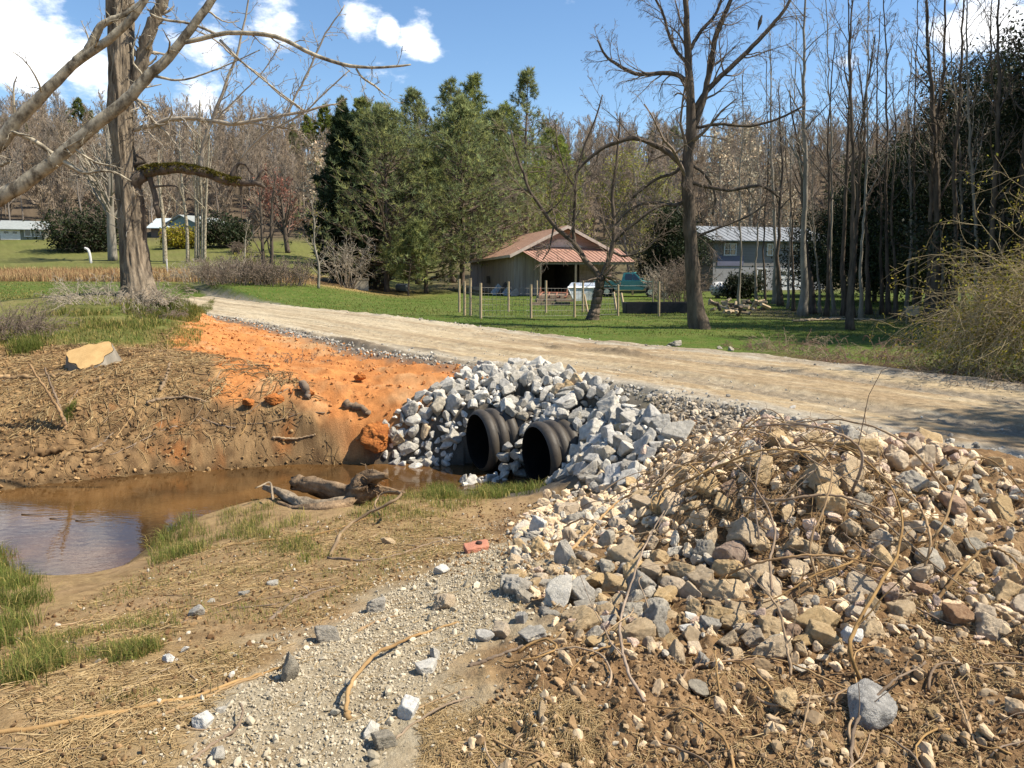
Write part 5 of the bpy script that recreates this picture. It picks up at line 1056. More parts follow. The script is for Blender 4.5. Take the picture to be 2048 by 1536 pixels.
# --- scattered small stones, gravel, clods (too many to count)
def scatter(P, n, rng, dens=None):
    P = np.array(P); lo = P.min(0); hi = P.max(0); out = []
    while sum(map(len, out)) < n:
        c = lo + (hi-lo)*rng.random((n*2, 2)); c = c[poly_sd(P, c[:, 0], c[:, 1]) < 0]
        if dens is not None: c = c[rng.random(len(c)) < dens(c[:, 0], c[:, 1])]
        out.append(c)
    return np.concatenate(out)[:n]
def strew(mb, lib, XY, smin, smax, rng, sink=.35, pw=2.0, Z=None, flat=1.0, col=None):
    """many small stones in one mesh, drawn from a library of shapes"""
    n = len(XY); Z = H(XY[:, 0], XY[:, 1]) if Z is None else Z; S = smin + (smax-smin)*rng.random(n)**pw; which = rng.integers(len(lib), size=n)
    for w in range(len(lib)):
        i = np.where(which == w)[0]
        if not len(i): continue
        v, f = lib[w]; q = unit(rng.normal(size=(len(i), 4))); ww_, x, y, z = q.T
        Rm = np.stack([np.stack([1-2*(y*y+z*z), 2*(x*y-z*ww_), 2*(x*z+y*ww_)], -1), np.stack([2*(x*y+z*ww_), 1-2*(x*x+z*z), 2*(y*z-x*ww_)], -1), np.stack([2*(x*z-y*ww_), 2*(y*z+x*ww_), 1-2*(x*x+y*y)], -1)], 1)
        V = np.einsum('nij,vj->nvi', Rm, v)*S[i, None, None]; V[:, :, 2] *= flat; V += np.stack([XY[i, 0], XY[i, 1], Z[i] + S[i]*sink*flat], 1)[:, None]
        F = (f[None] + (np.arange(len(i))*len(v))[:, None, None]).reshape(-1, 3)
        c = None
        if col is not None: c = np.repeat(col[0] + (col[1]-col[0])*rng.random((len(i), 1)), len(v), 0)*rng.uniform(.8, 1.2, (len(i), 1)).repeat(len(v), 0)
        mb.add(V.reshape(-1, 3), t=F, c=c)
rng = rs(740)
M_BITS = mat('loose bits', (1.05, 1.05, 1.05), rough=.95, attr=True, col2=(.75, .73, .7), scale=30, spec=.1)
mb = MB(); gcol = (np.array([.38, .325, .235]), np.array([.56, .495, .375]))
strew(mb, PB, scatter(Z_GRAVEL, 13000, rng), .003, .011, rng, pw=2.5, col=gcol)
strew(mb, PB, scatter(Z_GRAVEL, 200, rng), .012, .030, rng, pw=2.0, col=gcol)
wide = gxy([(200,1560),(420,1330),(700,1180),(950,1050),(1150,1010),(1250,1560)]); strew(mb, PB, scatter(wide, 2600, rng), .004, .016, rng, pw=2.5, col=gcol)
tag(mb.build('gravel', M_BITS, smooth_=False), kind='stuff')
mb = MB()
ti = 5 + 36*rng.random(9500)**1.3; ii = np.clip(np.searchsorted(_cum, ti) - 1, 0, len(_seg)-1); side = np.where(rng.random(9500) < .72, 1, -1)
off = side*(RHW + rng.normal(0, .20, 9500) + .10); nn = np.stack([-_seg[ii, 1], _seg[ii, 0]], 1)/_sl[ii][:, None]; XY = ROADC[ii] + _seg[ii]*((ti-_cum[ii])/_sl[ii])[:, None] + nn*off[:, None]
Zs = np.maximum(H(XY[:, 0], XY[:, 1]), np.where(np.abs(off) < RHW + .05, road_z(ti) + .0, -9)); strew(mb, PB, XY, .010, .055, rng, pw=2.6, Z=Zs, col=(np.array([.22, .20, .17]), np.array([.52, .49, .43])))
n5 = 2600; ti = 5 + 30*rng.random(n5)**1.3; ii = np.clip(np.searchsorted(_cum, ti) - 1, 0, len(_seg)-1); off = rng.uniform(-RHW, RHW, n5); nn = np.stack([-_seg[ii, 1], _seg[ii, 0]], 1)/_sl[ii][:, None]; XY = ROADC[ii] + _seg[ii]*((ti-_cum[ii])/_sl[ii])[:, None] + nn*off[:, None]
strew(mb, PB, XY, .006, .022, rng, pw=2.5, Z=road_z(ti) - .004, col=(np.array([.33, .30, .24]), np.array([.60, .56, .48])))
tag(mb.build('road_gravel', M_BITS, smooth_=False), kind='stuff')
Z_SHOULDER = gxy([(1290,800),(1400,806),(1520,818),(1640,826),(1560,850),(1440,880),(1360,870)])
mb = MB(); XY = scatter(Z_SHOULDER, 1700, rng); strew(mb, RL, XY, .012, .060, rng, pw=2.4, col=(np.array([.24, .20, .15]), np.array([.54, .46, .35]))); tag(mb.build('shoulder_rubble', M_BITS, smooth_=False), kind='stuff')
mb = MB(); soil = gxy([(840,1560),(980,1400),(1130,1260),(1200,1320),(1500,1340),(1760,1290),(1800,1160),(2060,1190),(2300,1250),(2300,1600),(840,1600)])
strew(mb, PB, scatter(soil, 12000, rng), .003, .015, rng, pw=2.8, col=(np.array([.20, .125, .062]), np.array([.40, .275, .155])))
strew(mb, RL, scatter(soil, 150, rng), .012, .034, rng, pw=2.0, col=(np.array([.20, .125, .062]), np.array([.38, .26, .145])))
strew(mb, PB, scatter(P_A, 9000, rng), .005, .025, rng, pw=2.4, col=(np.array([.24, .16, .085]), np.array([.46, .34, .21])))
strew(mb, PB, scatter(Z_BARE, 8000, rng, lambda x, y: poly_sd(Z_ORANGE, x, y) > .1), .008, .050, rng, pw=3.2, col=(np.array([.16, .095, .045]), np.array([.36, .235, .115])))
strew(mb, PB, scatter(Z_ORANGE, 4200, rng), .006, .050, rng, pw=3.4, col=(np.array([.36, .14, .05]), np.array([.66, .31, .11])))
near = gxy([(-100,1560),(-100,1330),(100,1230),(330,1120),(560,1060),(900,1000),(1090,1010),(1000,1150),(760,1170),(520,1330),(330,1560)])
strew(mb, PB, scatter(near, 5000, rng), .004, .022, rng, pw=2.5, col=(np.array([.14, .08, .04]), np.array([.34, .225, .115])))
tag(mb.build('dirt_clods', M_BITS, smooth_=False), kind='stuff')
mb = MB(); strew(mb, PB, scatter(soil, 260, rng), .006, .032, rng, pw=2.4, col=(np.array([.30, .21, .12]), np.array([.56, .44, .29])))
strew(mb, RL, scatter(soil, 330, rng), .014, .055, rng, sink=.05, pw=1.8, col=(np.array([.34, .24, .14]), np.array([.60, .47, .31])))
strew(mb, PB, scatter(near, 260, rng), .006, .022, rng, pw=2.2, col=(np.array([.36, .30, .22]), np.array([.6, .55, .46]))); tag(mb.build('stone_chips', M_BITS, smooth_=False), kind='stuff')
# brick, clay lump, stump
def rough_block(name, label, cat, size, g, rz, m, seed, hole=False, tilt=0.1):
    rng = rs(seed); v, f = stone(rng, 4, size=(1, 1, 1), blocky=(name == 'brick'), sharp=40 if name == 'brick' else 22, rough=.04 if name == 'brick' else .13, seed=seed); v = v/np.abs(v).max(0)*np.asarray(size)/2; mb = MB(); mb.add(v, t=f)
    o = mb.build(name, m); o.location = (g[0], g[1], gz(g[0], g[1]) + size[2]*.32); o.rotation_euler = (tilt, .1, rz); return tag(o, label, cat), o
M_BRICK = mat('red brick', (.50, .22, .14), rough=.95, col2=(.36, .16, .11), scale=12, bump=.6, bscale=60, spec=.1)
g = gpos(952, 1104); bo = rough_block('brick', 'broken pinkish red brick with a round hole in it', 'brick', (.21, .13, .09), g, .5, M_BRICK, 801)[1]
mb = MB(); mb.tube([[.02, 0, .030], [.02, 0, .047]], .022, 14); h = mb.build('hole', mat('brick hole shade', (.05, .03, .025), rough=1), bo)  # solid dark disc on the face, painted for the shade inside the hole
M_CLAYLUMP = mat('orange clay', (.58, .22, .06), rough=.95, col2=(.30, .10, .03), scale=4, bump=1, bscale=14, bdist=.05, spec=.1, stretch=(1, 1, 3))
rough_block('clay_block', 'bright orange layered clay block at the water beside the grey riprap', 'clay block', (.62, .5, .46), gpos(760, 893), .4, M_CLAYLUMP, 802)
for q, (u, v, s) in enumerate([(545,808,.35),(500,812,.25),(620,790,.2),(720,760,.22)]): rough_block('clay_lump', ['large orange clay lump on the edge of the bank', 'orange clay lump left of the large one on the bank', 'small clay lump on the orange slope', 'clay lump high on the orange slope near the riprap'][q], 'clay lump', (s, s*.8, s*.6), gpos(u, v), q, M_CLAYLUMP, 803+q)
# tree stump with a freshly cut pale face
g = gpos(182, 735); st = thing('tree_stump', 'pale freshly cut tree stump on the left bank', 'stump', g); mb = MB(); k = 40; a = np.arange(k)*2*pi/k
rr_ = .36*(1 + .14*np.sin(3*a+1) + .08*np.sin(7*a)); dn = np.array([.0, -.50, .86])
U = unit(np.cross(dn, [1, 0, .1])); V = np.cross(dn, U)
ring = lambda c, s: c + (np.cos(a)*rr_*s)[:, None]*V + (np.sin(a)*rr_*s)[:, None]*U
R0_ = ring(np.array([0, .1, -.35]), 1.5); R1 = ring(np.array([0, .05, .05]), 1.12); R2 = ring(np.array([0, 0, .22]), 1.0)
v = np.vstack([R0_, R1, R2]); i = np.arange(k); n_ = (i+1) % k; mb.add(v, np.vstack([np.stack([i, n_, k+n_, k+i], 1), np.stack([k+i, k+n_, 2*k+n_, 2*k+i], 1)])); mb.build('bark', M_GREYBARK, st)
mb = MB(); R3 = ring(np.array([0, -.004, .228]), .985); R4 = ring(np.array([0, -.006, .232]), .45); c_ = R3.mean(0) + dn*.02
mb.add(np.vstack([R3, R4, c_[None]]), np.stack([i, n_, k+n_, k+i], 1), np.stack([k+i, k+n_, np.full(k, 2*k)], 1)); mb.build('cut_face', mat('fresh cut wood', (.52, .345, .155), rough=.9, col2=(.40, .255, .11), scale=5, bump=.3, bscale=30, spec=.1), st)
# ------------------------------------------------------------------ sticks, canes, driftwood
M_CANE = mat('tan cane', (.40, .275, .15), rough=.9, col2=(.20, .13, .07), scale=4, bump=.4, bscale=30, spec=.15, objvar=.25, bdist=.01)
M_STICK = mat('brown stick', (.30, .205, .125), rough=.9, col2=(.15, .10, .06), scale=4, bump=.5, bscale=30, spec=.1, objvar=.25, bdist=.01)
def laid(name, label, pts, wpx, m, group=None, seed=0, n=36, cat='stick', k=7, tw=0):
    """a stick laid along photo pixels (u, v, lift above the ground in m)"""
    rng = rs(seed); Q = []; n = 12 if wpx > 10 and n == 36 else n
    for p in pts:
        lf = p[2] if len(p) > 2 else 0.0; g = gpos(p[0], p[1], lf); h0 = Hs(g[0], g[1]) if lf == 0 else None
        Q.append([g[0], g[1], max(g[2], h0) if h0 is not None else g[2]])
    Q = spline(np.array(Q), n); d = np.linalg.norm(Q[n//2] - CAM); r = wpx*.5*d/FPX
    z = H(Q[:, 0], Q[:, 1]) + r*.6; low = [i for i in range(n)]
    Q[:, 2] = np.maximum(Q[:, 2], z); Q += rng.normal(size=Q.shape)*r*.25
    R = r*np.linspace(1.1, .6, n)*(1 + .10*rng.normal(size=n)); mb = MB(); mb.tube(Q, R, k)
    if tw:
        c = child_batch(rng, Q[None], R[None], tw, .2, .95, (.08, .22), .5, (.4, 1.0), (0, 0, .1), 6, .2, Lmin=.08); add_batch(mb, c, 5, rmin=.0015)
    c0 = Q[0].copy(); mb.v = [v - c0 for v in mb.v]; o = mb.build(name, m, loc=c0); return tag(o, label, cat, group)
laid('long_cane', 'long straight tan cane running from the left edge to the pointed stone', [(-40,1478),(120,1452),(280,1422),(420,1385),(540,1345),(575,1325,.05)], 8, M_CANE, seed=1)
laid('cane', 'tan cane branching off below the long straight cane', [(312,1440),(380,1412),(450,1380),(525,1352)], 6, M_CANE, seed=2)
laid('bent_stick', 'curved tan stick arching across the middle of the gravel', [(697,1440),(692,1410,.03),(705,1365,.07),(750,1310,.06),(800,1284,.03),(860,1262),(918,1246)], 8, M_CANE, seed=3)
laid('bent_stick', 'hooked stick at the lower left of the gravel', [(385,1522),(430,1490),(470,1458,.02),(486,1425,.05),(480,1408,.04)], 6, M_STICK, seed=4)
laid('bent_stick', 'thin bent stick left of the hooked one', [(330,1412),(350,1440),(380,1463),(430,1465),(480,1455)], 4, M_CANE, seed=5)
laid('cane', 'cane lying on the gravel, lower right, bent in the middle', [(790,1482),(830,1450),(880,1415,.02),(930,1400),(950,1400)], 5, M_CANE, seed=6)
laid('cane', 'cane beside the stones on the gravel, forking upward', [(790,1440),(850,1415),(900,1392),(945,1378)], 4, M_CANE, seed=7)
laid('straight_stick', 'short straight brown stick on the soil left of the pile', [(940,1340),(985,1322),(1046,1302)], 8, M_STICK, seed=8)
laid('straight_stick', 'short tan stick on the far edge of the gravel', [(715,1262),(755,1245),(790,1232)], 6, M_CANE, seed=9)
laid('straight_stick', 'forked brown stick in the straw left of the brown-grey block', [(540,1240),(590,1205),(640,1185),(678,1178)], 6, M_STICK, seed=10, tw=3)
laid('straight_stick', 'long thin brown stick in the straw below the driftwood', [(655,1118),(740,1122),(800,1112),(860,1092),(915,1088)], 5, M_STICK, seed=11)
laid('straight_stick', 'tan stick across the straw left of the driftwood roots', [(310,1122),(420,1100),(520,1086),(640,1068),(760,1030)], 5, M_CANE, seed=12)
laid('arching_cane', 'bright cane arching over the driftwood stump', [(660,1112),(690,1060),(730,1030,.1),(790,1000,.25),(800,985,.28),(770,985,.2),(750,1005,.1),(760,1030,.03)], 6, M_CANE, seed=13)
# the left bank
laid('propped_stick', 'thin stick standing in the soil right of the stump, leaning left', [(134,860),(112,810,.35),(58,728,.85)], 6, M_STICK, seed=14)
laid('propped_stick', 'forked thin stick beside the leaning one on the left bank', [(134,858),(118,812,.3),(102,770,.55),(88,735,.8)], 5, M_STICK, seed=15)
laid('straight_stick', 'pale barkless stick lying left of the stump', [(-20,758),(60,755),(140,752)], 9, M_CANE, seed=16)
laid('straight_stick', 'pale upright stick among the straw on the left bank', [(322,782),(332,755,.1),(340,727,.25)], 7, M_CANE, seed=17)
laid('straight_stick', 'bent pale branch on the left bank above the mud', [(295,808),(330,797),(370,797),(412,806)], 6, M_CANE, seed=18)
laid('straight_stick', 'dark half-buried root sticking out of the clay slope', [(605,765,.12),(612,780,.1),(620,800)], 16, M_STICK, seed=19)
laid('straight_stick', 'thick dark branch lying at the foot of the clay slope', [(690,815),(715,815,.03),(742,832)], 18, M_STICK, seed=20)
laid('straight_stick', 'thin white stick on the mud near the clay block', [(545,876),(590,877),(632,872)], 5, M_CANE, seed=21)
laid('straight_stick', 'short dark log half sunk in the mud at left', [(62,917),(90,912),(125,906)], 12, M_STICK, seed=22)
laid('straight_stick', 'thin stick beside the short dark log', [(120,922),(160,908),(215,902)], 5, M_CANE, seed=23)
laid('straight_stick', 'short twig on the mud bank pointing up to the right', [(182,902),(205,887),(226,872)], 5, M_CANE, seed=24)
rng = rs(850)
def on(P, n, rng): return scatter(P, n, rng)
# many more dead stems lying on the left bank
def rand_stick(x, y, L, r, rng, m, name, label, group, cat='stick', arch=0.0, curl=.15, z0=0.0, tw=0):
    a = rng.random()*2*pi; n = 16; d = np.array([cos(a), sin(a), 0]); P = np.empty((n, 3)); P[0] = [x, y, 0]; turn = rng.normal()*curl
    for i in range(1, n): a += turn/n*3 + rng.normal()*.10; P[i] = P[i-1] + np.array([cos(a), sin(a), 0])*L/(n-1)
    P -= P.mean(0) - [x, y, 0]; t = np.linspace(0, 1, n); P[:, 2] = H(P[:, 0], P[:, 1]) + r*.8 + z0; base = np.convolve(np.pad(P[:, 2], 3, mode='edge'), np.ones(7)/7, 'valid'); P[:, 2] = np.maximum(base, P[:, 2]*.6 + base*.4) + arch*4*t*(1-t)
    R = r*np.linspace(1.1, .5, n); mb = MB(); mb.tube(P, R, 6)
    if tw: c = child_batch(rng, P[None], R[None], tw, .2, .95, (.12, .35), .55, (.4, 1.0), (0, 0, .1), 5, .2); add_batch(mb, c, 4, rmin=.0012)
    c0 = P[0].copy(); mb.v = [v - c0 for v in mb.v]; return tag(mb.build(name, m, loc=c0), label, cat, group)
TANB = gxy([(0,700),(150,690),(330,690),(420,710),(640,800),(500,880),(250,900),(0,880)])
for x, y in on(TANB, 60, rng): rand_stick(x, y, rng.uniform(.5, 1.7), rng.uniform(.004, .011), rng, M_CANE if rng.random() < .6 else M_STICK, 'dead_stem', 'dead stem lying on the bare left bank', 'dead stems lying on the left bank', tw=3)
NEARS = gxy([(0,1540),(0,1340),(160,1200),(330,1120),(560,1060),(900,1010),(1000,1080),(760,1170),(520,1330),(330,1500)])
for x, y in on(NEARS, 55, rng): rand_stick(x, y, rng.uniform(.2, .7), rng.uniform(.002, .005), rng, M_CANE if rng.random() < .75 else M_STICK, 'dry_stalk', 'dry stalk lying in the straw of the near bank', 'dry stalks on the near bank')
# canes thrown over the rock pile
PC = [[(1290,1422),(1255,1340,.1),(1240,1250,.12),(1262,1170,.12),(1290,1090,.1),(1330,1020,.1)],[(1582,1352),(1572,1280,.1),(1552,1210,.18),(1500,1150,.14),(1470,1120,.06)],[(1722,1362),(1700,1290,.12),(1742,1200,.2),(1800,1090,.25),(1790,990,.25),(1700,900,.22),(1600,880,.12)],
      [(1550,1240),(1540,1130,.14),(1548,1050,.18),(1500,960,.2),(1440,900,.15)],[(1640,1190),(1620,1090,.2),(1650,1010,.25),(1660,930,.25),(1600,870,.18)],[(1830,1100),(1880,1060,.2),(1930,930,.3),(1990,925,.3),(2060,1000,.15)],
      [(1480,1010),(1560,1000,.2),(1660,990,.22),(1760,1020,.2),(1830,1080,.1)],[(1250,1000),(1340,975,.12),(1440,930,.2),(1530,900,.25),(1620,905,.2)],[(1130,1130),(1180,1060,.08),(1240,1000,.1),(1330,965,.1)],
      [(1360,1380),(1400,1330,.03),(1480,1320,.02),(1560,1325)],[(1440,1400),(1435,1350,.06),(1430,1300,.08)],[(1590,1530),(1610,1440,.04),(1625,1370,.06)],[(1700,1560),(1715,1440,.05),(1790,1360,.08),(1850,1330,.03)],
      [(1960,1540),(1930,1430,.04),(1890,1330,.06)],[(1870,1210),(1950,1110,.15),(2000,1100,.2),(2060,1150,.1)],[(1400,1180),(1500,1130,.2),(1640,1110,.25),(1760,1130,.18)],[(1900,990),(1800,880,.35),(1680,840,.3),(1560,850,.2)],
      [(1380,1000),(1420,930,.2),(1480,860,.3),(1520,830,.35)],[(1700,1000),(1720,900,.3),(1600,850,.35),(1450,860,.2)],[(1840,1170),(1860,1080,.2),(1830,1000,.25),(1760,950,.25)]]
for q, p in enumerate(PC): laid('vine_cane', 'thick brown vine cane trailing over the rock pile', p, [5.5, 5, 5.5, 5, 4.5, 4][q % 6], M_CANE if q % 3 else M_STICK, 'thick canes trailing over the rock pile', seed=60+q, n=44, cat='cane', tw=4)
TOPP = gxy([(1240,1000),(1330,930),(1440,870),(1560,850),(1700,890),(1800,960),(1850,1060),(1760,1160),(1640,1200),(1500,1120),(1380,1080)])
for x, y in on(TOPP, 60, rng): rand_stick(x, y, rng.uniform(.35, 1.0), rng.uniform(.0025, .006), rng, M_CANE if rng.random() < .5 else M_STICK, 'thin_cane', 'thin dead cane tangled on top of the rock pile', 'thin canes tangled on the rock pile', 'cane', arch=rng.uniform(.02, .16), curl=.5, z0=.03, tw=3)
for x, y in on(P_A, 30, rng): rand_stick(x, y, rng.uniform(.3, .9), rng.uniform(.003, .007), rng, M_CANE, 'loose_twig', 'loose twig lying among the rocks of the pile', 'loose twigs on the rock pile', 'twig', arch=.05, curl=.4, z0=.05, tw=2)
for x, y in on(soil, 45, rng): rand_stick(x, y, rng.uniform(.12, .55), rng.uniform(.002, .006), rng, M_CANE if rng.random() < .6 else M_STICK, 'loose_root', 'thin root lying on the brown soil at the bottom right', 'thin roots on the brown soil', 'root', arch=.02, curl=.5)
# driftwood stump lying at the water
rng = rs(860); dl = thing('driftwood', 'dark rotten driftwood log with a root stump lying at the water edge', 'driftwood', gpos(640, 1015)); D0 = np.array(dl.location)
M_DRIFT = mat('rotten wood', (.36, .25, .15), rough=.95, col2=(.10, .066, .040), scale=5, stretch=(1, 1, 1), bump=1, bscale=16, bdist=.04, spec=.15)
M_DRIFTPALE = mat('weathered wood', (.42, .34, .24), rough=.95, col2=(.16, .12, .08), scale=5, bump=1, bscale=16, bdist=.04, spec=.1)
def dlog(name, pts, m, ks=12, seed=0):
    P, R = [], []
    for (u, v, w, zz_) in pts:
        p = px_at_z(u, v, zz_); P.append([*p, w*.5*p[1]/FPX])
    Q = spline(np.array(P), 34); r_ = rs(seed); al = np.repeat(np.linspace(0, 1, 34)*np.linalg.norm(Q[-1, :3]-Q[0, :3]), 20); an = np.tile(np.arange(20)*2*pi/20, 34); lq = np.stack([np.cos(an)*2.4, np.sin(an)*2.4, al*2.2 + seed], 1); lq2 = np.stack([np.cos(an)*5, np.sin(an)*5, al*5 + seed], 1); rr2 = np.repeat(Q[:, 3], 20)[:, None]; sm = lambda a: np.convolve(np.pad(a, 2, mode='edge'), np.ones(5)/5, 'valid'); mb = MB(); V, q_ = tubes((Q[:, :3] - D0)[None], np.maximum(Q[:, 3]*(1 + .07*sm(r_.normal(size=34))), .008)[None], 20); V = V + unit(V - np.repeat(Q[:, :3] - D0, 20, 0))*rr2*((noise3(lq, seed)[:, None] - .5)*.7 + (np.abs(2*noise3(lq2, seed+1)[:, None] - 1) - .5)*.45); ed = unit(Q[-1, :3]-Q[-3, :3]); V[-20:] += ed*r_.uniform(-.01, .09, (20, 1)); V[:20] -= unit(Q[2, :3]-Q[0, :3])*r_.uniform(-.01, .08, (20, 1)); mb.add(V, q_, t=[[0, i+1, i] for i in range(1, 19)] + [[660, 660+i, 661+i] for i in range(1, 19)]); return mb.build(name, m, dl)
dlog('log', [(598,968,34,-1.0),(630,972,36,-.98),(668,982,36,-.96),(700,988,40,-.94),(725,980,50,-.88)], M_DRIFT, 14, 1)
dlog('root_stump', [(705,998,40,-.98),(722,985,52,-.90),(732,966,44,-.80),(748,955,30,-.72),(768,952,12,-.66)], M_DRIFT, 14, 2)
dlog('branch', [(532,975,12,-1.08),(560,985,20,-1.06),(590,1002,24,-1.05),(625,1012,26,-1.04),(690,1005,24,-1.0)], M_DRIFTPALE, 10, 3)
dlog('branch', [(560,1010,14,-1.12),(600,1022,26,-1.08),(650,1020,34,-1.02),(700,1008,30,-.98)], M_DRIFT, 10, 4)
dlog('branch', [(735,990,20,-.92),(765,980,16,-.86),(800,985,8,-.86)], M_DRIFT, 8, 5)
dlog('branch', [(545,992,5,-1.0),(540,965,4,-.9),(520,972,3,-.9)], M_DRIFTPALE, 6, 6)
mb = MB(); Q = rng.normal(size=(60, 3))*[.10, .10, .09]; c0 = px_at_z(738, 968, -.80) - D0
P_, R_ = grow(rng, np.tile(c0, (60, 1)), rng.normal(size=(60, 3)) + [.2, -.3, -.2], rng.uniform(.10, .32, 60), np.full(60, .010), 6, .3, (0, 0, -.4)); add_batch(mb, (P_, R_), 4, rmin=.003); mb.build('roots', M_DRIFT, dl)
for q, (u, v, w, L) in enumerate([(85,1028,4,.5),(125,1036,4,.3),(170,1040,5,.22)]):
    p = px_at_z(u, v, WATER_Z+.01); mb = MB(); t = np.linspace(-.5, .5, 10); mb.tube(np.stack([t*L, .008*np.sin(t*7), .004*np.cos(t*6)], 1), np.linspace(.007, .003, 10), 6); tag(mb.build('floating_stick', M_DRIFT, loc=p), ['longest dark twig lying in the shallow water at left', 'short dark twig in the water beside the longest', 'forked dark scrap in the water, the rightmost'][q], 'twig')

# ------------------------------------------------------------------ grass, straw
M_GRASS = leafmat('grass blades', (.15, .178, .045), .5)
M_DRYGRASS = mat('dry straw', (1.08, 1.05, 1.0), rough=.85, attr=True, col2=(.7, .67, .62), scale=6, spec=.15, transl=.2)
def blades(mb, XY, h, w, rng, lean=.5, Z=None, col=None, bend=.5, sink=.01):
    n = len(XY); Z = H(XY[:, 0], XY[:, 1]) if Z is None else Z; a = rng.random(n)*2*pi; L = h*rng.uniform(.5, 1.25, n); ln = np.abs(rng.normal(0, lean, n)); d = np.stack([np.cos(a), np.sin(a)], 1)
    s = np.stack([-d[:, 1], d[:, 0], np.zeros(n)], 1)*(w*rng.uniform(.6, 1.3, n)/2)[:, None]; b = np.stack([XY[:, 0], XY[:, 1], Z - sink], 1)
    m = b + np.concatenate([d*(ln*L*.35)[:, None], (L*.6)[:, None]], 1); t = b + np.concatenate([d*(ln*L*(.9+bend*.4))[:, None], (L*np.clip(1 - ln*bend*.6, .15, 1))[:, None]], 1)
    v = np.stack([b - s, b + s, m + s*.8, m - s*.8, t], 1).reshape(-1, 3); i = np.arange(n)[:, None]*5
    mb.add(v, i + np.array([[0, 1, 2, 3]]), i + np.array([[3, 2, 4]]), c=np.repeat(col, 5, 0))
def gcol(rng, n, dry=0.2):
    b = rng.uniform(.30, .75, n)[:, None]; y = rng.random(n)[:, None] < dry
    return np.where(y, b*np.array([[2.6, 1.75, 2.4]]), b*np.array([[1, 1, .9]]))
rng = rs(870); mb = MB()
for P, n, h, w, dry in ((Z_NEARGRASS, 9000, .115, .006, .18), (NEARS, 5200, .045, .004, .45), (gxy([(0,1420),(0,1280),(260,1220),(420,1250),(330,1400)]), 2600, .05, .004, .4), (gxy([(280,1080),(360,1040),(420,1060),(420,1130),(340,1160),(290,1150)]), 1800, .12, .006, .25), (gxy([(860,965),(1000,972),(1100,965),(1080,985),(960,1000),(840,1000)]), 3200, .12, .008, .2),
    (gxy([(740,990),(900,990),(1000,1000),(900,1040),(700,1060),(640,1050)]), 2600, .08, .006, .45), (gxy([(420,1030),(540,1000),(640,1040),(560,1080),(440,1100),(380,1090)]), 1500, .09, .006, .4), (gxy([(520,1090),(640,1070),(680,1110),(580,1160)]), 700, .07, .006, .4), (gxy([(0,1330),(110,1290),(160,1370),(60,1420),(-40,1420)]), 1600, .08, .005, .4), (gxy([(210,1300),(330,1290),(360,1350),(240,1370)]), 800, .07, .005, .4),
    (gxy([(120,840),(150,810),(165,830),(140,850)]), 300, .12, .008, .1), (gxy([(0,700),(60,680),(110,690),(80,715),(0,720)]), 700, .25, .012, .1)):
    XY = scatter(P, n, rng, lambda x, y: smooth(.40, .62, fbm2(x*3.3, y*3.3, 3, 77))*smooth(.0, .28, -poly_sd(P, x, y) + .15*(fbm2(x*6, y*6, 2, 76)-.3))); blades(mb, XY, h*1.15, w*.8, rng, .75, col=gcol(rng, n, dry))
g = gpos(1600, 885); tag(mb.build('grass', M_GRASS), kind='stuff')
# lawn blades, larger with distance
mb = MB(); n = 60000; Y_ = 13 + 42*rng.random(n)**1.1; u = rng.uniform(-.75, .75, n); XY = np.stack([u*Y_, Y_], 1); nr_, t_ = road_nt(XY[:, 0], XY[:, 1]); ok = (np.abs(nr_) > RHW+.25)
ok &= ~((poly_sd(Z_BARE, XY[:, 0], XY[:, 1]) < .3) | (poly_sd(Z_ORANGE, XY[:, 0], XY[:, 1]) < .2)) & ~((nr_ > 0) & (poly_sd(CREEK, XY[:, 0], XY[:, 1]) < 3.0) & (Y_ < 13.5)) & ~((nr_ > 0) & (XY[:, 0] > -2.5)); XY = XY[ok]; Y_ = Y_[ok]
left = XY[:, 0] < -.28*Y_; hh = .035 + .0016*Y_; patch = fbm2(XY[:, 0]*.5, XY[:, 1]*.5, 3, 78)
c = gcol(rng, len(XY), 0)*np.where(left, 1.05, .95)[:, None]; dryk = (rng.random(len(XY)) < np.where(left, .45, .10)*(patch*2)); c = np.where(dryk[:, None], c*np.array([[2.0, 1.3, 1.8]]), c); c *= (.75 + .5*patch)[:, None]
i0 = 0
for lo, hi in ((0, 22), (22, 32), (32, 60)):
    k = (Y_ >= lo) & (Y_ < hi); blades(mb, XY[k], .045 + .0012*lo, .009 + .0006*lo, rng, .6, col=c[k])
tag(mb.build('lawn_grass', M_GRASS), kind='stuff')
# taller tufts at the big tree's foot and along the mound
mb = MB(); P = gxy([(0,640),(130,625),(300,600),(420,612),(400,645),(300,665),(150,680),(0,690)]); n = 9000; XY = scatter(P, n, rng, lambda x, y: smooth(.40, .6, fbm2(x*1.2, y*1.2, 3, 79))); blades(mb, XY, .15, .014, rng, .5, col=gcol(rng, n, .4))
P = gxy([(0,655),(200,655),(420,650),(400,690),(300,700),(100,690),(0,695)]); n = 7000; XY = scatter(P, n, rng, lambda x, y: smooth(.35, .55, fbm2(x*1.5, y*1.5, 3, 83))); blades(mb, XY, .09, .011, rng, .6, col=gcol(rng, n, .5))
P = gxy([(300,606),(430,600),(425,625),(390,645),(300,640)]); n = 5000; XY = scatter(P, n, rng); blades(mb, XY, .24, .014, rng, .5, col=gcol(rng, n, .12)*.8); tag(mb.build('tall_grass', M_GRASS), kind='stuff')
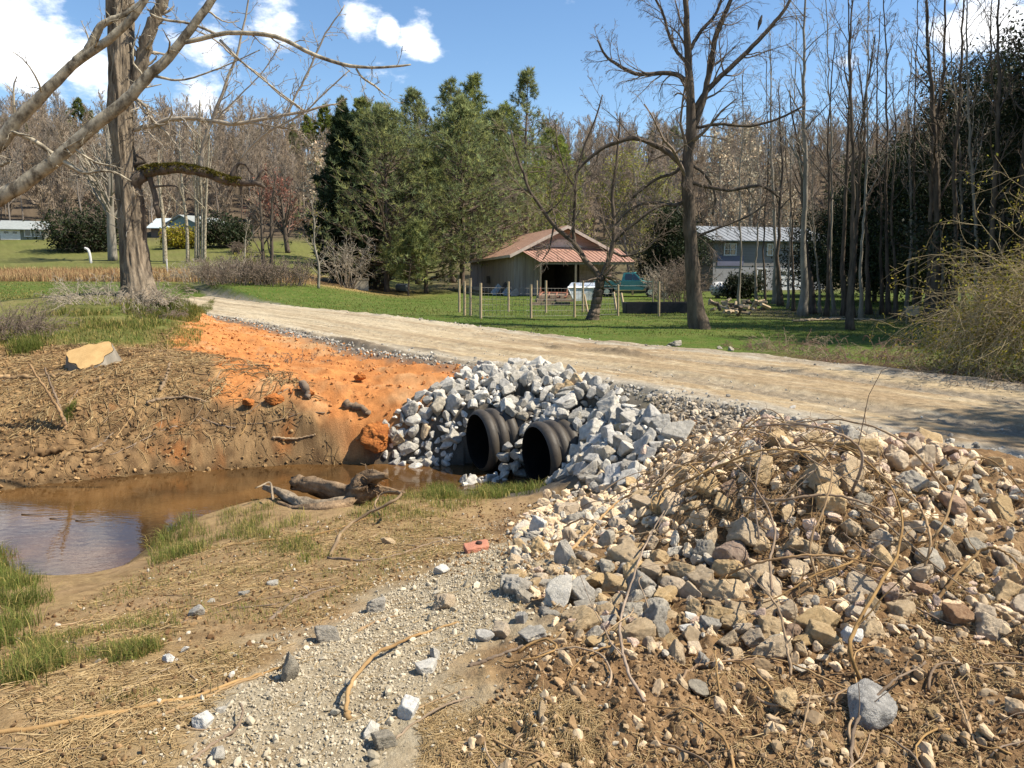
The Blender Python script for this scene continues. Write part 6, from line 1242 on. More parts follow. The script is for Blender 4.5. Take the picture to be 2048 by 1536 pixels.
# dry tall grass of the far field
mb = MB(); n = 46000; Y_ = rng.uniform(50, 67, n); u = rng.uniform(-.78, -.25, n); XY = np.stack([u*Y_, Y_], 1); pt = fbm2(XY[:, 0]*.12, XY[:, 1]*.12, 3, 80); k = rng.random(n) < smooth(.3, .62, pt)*1.0*smooth(-.24, -.32, u) + .10*(u < -.29); XY = XY[k]; pt = pt[k]
cc = np.where((rng.random(len(XY)) < .40)[:, None], np.array([[.50, .38, .19]]), np.array([[.33, .20, .11]]))*rng.uniform(.7, 1.35, (len(XY), 1)); blades(mb, XY, .6, .028, rng, .5, col=cc)
tag(mb.build('dry_field_grass', M_DRYGRASS), kind='stuff')
# straw litter on the worked ground
mb = MB()
def litter(P, n, L, r, dens=None, col=(np.array([.36, .25, .12]), np.array([.66, .51, .29])), tilt=.18):
    XY = scatter(P, n, rng, dens); a = rng.random(n)*2*pi; l = L*rng.uniform(.3, 1.4, n); d = np.stack([np.cos(a), np.sin(a)], 1)*l[:, None]/2
    A = XY - d; B = XY + d; M_ = XY + np.stack([-d[:, 1], d[:, 0]], 1)*rng.normal(0, .25, n)[:, None]
    P3 = np.stack([np.c_[A, H(A[:, 0], A[:, 1])], np.c_[M_, H(M_[:, 0], M_[:, 1])], np.c_[B, H(B[:, 0], B[:, 1])]], 1); P3[:, :, 2] += np.abs(rng.normal(0, tilt, (n, 1)))*l[:, None]*.3 + r; P3[:, 2, 2] += rng.normal(0, tilt, n)*l*.3
    v, q = tubes(P3, np.full((n, 3), r)*rng.uniform(.6, 1.4, (n, 1)), 3); c = np.repeat(col[0] + (col[1]-col[0])*rng.random((n, 1)), 9, 0); mb.add(v, q, c=c)
dn_ = lambda x, y: smooth(.38, .60, fbm2(x*2.1, y*2.1, 4, 81))
litter(NEARS, 8500, .09, .0018, dn_); litter(gxy([(0,1540),(0,1400),(300,1300),(560,1300),(420,1420),(340,1540)]), 2600, .06, .0012, dn_)
litter(TANB, 1700, .28, .0045, dn_); litter(TANB, 900, .35, .005, None, (np.array([.16, .10, .055]), np.array([.34, .24, .13]))); litter(Z_BARE, 1500, .22, .004, lambda x, y: poly_sd(Z_ORANGE, x, y) > .1, (np.array([.20, .12, .06]), np.array([.46, .33, .17])))
litter(soil, 5000, .06, .0013, dn_); litter(P_A, 3500, .12, .0018, None); litter(gxy([(840,1400),(1000,1290),(1180,1330),(1220,1560),(840,1560)]), 3500, .05, .0010, dn_); litter(TOPP, 2500, .22, .002, None, (np.array([.14, .09, .05]), np.array([.40, .28, .15])), tilt=.5)
litter(Z_GRAVEL, 500, .08, .0013)
tag(mb.build('straw_litter', M_DRYGRASS), kind='stuff')
# ------------------------------------------------------------------ barn
MB.SHARP = True
M_BOARD = mat('weathered barn boards', (.44, .36, .32), rough=.9, col2=(.28, .225, .20), scale=2.2, stretch=(2.5, 2.5, .15), bump=.3, bscale=8, spec=.1)
M_PINKBOARD = mat('faded pink boards', (.56, .375, .315), rough=.9, col2=(.36, .235, .20), scale=2.0, stretch=(.3, .3, 3), bump=.3, bscale=8, spec=.1)
M_RUSTROOF = mat('rusty metal roof', (.36, .22, .15), rough=.75, col2=(.27, .16, .11), scale=1.2, stretch=(1, 1, 1), spec=.3)
M_AWNING = mat('faded red metal sheets', (.41, .235, .17), rough=.7, col2=(.29, .16, .115), scale=1.0, spec=.3)
M_TRIM = mat('weathered trim', (.52, .42, .35), rough=.9, var=.2, scale=3)
M_OLDWOOD = mat('old grey wood', (.36, .29, .20), rough=.9, col2=(.22, .17, .11), scale=5, stretch=(3, 3, .4), bump=.3)
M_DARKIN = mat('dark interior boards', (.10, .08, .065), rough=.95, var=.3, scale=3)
NL = at(1028, 583, 58); NR = at(1222, 580, 60.6); FL = at(943, 574, 69.5)
for p in (NL, NR, FL): p[2] = 0
wx = unit(NR - NL); Wd = np.linalg.norm(NR - NL); dpt = FL - NL; Ld = np.linalg.norm(dpt); wy = unit(dpt)
zg = gz(NL[0], NL[1]) - .1; he = 3.30; hf = 3.0; hr = 5.15
barn = thing('barn', 'weathered barn with a rusty gable roof and a red metal awning over its open front', 'barn', (NL[0], NL[1], zg))
def BP(a, b, z): return wx*a*Wd + wy*b*Ld + np.array([0, 0, z])        # barn frame: a across the gable, b towards the back
def slab(mb, quad, th, m=0):
    q = np.array(quad, float); n = unit(np.cross(q[1]-q[0], q[3]-q[0])); mb.hexa(np.vstack([q - n*th/2, q + n*th/2]), m)
def board_wall(mb, p0, p1, z0, zt, step=.24, th=.03):
    """vertical boards from p0 to p1, tops following zt(t)"""
    L = np.linalg.norm(p1 - p0); n = max(int(L/step), 1); d = unit(p1 - p0); nn = np.array([-d[1], d[0], 0])
    for i in range(n):
        a, b = i/n, (i+1)/n; g = .006; A = p0 + d*(L*a + g); B = p0 + d*(L*b - g); jit = nn*(RNG.random()-.5)*.02
        q = [A + [0, 0, z0], B + [0, 0, z0], B + [0, 0, zt(b)], A + [0, 0, zt(a)]]; slab(mb, [np.array(x) + jit for x in q], th)
mb = MB(); board_wall(mb, BP(0, 1, 0), BP(0, 0, 0), 0, lambda t: hf + (he-hf)*t, .26); mb.build('side_wall', M_BOARD, barn)
mb = MB(); board_wall(mb, BP(1, 0, 0), BP(1, 1, 0), 0, lambda t: he + (hf-he)*t, .26); mb.build('side_wall', M_BOARD, barn)
mb = MB(); board_wall(mb, BP(1, 1, 0), BP(0, 1, 0), 0, lambda t: hf + (hr-hf-.4)*(1-abs(2*t-1)), .26); mb.build('back_wall', M_BOARD, barn)
# front: boards left of the opening, a bay, pale boards right of it
mb = MB(); board_wall(mb, BP(0, 0, 0), BP(.25, 0, 0), 0, lambda t: he, .22); mb.build('front_wall', M_BOARD, barn)
mb = MB(); board_wall(mb, BP(.66, 0, 0), BP(1, 0, 0), 0, lambda t: he-.1, .30); w_ = mb.build('bay_wall', M_PINKBOARD, barn)
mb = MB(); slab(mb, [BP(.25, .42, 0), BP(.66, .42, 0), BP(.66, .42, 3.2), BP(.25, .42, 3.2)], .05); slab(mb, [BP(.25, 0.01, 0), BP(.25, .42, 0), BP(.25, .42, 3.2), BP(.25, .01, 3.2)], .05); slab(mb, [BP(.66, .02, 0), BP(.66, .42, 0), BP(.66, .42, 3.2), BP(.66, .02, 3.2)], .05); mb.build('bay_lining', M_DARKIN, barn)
mb = MB()
for i in range(9):                                                     # gable: horizontal lap boards
    z0, z1 = he + (hr-he)*i/9, he + (hr-he)*(i+1)/9; a0 = .5*(z0-he)/(hr-he); a1 = .5*(z1-he)/(hr-he)
    o_ = wy*(-.035 + .0*i); slab(mb, [BP(a0, 0, z0) + o_*1.4, BP(1-a0, 0, z0) + o_*1.4, BP(1-a1, 0, z1) + o_, BP(a1, 0, z1) + o_], .025)
mb.build('gable', M_PINKBOARD, barn)
mb = MB(); slab(mb, [BP(.31, 0, he+.42) - wy*.09, BP(.69, 0, he+.42) - wy*.09, BP(.57, 0, he+.98) - wy*.09, BP(.43, 0, he+.98) - wy*.09], .03); mb.build('gable_panel', mat('pale panel', (.70, .56, .46), rough=.9, var=.15, scale=3), barn)
def roof_plane(mb, e0, e1, r1, r0, th=.05, ribs=0, rr=.02):
    slab(mb, [e0, e1, r1, r0], th); e0, e1, r1, r0 = map(np.array, (e0, e1, r1, r0)); n = unit(np.cross(e1-e0, r0-e0)); n = n if n[2] > 0 else -n
    for i in range(ribs):
        t = (i+.5)/ribs; a = e0 + (e1-e0)*t + n*(th/2 + rr*.4); b = r0 + (r1-r0)*t + n*(th/2 + rr*.4); mb.tube([a, b], rr, 4)
ov = .07
mb = MB()
Ef, Eb = BP(-ov, -.06, he - .22), BP(-ov, 1.03, hf - .30); Rf, Rb = BP(.5, -.06, hr + .12), BP(.5, 1.03, hr - .25); Gf, Gb = BP(1+ov, -.06, he - .22), BP(1+ov, 1.03, hf - .25)
roof_plane(mb, Ef, Eb, Rb, Rf, .06, 16, .022); roof_plane(mb, Gb, Gf, Rf, Rb, .06, 16, .022); mb.build('roof', M_RUSTROOF, barn)
mb = MB(); nrm = wy
for A, B in ((Ef, Rf), (Rf, Gf)): slab(mb, [A - nrm*.05 + [0, 0, -.20], B - nrm*.05 + [0, 0, -.20], B - nrm*.05 + [0, 0, .04], A - nrm*.05 + [0, 0, .04]], .04)
slab(mb, [Ef + [0, 0, -.16] - wx*.03, Eb + [0, 0, -.16] - wx*.03, Eb + [0, 0, .02] - wx*.03, Ef + [0, 0, .02] - wx*.03], .03); mb.build('trim_board', M_TRIM, barn)
# awning
zt, zl = he + .33, he - .72; out = 2.0
A0, A1 = BP(.02, 0, zt) - wy*.12, BP(1.06, 0, zt) - wy*.12; B0, B1 = BP(.14, 0, zl) - wy*(out+.5), BP(1.10, 0, zl) - wy*(out+.5)
mb = MB(); roof_plane(mb, B0, B1, A1, A0, .03, 24, .03); mb.build('awning', M_AWNING, barn)
for a in (.155, .50, 1.085):
    p = BP(a, 0, 0) - wy*(out+.35); mb = MB(); mb.box(p + [0, 0, (zl+.05)/2], (.14, .14, zl+.03)); mb.build('post', M_OLDWOOD, barn)
mb = MB(); c0, c1 = BP(.14, 0, zl-.10) - wy*(out+.36), BP(1.09, 0, zl-.10) - wy*(out+.36); slab(mb, [c0 - [0, 0, .08], c1 - [0, 0, .08], c1 + [0, 0, .08], c0 + [0, 0, .08]], .06); mb.build('beam', M_OLDWOOD, barn)
mb = MB(); slab(mb, [BP(-.01, .56, .9) - wx*.05, BP(-.01, .5, .9) - wx*.05, BP(-.01, .5, 1.5) - wx*.05, BP(-.01, .56, 1.5) - wx*.05], .03); mb.build('wall_vent', M_DARKIN, barn)
# ------------------------------------------------------------------ junk and garden in front of the barn
def board(name, label, cat, top, bot, w, th, m, group=None):
    a = gpos(*bot); b = np.array(top) if len(top) == 3 else at(top[0], top[1], a[1] + .25); mb = MB(); mb.tube([a - [0, 0, .1], b], w, 4); c = a.copy(); mb.v = [v - c for v in mb.v]; return tag(mb.build(name, m, loc=c), label, cat, group)
M_POST = mat('fence post wood', (.50, .39, .25), rough=.9, col2=(.33, .25, .16), scale=6, stretch=(3, 3, .5), bump=.3)
FP = [(918.5,558,625),(929,563,632),(941,556,633),(961.5,566,638),(1017,563,624),(1062,569,637),(1074,561,606),(1092,561,624),(1149,566,636),(1166,561,624),(1236,569,633),(1306,557,611),(1318,563,634),(1328.5,558,606)]
FL_ = 'weathered round wooden post of the garden fence in front of the barn'
for q, (u, vt, vb) in enumerate(FP):
    a = gpos(u, vb); b = at(u, vt, a[1]); t = np.linspace(0, 1, 5)[:, None]; mb = MB(); P = a - [0, 0, .2] + (b - a + [0, 0, .2])*t; mb.tube(P - a, .052, 8); tag(mb.build('fence_post', M_POST, loc=a), FL_, 'fence post', 'garden fence posts')
M_WIRE = mat('fence wire', (.22, .21, .19), rough=.6, metal=.3)
fw = thing('wire_fence', 'thin wire mesh strung between the wooden garden posts', 'wire fence', gpos(1000, 632)); F0 = np.array(fw.location); mb = MB()
run = [gpos(u, v) for u, v in [(930,632),(961,638),(1062,637),(1149,636),(1236,633)]]
for h in np.linspace(.1, 1.2, 6): mb.tube(np.array(run) + [0, 0, h] - F0, .006, 4)
for a, b in zip(run[:-1], run[1:]):
    for t in np.linspace(0, 1, 14)[1:-1]: p = a + (b-a)*t - F0; mb.tube([p + [0, 0, .1], p + [0, 0, 1.2]], .005, 3)
mb.build('wire_mesh', M_WIRE, fw)
board('leaning_board', 'pale board leaning at a slant against the galvanised trough', 'board', (1168,588), (1176,624), .06, .03, M_POST)
board('leaning_board', 'pale board leaning beside the forked tree, the left of a pair', 'board', (1227,584), (1233,620), .07, .03, M_POST)
board('leaning_board', 'pale board leaning right of the first one, sloping the other way', 'board', (1242,586), (1249,621), .07, .03, M_POST)
M_GALV = mat('galvanised metal', (.62, .66, .68), rough=.45, col2=(.45, .48, .50), scale=2, metal=.35, spec=.5)
M_RED = mat('rusty red metal', (.40, .16, .10), rough=.8, col2=(.26, .12, .08), scale=4)
M_BLOCKS = mat('rough stacked timber', (.30, .23, .165), rough=.95, col2=(.16, .12, .09), scale=3, bump=.5)
# galvanised trough / hopper
g = gpos(1165, 612); tr_ = thing('metal_trough', 'dented galvanised trough lying tipped up in front of the barn', 'trough', g); s = g[1]/FPX; mb = MB()
def pq(u, v, dy): return at(u, v, g[1] + dy) - g
out_ = [pq(1135,575,0), pq(1190,575,.4), pq(1188,600,.4), pq(1148,602,0)]; bk = [p + np.array([.3, 1.1, .25]) for p in out_]
i_ = [p*.96 + np.mean(out_, 0)*.04 + [0, -.0, 0] for p in out_]
mb.hexa(np.vstack([out_, bk])[[3, 2, 6, 7, 0, 1, 5, 4]]); mb.build('trough_body', M_GALV, tr_)
mb = MB(); mb.tube([out_[0]-[0,.04,0], out_[1]-[0,.04,0]], .045, 6); mb.tube([out_[1]-[0,.04,0], out_[2]-[0,.04,0]], .035, 6); mb.tube([out_[0]-[0,.04,0], out_[3]-[0,.04,0]], .035, 6); mb.build('rolled_rim', M_GALV, tr_)
# frame of a small trailer, red
g = gpos(1105, 609); tl = thing('trailer_frame', 'rusty red metal trailer frame standing on a timber stack', 'trailer frame', g); mb = MB()
fr_ = [pq2 - g for pq2 in (at(1078,594,g[1]), at(1132,594,g[1]), at(1135,586,g[1]+1.4), at(1084,585,g[1]+1.4))]
for a, b in zip(fr_, fr_[1:] + fr_[:1]): mb.tube([a, b], .05, 6)
for t in (.3, .6): mb.tube([fr_[0]*(1-t) + fr_[1]*t, fr_[3]*(1-t) + fr_[2]*t], .035, 5)
for a, b in ((0, .35), (1, .7)): mb.tube([fr_[a], fr_[a] + [.1, .2, .55]], .03, 5); mb.tube([fr_[a] + [.1, .2, .55], fr_[3-a]], .03, 5)
mb.build('frame', M_RED, tl); mb = MB(); mb.hexa(np.array([fr_[0], fr_[1], fr_[2], fr_[3], *[p + [0, 0, .05] for p in fr_]]) - [0, 0, .12]); mb.build('deck', M_BLOCKS, tl)
for k in range(9):
    a = gpos(1080 + 7*k, 610); L_ = .9 + .3*RNG.random(); mb = MB(); mb.box((0, 0, .12 + .19*(k % 3)), (L_, .22, .17), rz=.2 + .3*RNG.random()); tag(mb.build('timber_block', M_BLOCKS, loc=a + [0, .35*(k % 3), -.05]), 'rough timber block stacked under the red trailer frame', 'timber block', 'timber blocks under the trailer frame')
# panels against the side wall
for k, (u0, v0, u1, v1, w) in enumerate([(986,589,1001,572,.55),(996,590,1013,566,.28),(1008,590,1018,578,.45),(1022,591,1036,582,.5)]):
    a = gpos(u0, v0 + 1); b = at(u1, v1, a[1] + .6); d = unit(b-a); sd_ = unit(np.cross(d, [0, 1, .2]))*w/2; mb = MB(); slab(mb, [x - a for x in (a - sd_, a + sd_, b + sd_, b - sd_)], .06)
    tag(mb.build('scrap_panel', [M_GALV, M_DARKIN, M_GALV, M_TRIM][k], loc=a), ['whitish scrap panel leaning at the barn side wall, the leftmost','dark narrow plank leaning between two whitish scrap panels','whitish scrap panel leaning right of the dark plank','low pale scrap board by the corner of the barn'][k], 'scrap panel')
# raised bed
g = gpos(1322, 625); rb = thing('raised_bed', 'long low black raised garden bed right of the fence posts', 'raised bed', g); mb = MB(); 
for dx, dy, sx, sy in ((0, -.6, 3.4, .06), (0, .6, 3.4, .06), (-1.7, 0, .06, 1.14), (1.7, 0, .06, 1.14)): mb.box((dx, dy, .22), (sx, sy, .5))
mb.build('side_boards', mat('black boards', (.03, .03, .035), rough=.7), rb); mb = MB(); mb.box((0, 0, .15), (3.3, 1.1, .4)); mb.build('soil', M_DARKIN, rb)
# ------------------------------------------------------------------ pickup truck
def pickup(g, rz):
    M_TEAL = mat('teal paint', (.06, .25, .24), rough=.3, var=.1, spec=.6); M_GLASS = mat('dark glass', (.02, .025, .03), rough=.08, spec=.8); M_TYRE = mat('tyre', (.02, .02, .02), rough=.9); M_CHROME = mat('chrome', (.6, .6, .6), rough=.25, metal=.9); M_WHITE = mat('white paint', (.75, .75, .73), rough=.4)
    o = thing('pickup_truck', 'old teal pickup truck parked behind the right end of the barn', 'truck', g, rz=rz)
    def prof(mb, pts, y0, y1, inset=0.0):
        p = np.array(pts, float); n = len(p); A = np.c_[p[:, 0], np.full(n, y0), p[:, 1]]; B = np.c_[p[:, 0], np.full(n, y1), p[:, 1]]
        if inset: zt_ = p[:, 1] > p[:, 1].min() + .2; A[zt_, 1] += inset; B[zt_, 1] -= inset
        mb.add(np.vstack([A, B, A.mean(0)[None], B.mean(0)[None]]), [[i, (i+1) % n, n+(i+1) % n, n+i] for i in range(n)], [[(i+1) % n, i, 2*n] for i in range(n)] + [[n+i, n+(i+1) % n, 2*n+1] for i in range(n)])
    low = [(-2.6,.55),(-2.6,1.12),(-.55,1.14),(.6,1.14),(.95,1.12),(2.2,1.02),(2.42,.92),(2.46,.55),(2.0,.50),(1.92,.72),(1.72,.86),(1.45,.90),(1.2,.84),(1.0,.70),(.95,.5),(-1.1,.5),(-1.18,.72),(-1.4,.86),(-1.65,.9),(-1.9,.84),(-2.1,.7),(-2.15,.55)]
    mb = MB(); prof(mb, low, -.93, .93); mb.build('body', M_TEAL, o, smooth_=False)
    mb = MB(); prof(mb, [(-.62,1.13),(-.5,1.72),(.25,1.76),(.9,1.13)], -.88, .88, .12); mb.build('cab', M_TEAL, o, smooth_=False)
    for sy in (-1, 1):
        mb = MB(); y = sy*.862; q = np.array([(-.38, y, 1.2),(.15, y, 1.2),(.13, sy*.80, 1.63),(-.34, sy*.80, 1.63)]); slab(mb, q, .05); mb.build('side_window', M_GLASS, o); mb = MB(); q = np.array([(.21, y, 1.2),(.70, y, 1.2),(.29, sy*.80, 1.63),(.19, sy*.80, 1.63)]); slab(mb, q, .05); mb.build('side_window', M_GLASS, o)
        mb = MB(); mb.box((.2, sy*.935, .80), (4.4, .012, .05)); mb.build('side_stripe', M_CHROME, o)
        mb = MB(); mb.box((2.45, sy*.7, .82), (.06, .3, .16)); mb.build('headlight', M_CHROME, o); mb = MB(); mb.box((.75, sy*1.0, 1.25), (.10, .18, .16)); mb.build('mirror', M_TEAL, o)
    mb = MB(); slab(mb, [(.86, -.72, 1.19), (.86, .72, 1.19), (.31, .66, 1.70), (.31, -.66, 1.70)], .03); mb.build('windscreen', M_GLASS, o)
    mb = MB(); mb.box((2.52, 0, .52), (.14, 1.86, .2)); mb.build('bumper', M_CHROME, o)
    for wxx in (-1.65, 1.45):
        for sy in (-1, 1):
            mb = MB(); mb.tube([(wxx, sy*.72, .36), (wxx, sy*.94, .36)], .36, 24); w_ = mb.build('wheel', M_TYRE, o); mb = MB(); mb.tube([(wxx, sy*.90, .36), (wxx, sy*.955, .36)], .2, 16); mb.build('rim', M_CHROME, w_)
    return o
g = gpos(1262, 593); pickup((g[0], g[1], g[2]), radians(-14))
g = gpos(1345, 596); ut = thing('utility_trailer', 'small black utility trailer with a white-rimmed wheel in front of the truck', 'trailer', g, rz=-.1); mb = MB()
for y in (-.7, .7):
    mb.tube([(-.9, y, .55), (1.6, y, .55)], .05, 6); mb.tube([(-.9, y, .85), (1.6, y, .85)], .035, 6)
    for x in (-.9, 0, .8, 1.6): mb.tube([(x, y, .5), (x, y, .86)], .035, 6)
mb.tube([(1.6, 0, .55), (2.5, 0, .5)], .05, 6); mb.build('frame', mat('black steel', (.03, .03, .03), rough=.6), ut); mb = MB(); mb.box((.35, 0, .52), (2.5, 1.36, .05)); mb.build('deck', M_OLDWOOD, ut)
for sy in (-1, 1): mb = MB(); mb.tube([(-.6, sy*.78, .36), (-.6, sy*.98, .36)], .36, 22); w_ = mb.build('wheel', mat('trailer tyre', (.03, .03, .03), rough=.9), ut); mb = MB(); mb.tube([(-.6, sy*.95, .36), (-.6, sy*1.0, .36)], .2, 16); mb.build('rim', mat('white rim', (.7, .7, .68), rough=.5), w_)
# ------------------------------------------------------------------ grey two-storey house
M_SIDING = mat('grey siding', (.21, .20, .195), rough=.8, col2=(.16, .152, .148), scale=2, stretch=(.3, .3, 6), bump=.2)
M_LOWER = mat('pale grey block wall', (.27, .265, .27), rough=.9, var=.12, scale=3); M_BLUEGREY = mat('dark blue-grey siding', (.135, .14, .20), rough=.8, var=.15, scale=2, stretch=(.3, .3, 6))
M_METALROOF = mat('pale metal roof', (.25, .265, .275), rough=.7, col2=(.20, .21, .22), scale=1, metal=.1, spec=.3)
M_WHITE = mat('white paint on wood', (.58, .57, .55), rough=.6, var=.06, scale=3); M_PANE = mat('window glass', (.02, .025, .03), rough=.06, spec=.8)
HN = at(1424, 592, 66); HE_ = at(1648, 590, 69); HB = at(1376, 585, 72)
for p in (HN, HE_, HB): p[2] = 0
hx = unit(HE_ - HN); HWd = np.linalg.norm(HE_ - HN); hy = unit(HB - HN); hy = unit(hy - hx*(hy @ hx)); HD = 7.5
zg = gz(HN[0], HN[1]) - .1; Hh = 4.35
house = thing('grey_house', 'grey two-storey house with a pale metal roof behind the thin trees', 'house', (HN[0], HN[1], zg))
def HP_(a, b, z): return hx*a + hy*b + np.array([0, 0, z])
mb = MB(); mb.hexa([HP_(0,0,0), HP_(HWd,0,0), HP_(HWd,HD,0), HP_(0,HD,0), HP_(0,0,2.2), HP_(HWd,0,2.2), HP_(HWd,HD,2.2), HP_(0,HD,2.2)]); mb.build('lower_wall', M_LOWER, house)
mb = MB(); mb.hexa([HP_(-.03,-.03,2.2), HP_(HWd+.03,-.03,2.2), HP_(HWd+.03,HD+.03,2.2), HP_(-.03,HD+.03,2.2), HP_(-.03,-.03,Hh), HP_(HWd+.03,-.03,Hh), HP_(HWd+.03,HD+.03,Hh), HP_(-.03,HD+.03,Hh)])
mb.add([HP_(-.03,-.03,Hh), HP_(-.03,HD+.03,Hh), HP_(-.03,HD/2,Hh+1.15)], t=[[0,1,2]]); mb.build('upper_wall', M_SIDING, house)
mb = MB(); roof_plane(mb, HP_(-.5,-.6,Hh-.05), HP_(HWd+.5,-.6,Hh-.05), HP_(HWd+.5,HD/2,Hh+1.35), HP_(-.5,HD/2,Hh+1.35), .08, 22, .025); roof_plane(mb, HP_(HWd+.5,HD+.6,Hh-.05), HP_(-.5,HD+.6,Hh-.05), HP_(-.5,HD/2,Hh+1.35), HP_(HWd+.5,HD/2,Hh+1.35), .08, 22, .025); mb.build('roof', M_METALROOF, house)
mb = MB(); mb.box(HP_(1.6, -.05, 2.65), (2.5, .05, .85), rot=np.stack([hx, hy, [0, 0, 1]], 1)); mb.build('siding_panel', M_BLUEGREY, house)
def hwin(a, z, w, h, name='window'):
    R_ = np.stack([hx, hy, [0, 0, 1]], 1); mb = MB()
    for dx, dz, sx, sz in ((0, h/2, w+.16, .09), (0, -h/2, w+.16, .09), (-w/2, 0, .09, h), (w/2, 0, .09, h), (0, 0, .05, h), (0, 0, w, .04)): mb.box(HP_(a+dx, -.085, z+dz), (sx, .10, sz), rot=R_)
    f = mb.build(name, M_WHITE, house); mb = MB(); mb.box(HP_(a, -.06, z), (w, .04, h), rot=R_); mb.build('pane', M_PANE, f)
hwin(1.5, 3.6, 1.1, .95); hwin(5.6, 3.6, 1.0, .95); hwin(8.2, 3.6, 1.0, .95); hwin(4.7, 1.1, .95, 1.75, 'glass_door')
R_ = np.stack([hx, hy, [0, 0, 1]], 1)
for a in (7.6,):
    mb = MB(); mb.box(HP_(a, -.06, 1.0), (2.4, .06, 2.0), rot=R_)
    for z in (.6, 1.15, 1.7): mb.box(HP_(a, -.10, z), (2.4, .03, .04), rot=R_)
    gd = mb.build('garage_door', M_WHITE, house)
    for k in range(3): mb = MB(); mb.box(HP_(a - .75 + .75*k, -.11, 1.62), (.5, .04, .28), rot=R_); mb.build('door_pane', M_PANE, gd)
g = gpos(1452, 596); pt = thing('propane_tank', 'white horizontal propane tank against the grey house', 'propane tank', g); mb = MB(); t = np.linspace(-1, 1, 15); mb.tube(np.stack([t*1.15, t*0, np.full(15, .62)], 1), np.maximum(.5*np.clip(1 - np.abs(t)**8, .02, 1)**.5, .03), 18); mb.build('tank', M_WHITE, pt)
mb = MB(); mb.tube([(0,0,1.1),(0,0,1.25)], .14, 10); mb.build('valve_dome', M_WHITE, pt)
for x in (-.6, .6): mb = MB(); mb.box((x, 0, .09), (.18, .6, .22)); mb.build('leg', M_DARKIN, pt)
shrub(640, 'dark_bush', 'small dark bush right of the propane tank', gpos(1480, 597), 1.4, 1.3, n=50, rmin=.012, leafm=(M_DARKLEAF, .8, .2, .2, 3))
# ------------------------------------------------------------------ firewood, boards, sign
rng = rs(900)
for k in range(46):
    a = gpos(rng.uniform(1425, 1530), rng.uniform(616, 636)); L_ = rng.uniform(.3, .55); mb = MB(); d = unit(rng.normal(size=3)*[1, 1, .3])*L_/2; mb.tube([-d, d], rng.uniform(.05, .10), 6)
    tag(mb.build('firewood', [M_DARKBARK, M_OLDWOOD, M_POST][rng.integers(3)], loc=a + [0, 0, rng.uniform(.08, .5)]), 'split log in the firewood heap right of the tall lawn tree', 'split log', 'split logs of the firewood heap')
for k, (u0, v0, u1, v1) in enumerate([(1585,642,1680,638),(1600,640,1690,633),(1660,637,1770,640)]): laid('long_board', ['long grey pole lying at the edge of the shaded lawn, the lowest','long grey board lying just above the lowest pole','long dark board lying right of the grey ones under the trees'][k], [(u0,v0,.05),((u0+u1)/2,(v0+v1)/2,.06),(u1,v1,.08)], [4,3,4][k], M_OLDWOOD, seed=95+k, cat='board')
g = gpos(1813, 648); sg = thing('sign', 'small blank pale sign board tilted on a thin stake under the trees', 'sign', g); mb = MB(); c0 = at(1825, 622, g[1]) - g; mb.box(c0, (.48, .03, .36), rot=roty(-.06)); mb.build('board', mat('faded sign', (.30, .27, .21), rough=.8, var=.1), sg); mb = MB(); mb.tube([(0, .03, 0), at(1817, 612, g[1]+.03) - g], .02, 6); mb.build('stake', M_OLDWOOD, sg)
# pale lumps of gravel on the far road edge, a small bird in the tall tree
rng = rs(905)
for k, (u, v, s) in enumerate([(1352,694,.19),(1335,696,.13),(1440,700,.12),(1462,703,.09)]):
    g = gpos(u, v); put_stone(PR_RND[3+k][2], g[0], g[1], gz(g[0], g[1]) + s*.3, s, (0, 0, 1), rng, ['largest whitish lump on the far edge of the road','whitish lump left of the largest on the far road edge','whitish lump further right on the far road edge','smallest whitish lump on the far road edge'][k], None, 'pale_lump', 'stone')
p0 = at(1516, 46, YW); mb = MB(); t = np.array([0, .05, .12, .22, .30, .36, .40, .46]); mb.tube(np.stack([.25*t, 0*t, t - .22], 1), np.array([.012, .022, .035, .060, .055, .035, .038, .012]), 10); mb.tube([(.10, 0, .215), (.10, -.05, .21)], [.012, .003], 5); tag(mb.build('bird', M_DARKIN, loc=p0), 'tiny dark bird high among the twigs right of the tall lawn tree', 'bird')
# concrete block, drum, marker
g = gpos(722, 580); mb = MB(); mb.box((0, 0, .36), (1.0, .9, .8), rz=.3); mb.box((0, 0, .79), (1.08, .98, .07), rz=.3); tag(mb.build('concrete_block', mat('old concrete', (.42, .38, .30), rough=.95, col2=(.30, .26, .20), scale=3, bump=.5), loc=g), 'square old concrete well block beside the big brown shrub', 'concrete block')
g = gpos(805, 583); dr = thing('metal_drum', 'grey metal drum lying on its side under the pines', 'drum', g); mb = MB(); t = np.array([-.45, -.44, -.15, -.13, .13, .15, .44, .45]); mb.tube(np.stack([t, -.5*t, np.full(8, .32)], 1), np.array([.28, .31, .31, .325, .325, .31, .31, .28]), 18); mb.build('drum_body', M_GALV, dr); mb = MB(); mb.tube([(.45, -.225, .32), (.48, -.24, .32)], .3, 18); mb.build('rim', M_GALV, dr)
g = gpos(182, 526); mb = MB(); mb.tube(spline(np.array([(0, 0, -.05), (-.05, 0, .8), (-.2, 0, 1.3), (-.5, 0, 1.45)]), 10), .13, 8); tag(mb.build('marker_pipe', M_WHITE, loc=g), 'small bent white pipe on the far lawn beside the field', 'pipe')
for q, (u, v, h) in enumerate([(598,569,.9),(335,547,1.2),(702,566,1.0)]):
    g = gpos(u, v); mb = MB(); mb.tube([(0, 0, -.1), (.12*(q != 1), 0, h)], .06, 7); tag(mb.build('stake', [M_DARKBARK, M_WHITE, M_OLDWOOD][q], loc=g), ['dark leaning stake beside the gravel drive','short white stake in the brown field','short grey post under the spruce'][q], 'stake')
for q, (u, vb, w) in enumerate([(660,550,12),(673,552,9)]):
    pass
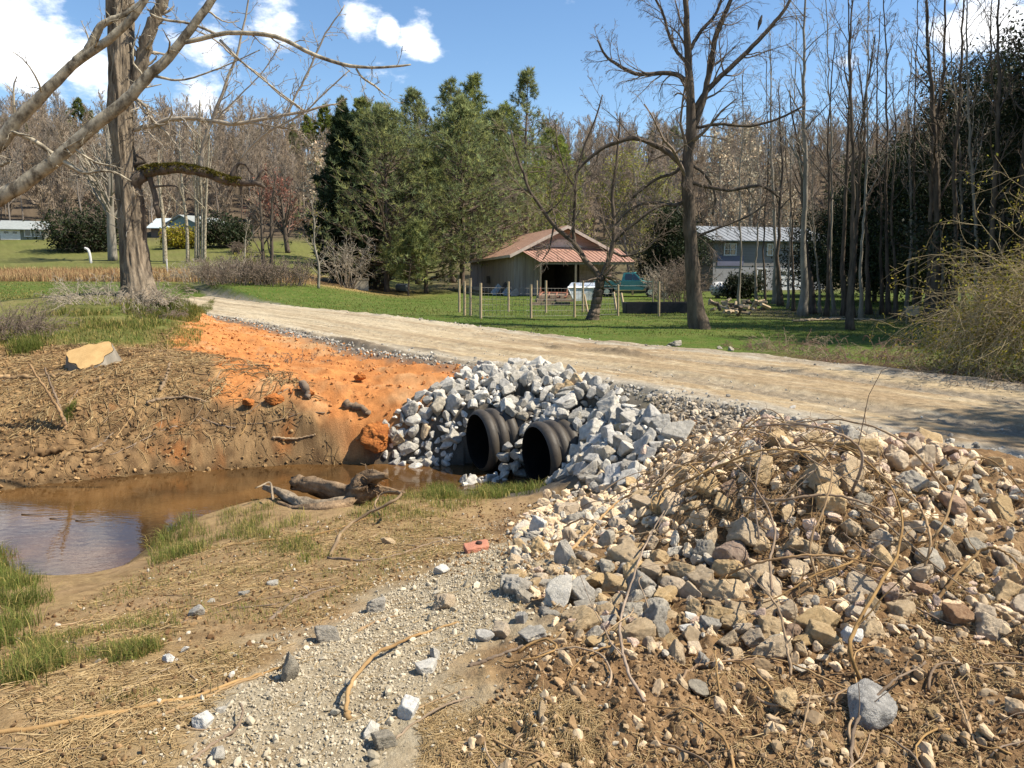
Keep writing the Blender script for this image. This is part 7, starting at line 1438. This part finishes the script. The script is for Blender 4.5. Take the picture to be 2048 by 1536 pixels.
# ------------------------------------------------------------------ the two low houses across the field
def lowhouse(name, label, u0, u1, vb, ve, vr, Y, wallm, roofm, depth=8, turn=0.0, wins=(), garage=None, gable=None):
    a = at(u0, vb, Y); b = at(u1, vb, Y + turn); z0 = a[2]; a[2] = b[2] = 0; ex = unit(b - a); ey = np.array([-ex[1], ex[0], 0]); L = np.linalg.norm(b - a); he_ = at(u0, ve, Y)[2] - z0; hr_ = at(u0, vr, Y + depth/2)[2] - z0
    o = thing(name, label, 'house', (a[0], a[1], z0)); P = lambda s, t, z: ex*s + ey*t + np.array([0, 0, z]); R_ = np.stack([ex, ey, [0, 0, 1]], 1)
    mb = MB(); mb.hexa([P(0,0,-2.5), P(L,0,-2.5), P(L,depth,-2.5), P(0,depth,-2.5), P(0,0,he_), P(L,0,he_), P(L,depth,he_), P(0,depth,he_)]); mb.add([P(0,0,he_), P(0,depth,he_), P(0,depth/2,hr_-.05), P(L,0,he_), P(L,depth,he_), P(L,depth/2,hr_-.05)], t=[[0,2,1],[3,4,5]]); mb.build('wall', wallm, o)
    mb = MB(); roof_plane(mb, P(-.5,-.6,he_-.05), P(L+.5,-.6,he_-.05), P(L+.5,depth/2,hr_+.08), P(-.5,depth/2,hr_+.08), .10); roof_plane(mb, P(L+.5,depth+.6,he_-.05), P(-.5,depth+.6,he_-.05), P(-.5,depth/2,hr_+.08), P(L+.5,depth/2,hr_+.08), .10); mb.build('roof', roofm, o)
    for (s, z, w, h) in wins:
        mb = MB(); 
        for dx, dz, sx, sz in ((0, h/2, w+.2, .12), (0, -h/2, w+.2, .12), (-w/2, 0, .12, h), (w/2, 0, .12, h)): mb.box(P(s*L+dx, -.06, z+dz), (sx, .10, sz), rot=R_)
        f = mb.build('window', M_WHITE, o); mb = MB(); mb.box(P(s*L, -.03, z), (w, .05, h), rot=R_); mb.build('pane', M_PANE, f)
    if garage: s, w, h = garage; mb = MB(); mb.box(P(s*L, -.05, h/2), (w, .08, h), rot=R_); f = mb.build('garage_door', M_WHITE, o); mb = MB(); mb.box(P(s*L-.45, -.10, h*.62), (.5, .05, .25), rot=R_); mb.build('door_pane', M_PANE, f); mb = MB(); mb.box(P(s*L+.55, -.10, h*.62), (.5, .05, .25), rot=R_); mb.build('door_pane', M_PANE, f)
    return o
M_GREENWALL = mat('grey green boards', (.22, .23, .19), rough=.9, col2=(.15, .155, .13), scale=2, stretch=(6, 6, .3)); M_GREYROOF = mat('grey shingles', (.27, .29, .28), rough=.9, var=.15, scale=3)
lowhouse('small_house', 'small grey-green house with a white garage door at the far left', 2, 90, 479, 458, 443, 104, M_GREENWALL, M_GREYROOF, 8, 2, [(.62, 1.0, .75, 1.1), (.84, 1.0, .75, 1.1)], (.22, 2.3, 1.5))
lowhouse('low_wing', 'low wing of the small grey-green house cut by the left edge', -70, 1, 479, 461, 449, 106, M_GREENWALL, M_GREYROOF, 7, 0)
lowhouse('long_house', 'long low house with a pale blue-grey roof behind the far lawn', 303, 415, 476, 456, 438, 112, mat('dark brick wall', (.15, .115, .10), rough=.9), mat('pale blue-grey roof', (.44, .50, .52), rough=.5, var=.1, spec=.4), 9, 1, [(.3, 1.0, 1.2, .9), (.6, 1.0, 1.2, .9)])
lowhouse('gabled_house', 'teal gabled end of a house right of the long low one', 415, 478, 478, 458, 434, 111, mat('teal wall', (.17, .24, .245), rough=.8), M_GREYROOF, 9, 6, [(.5, 1.0, 1.0, .9)])
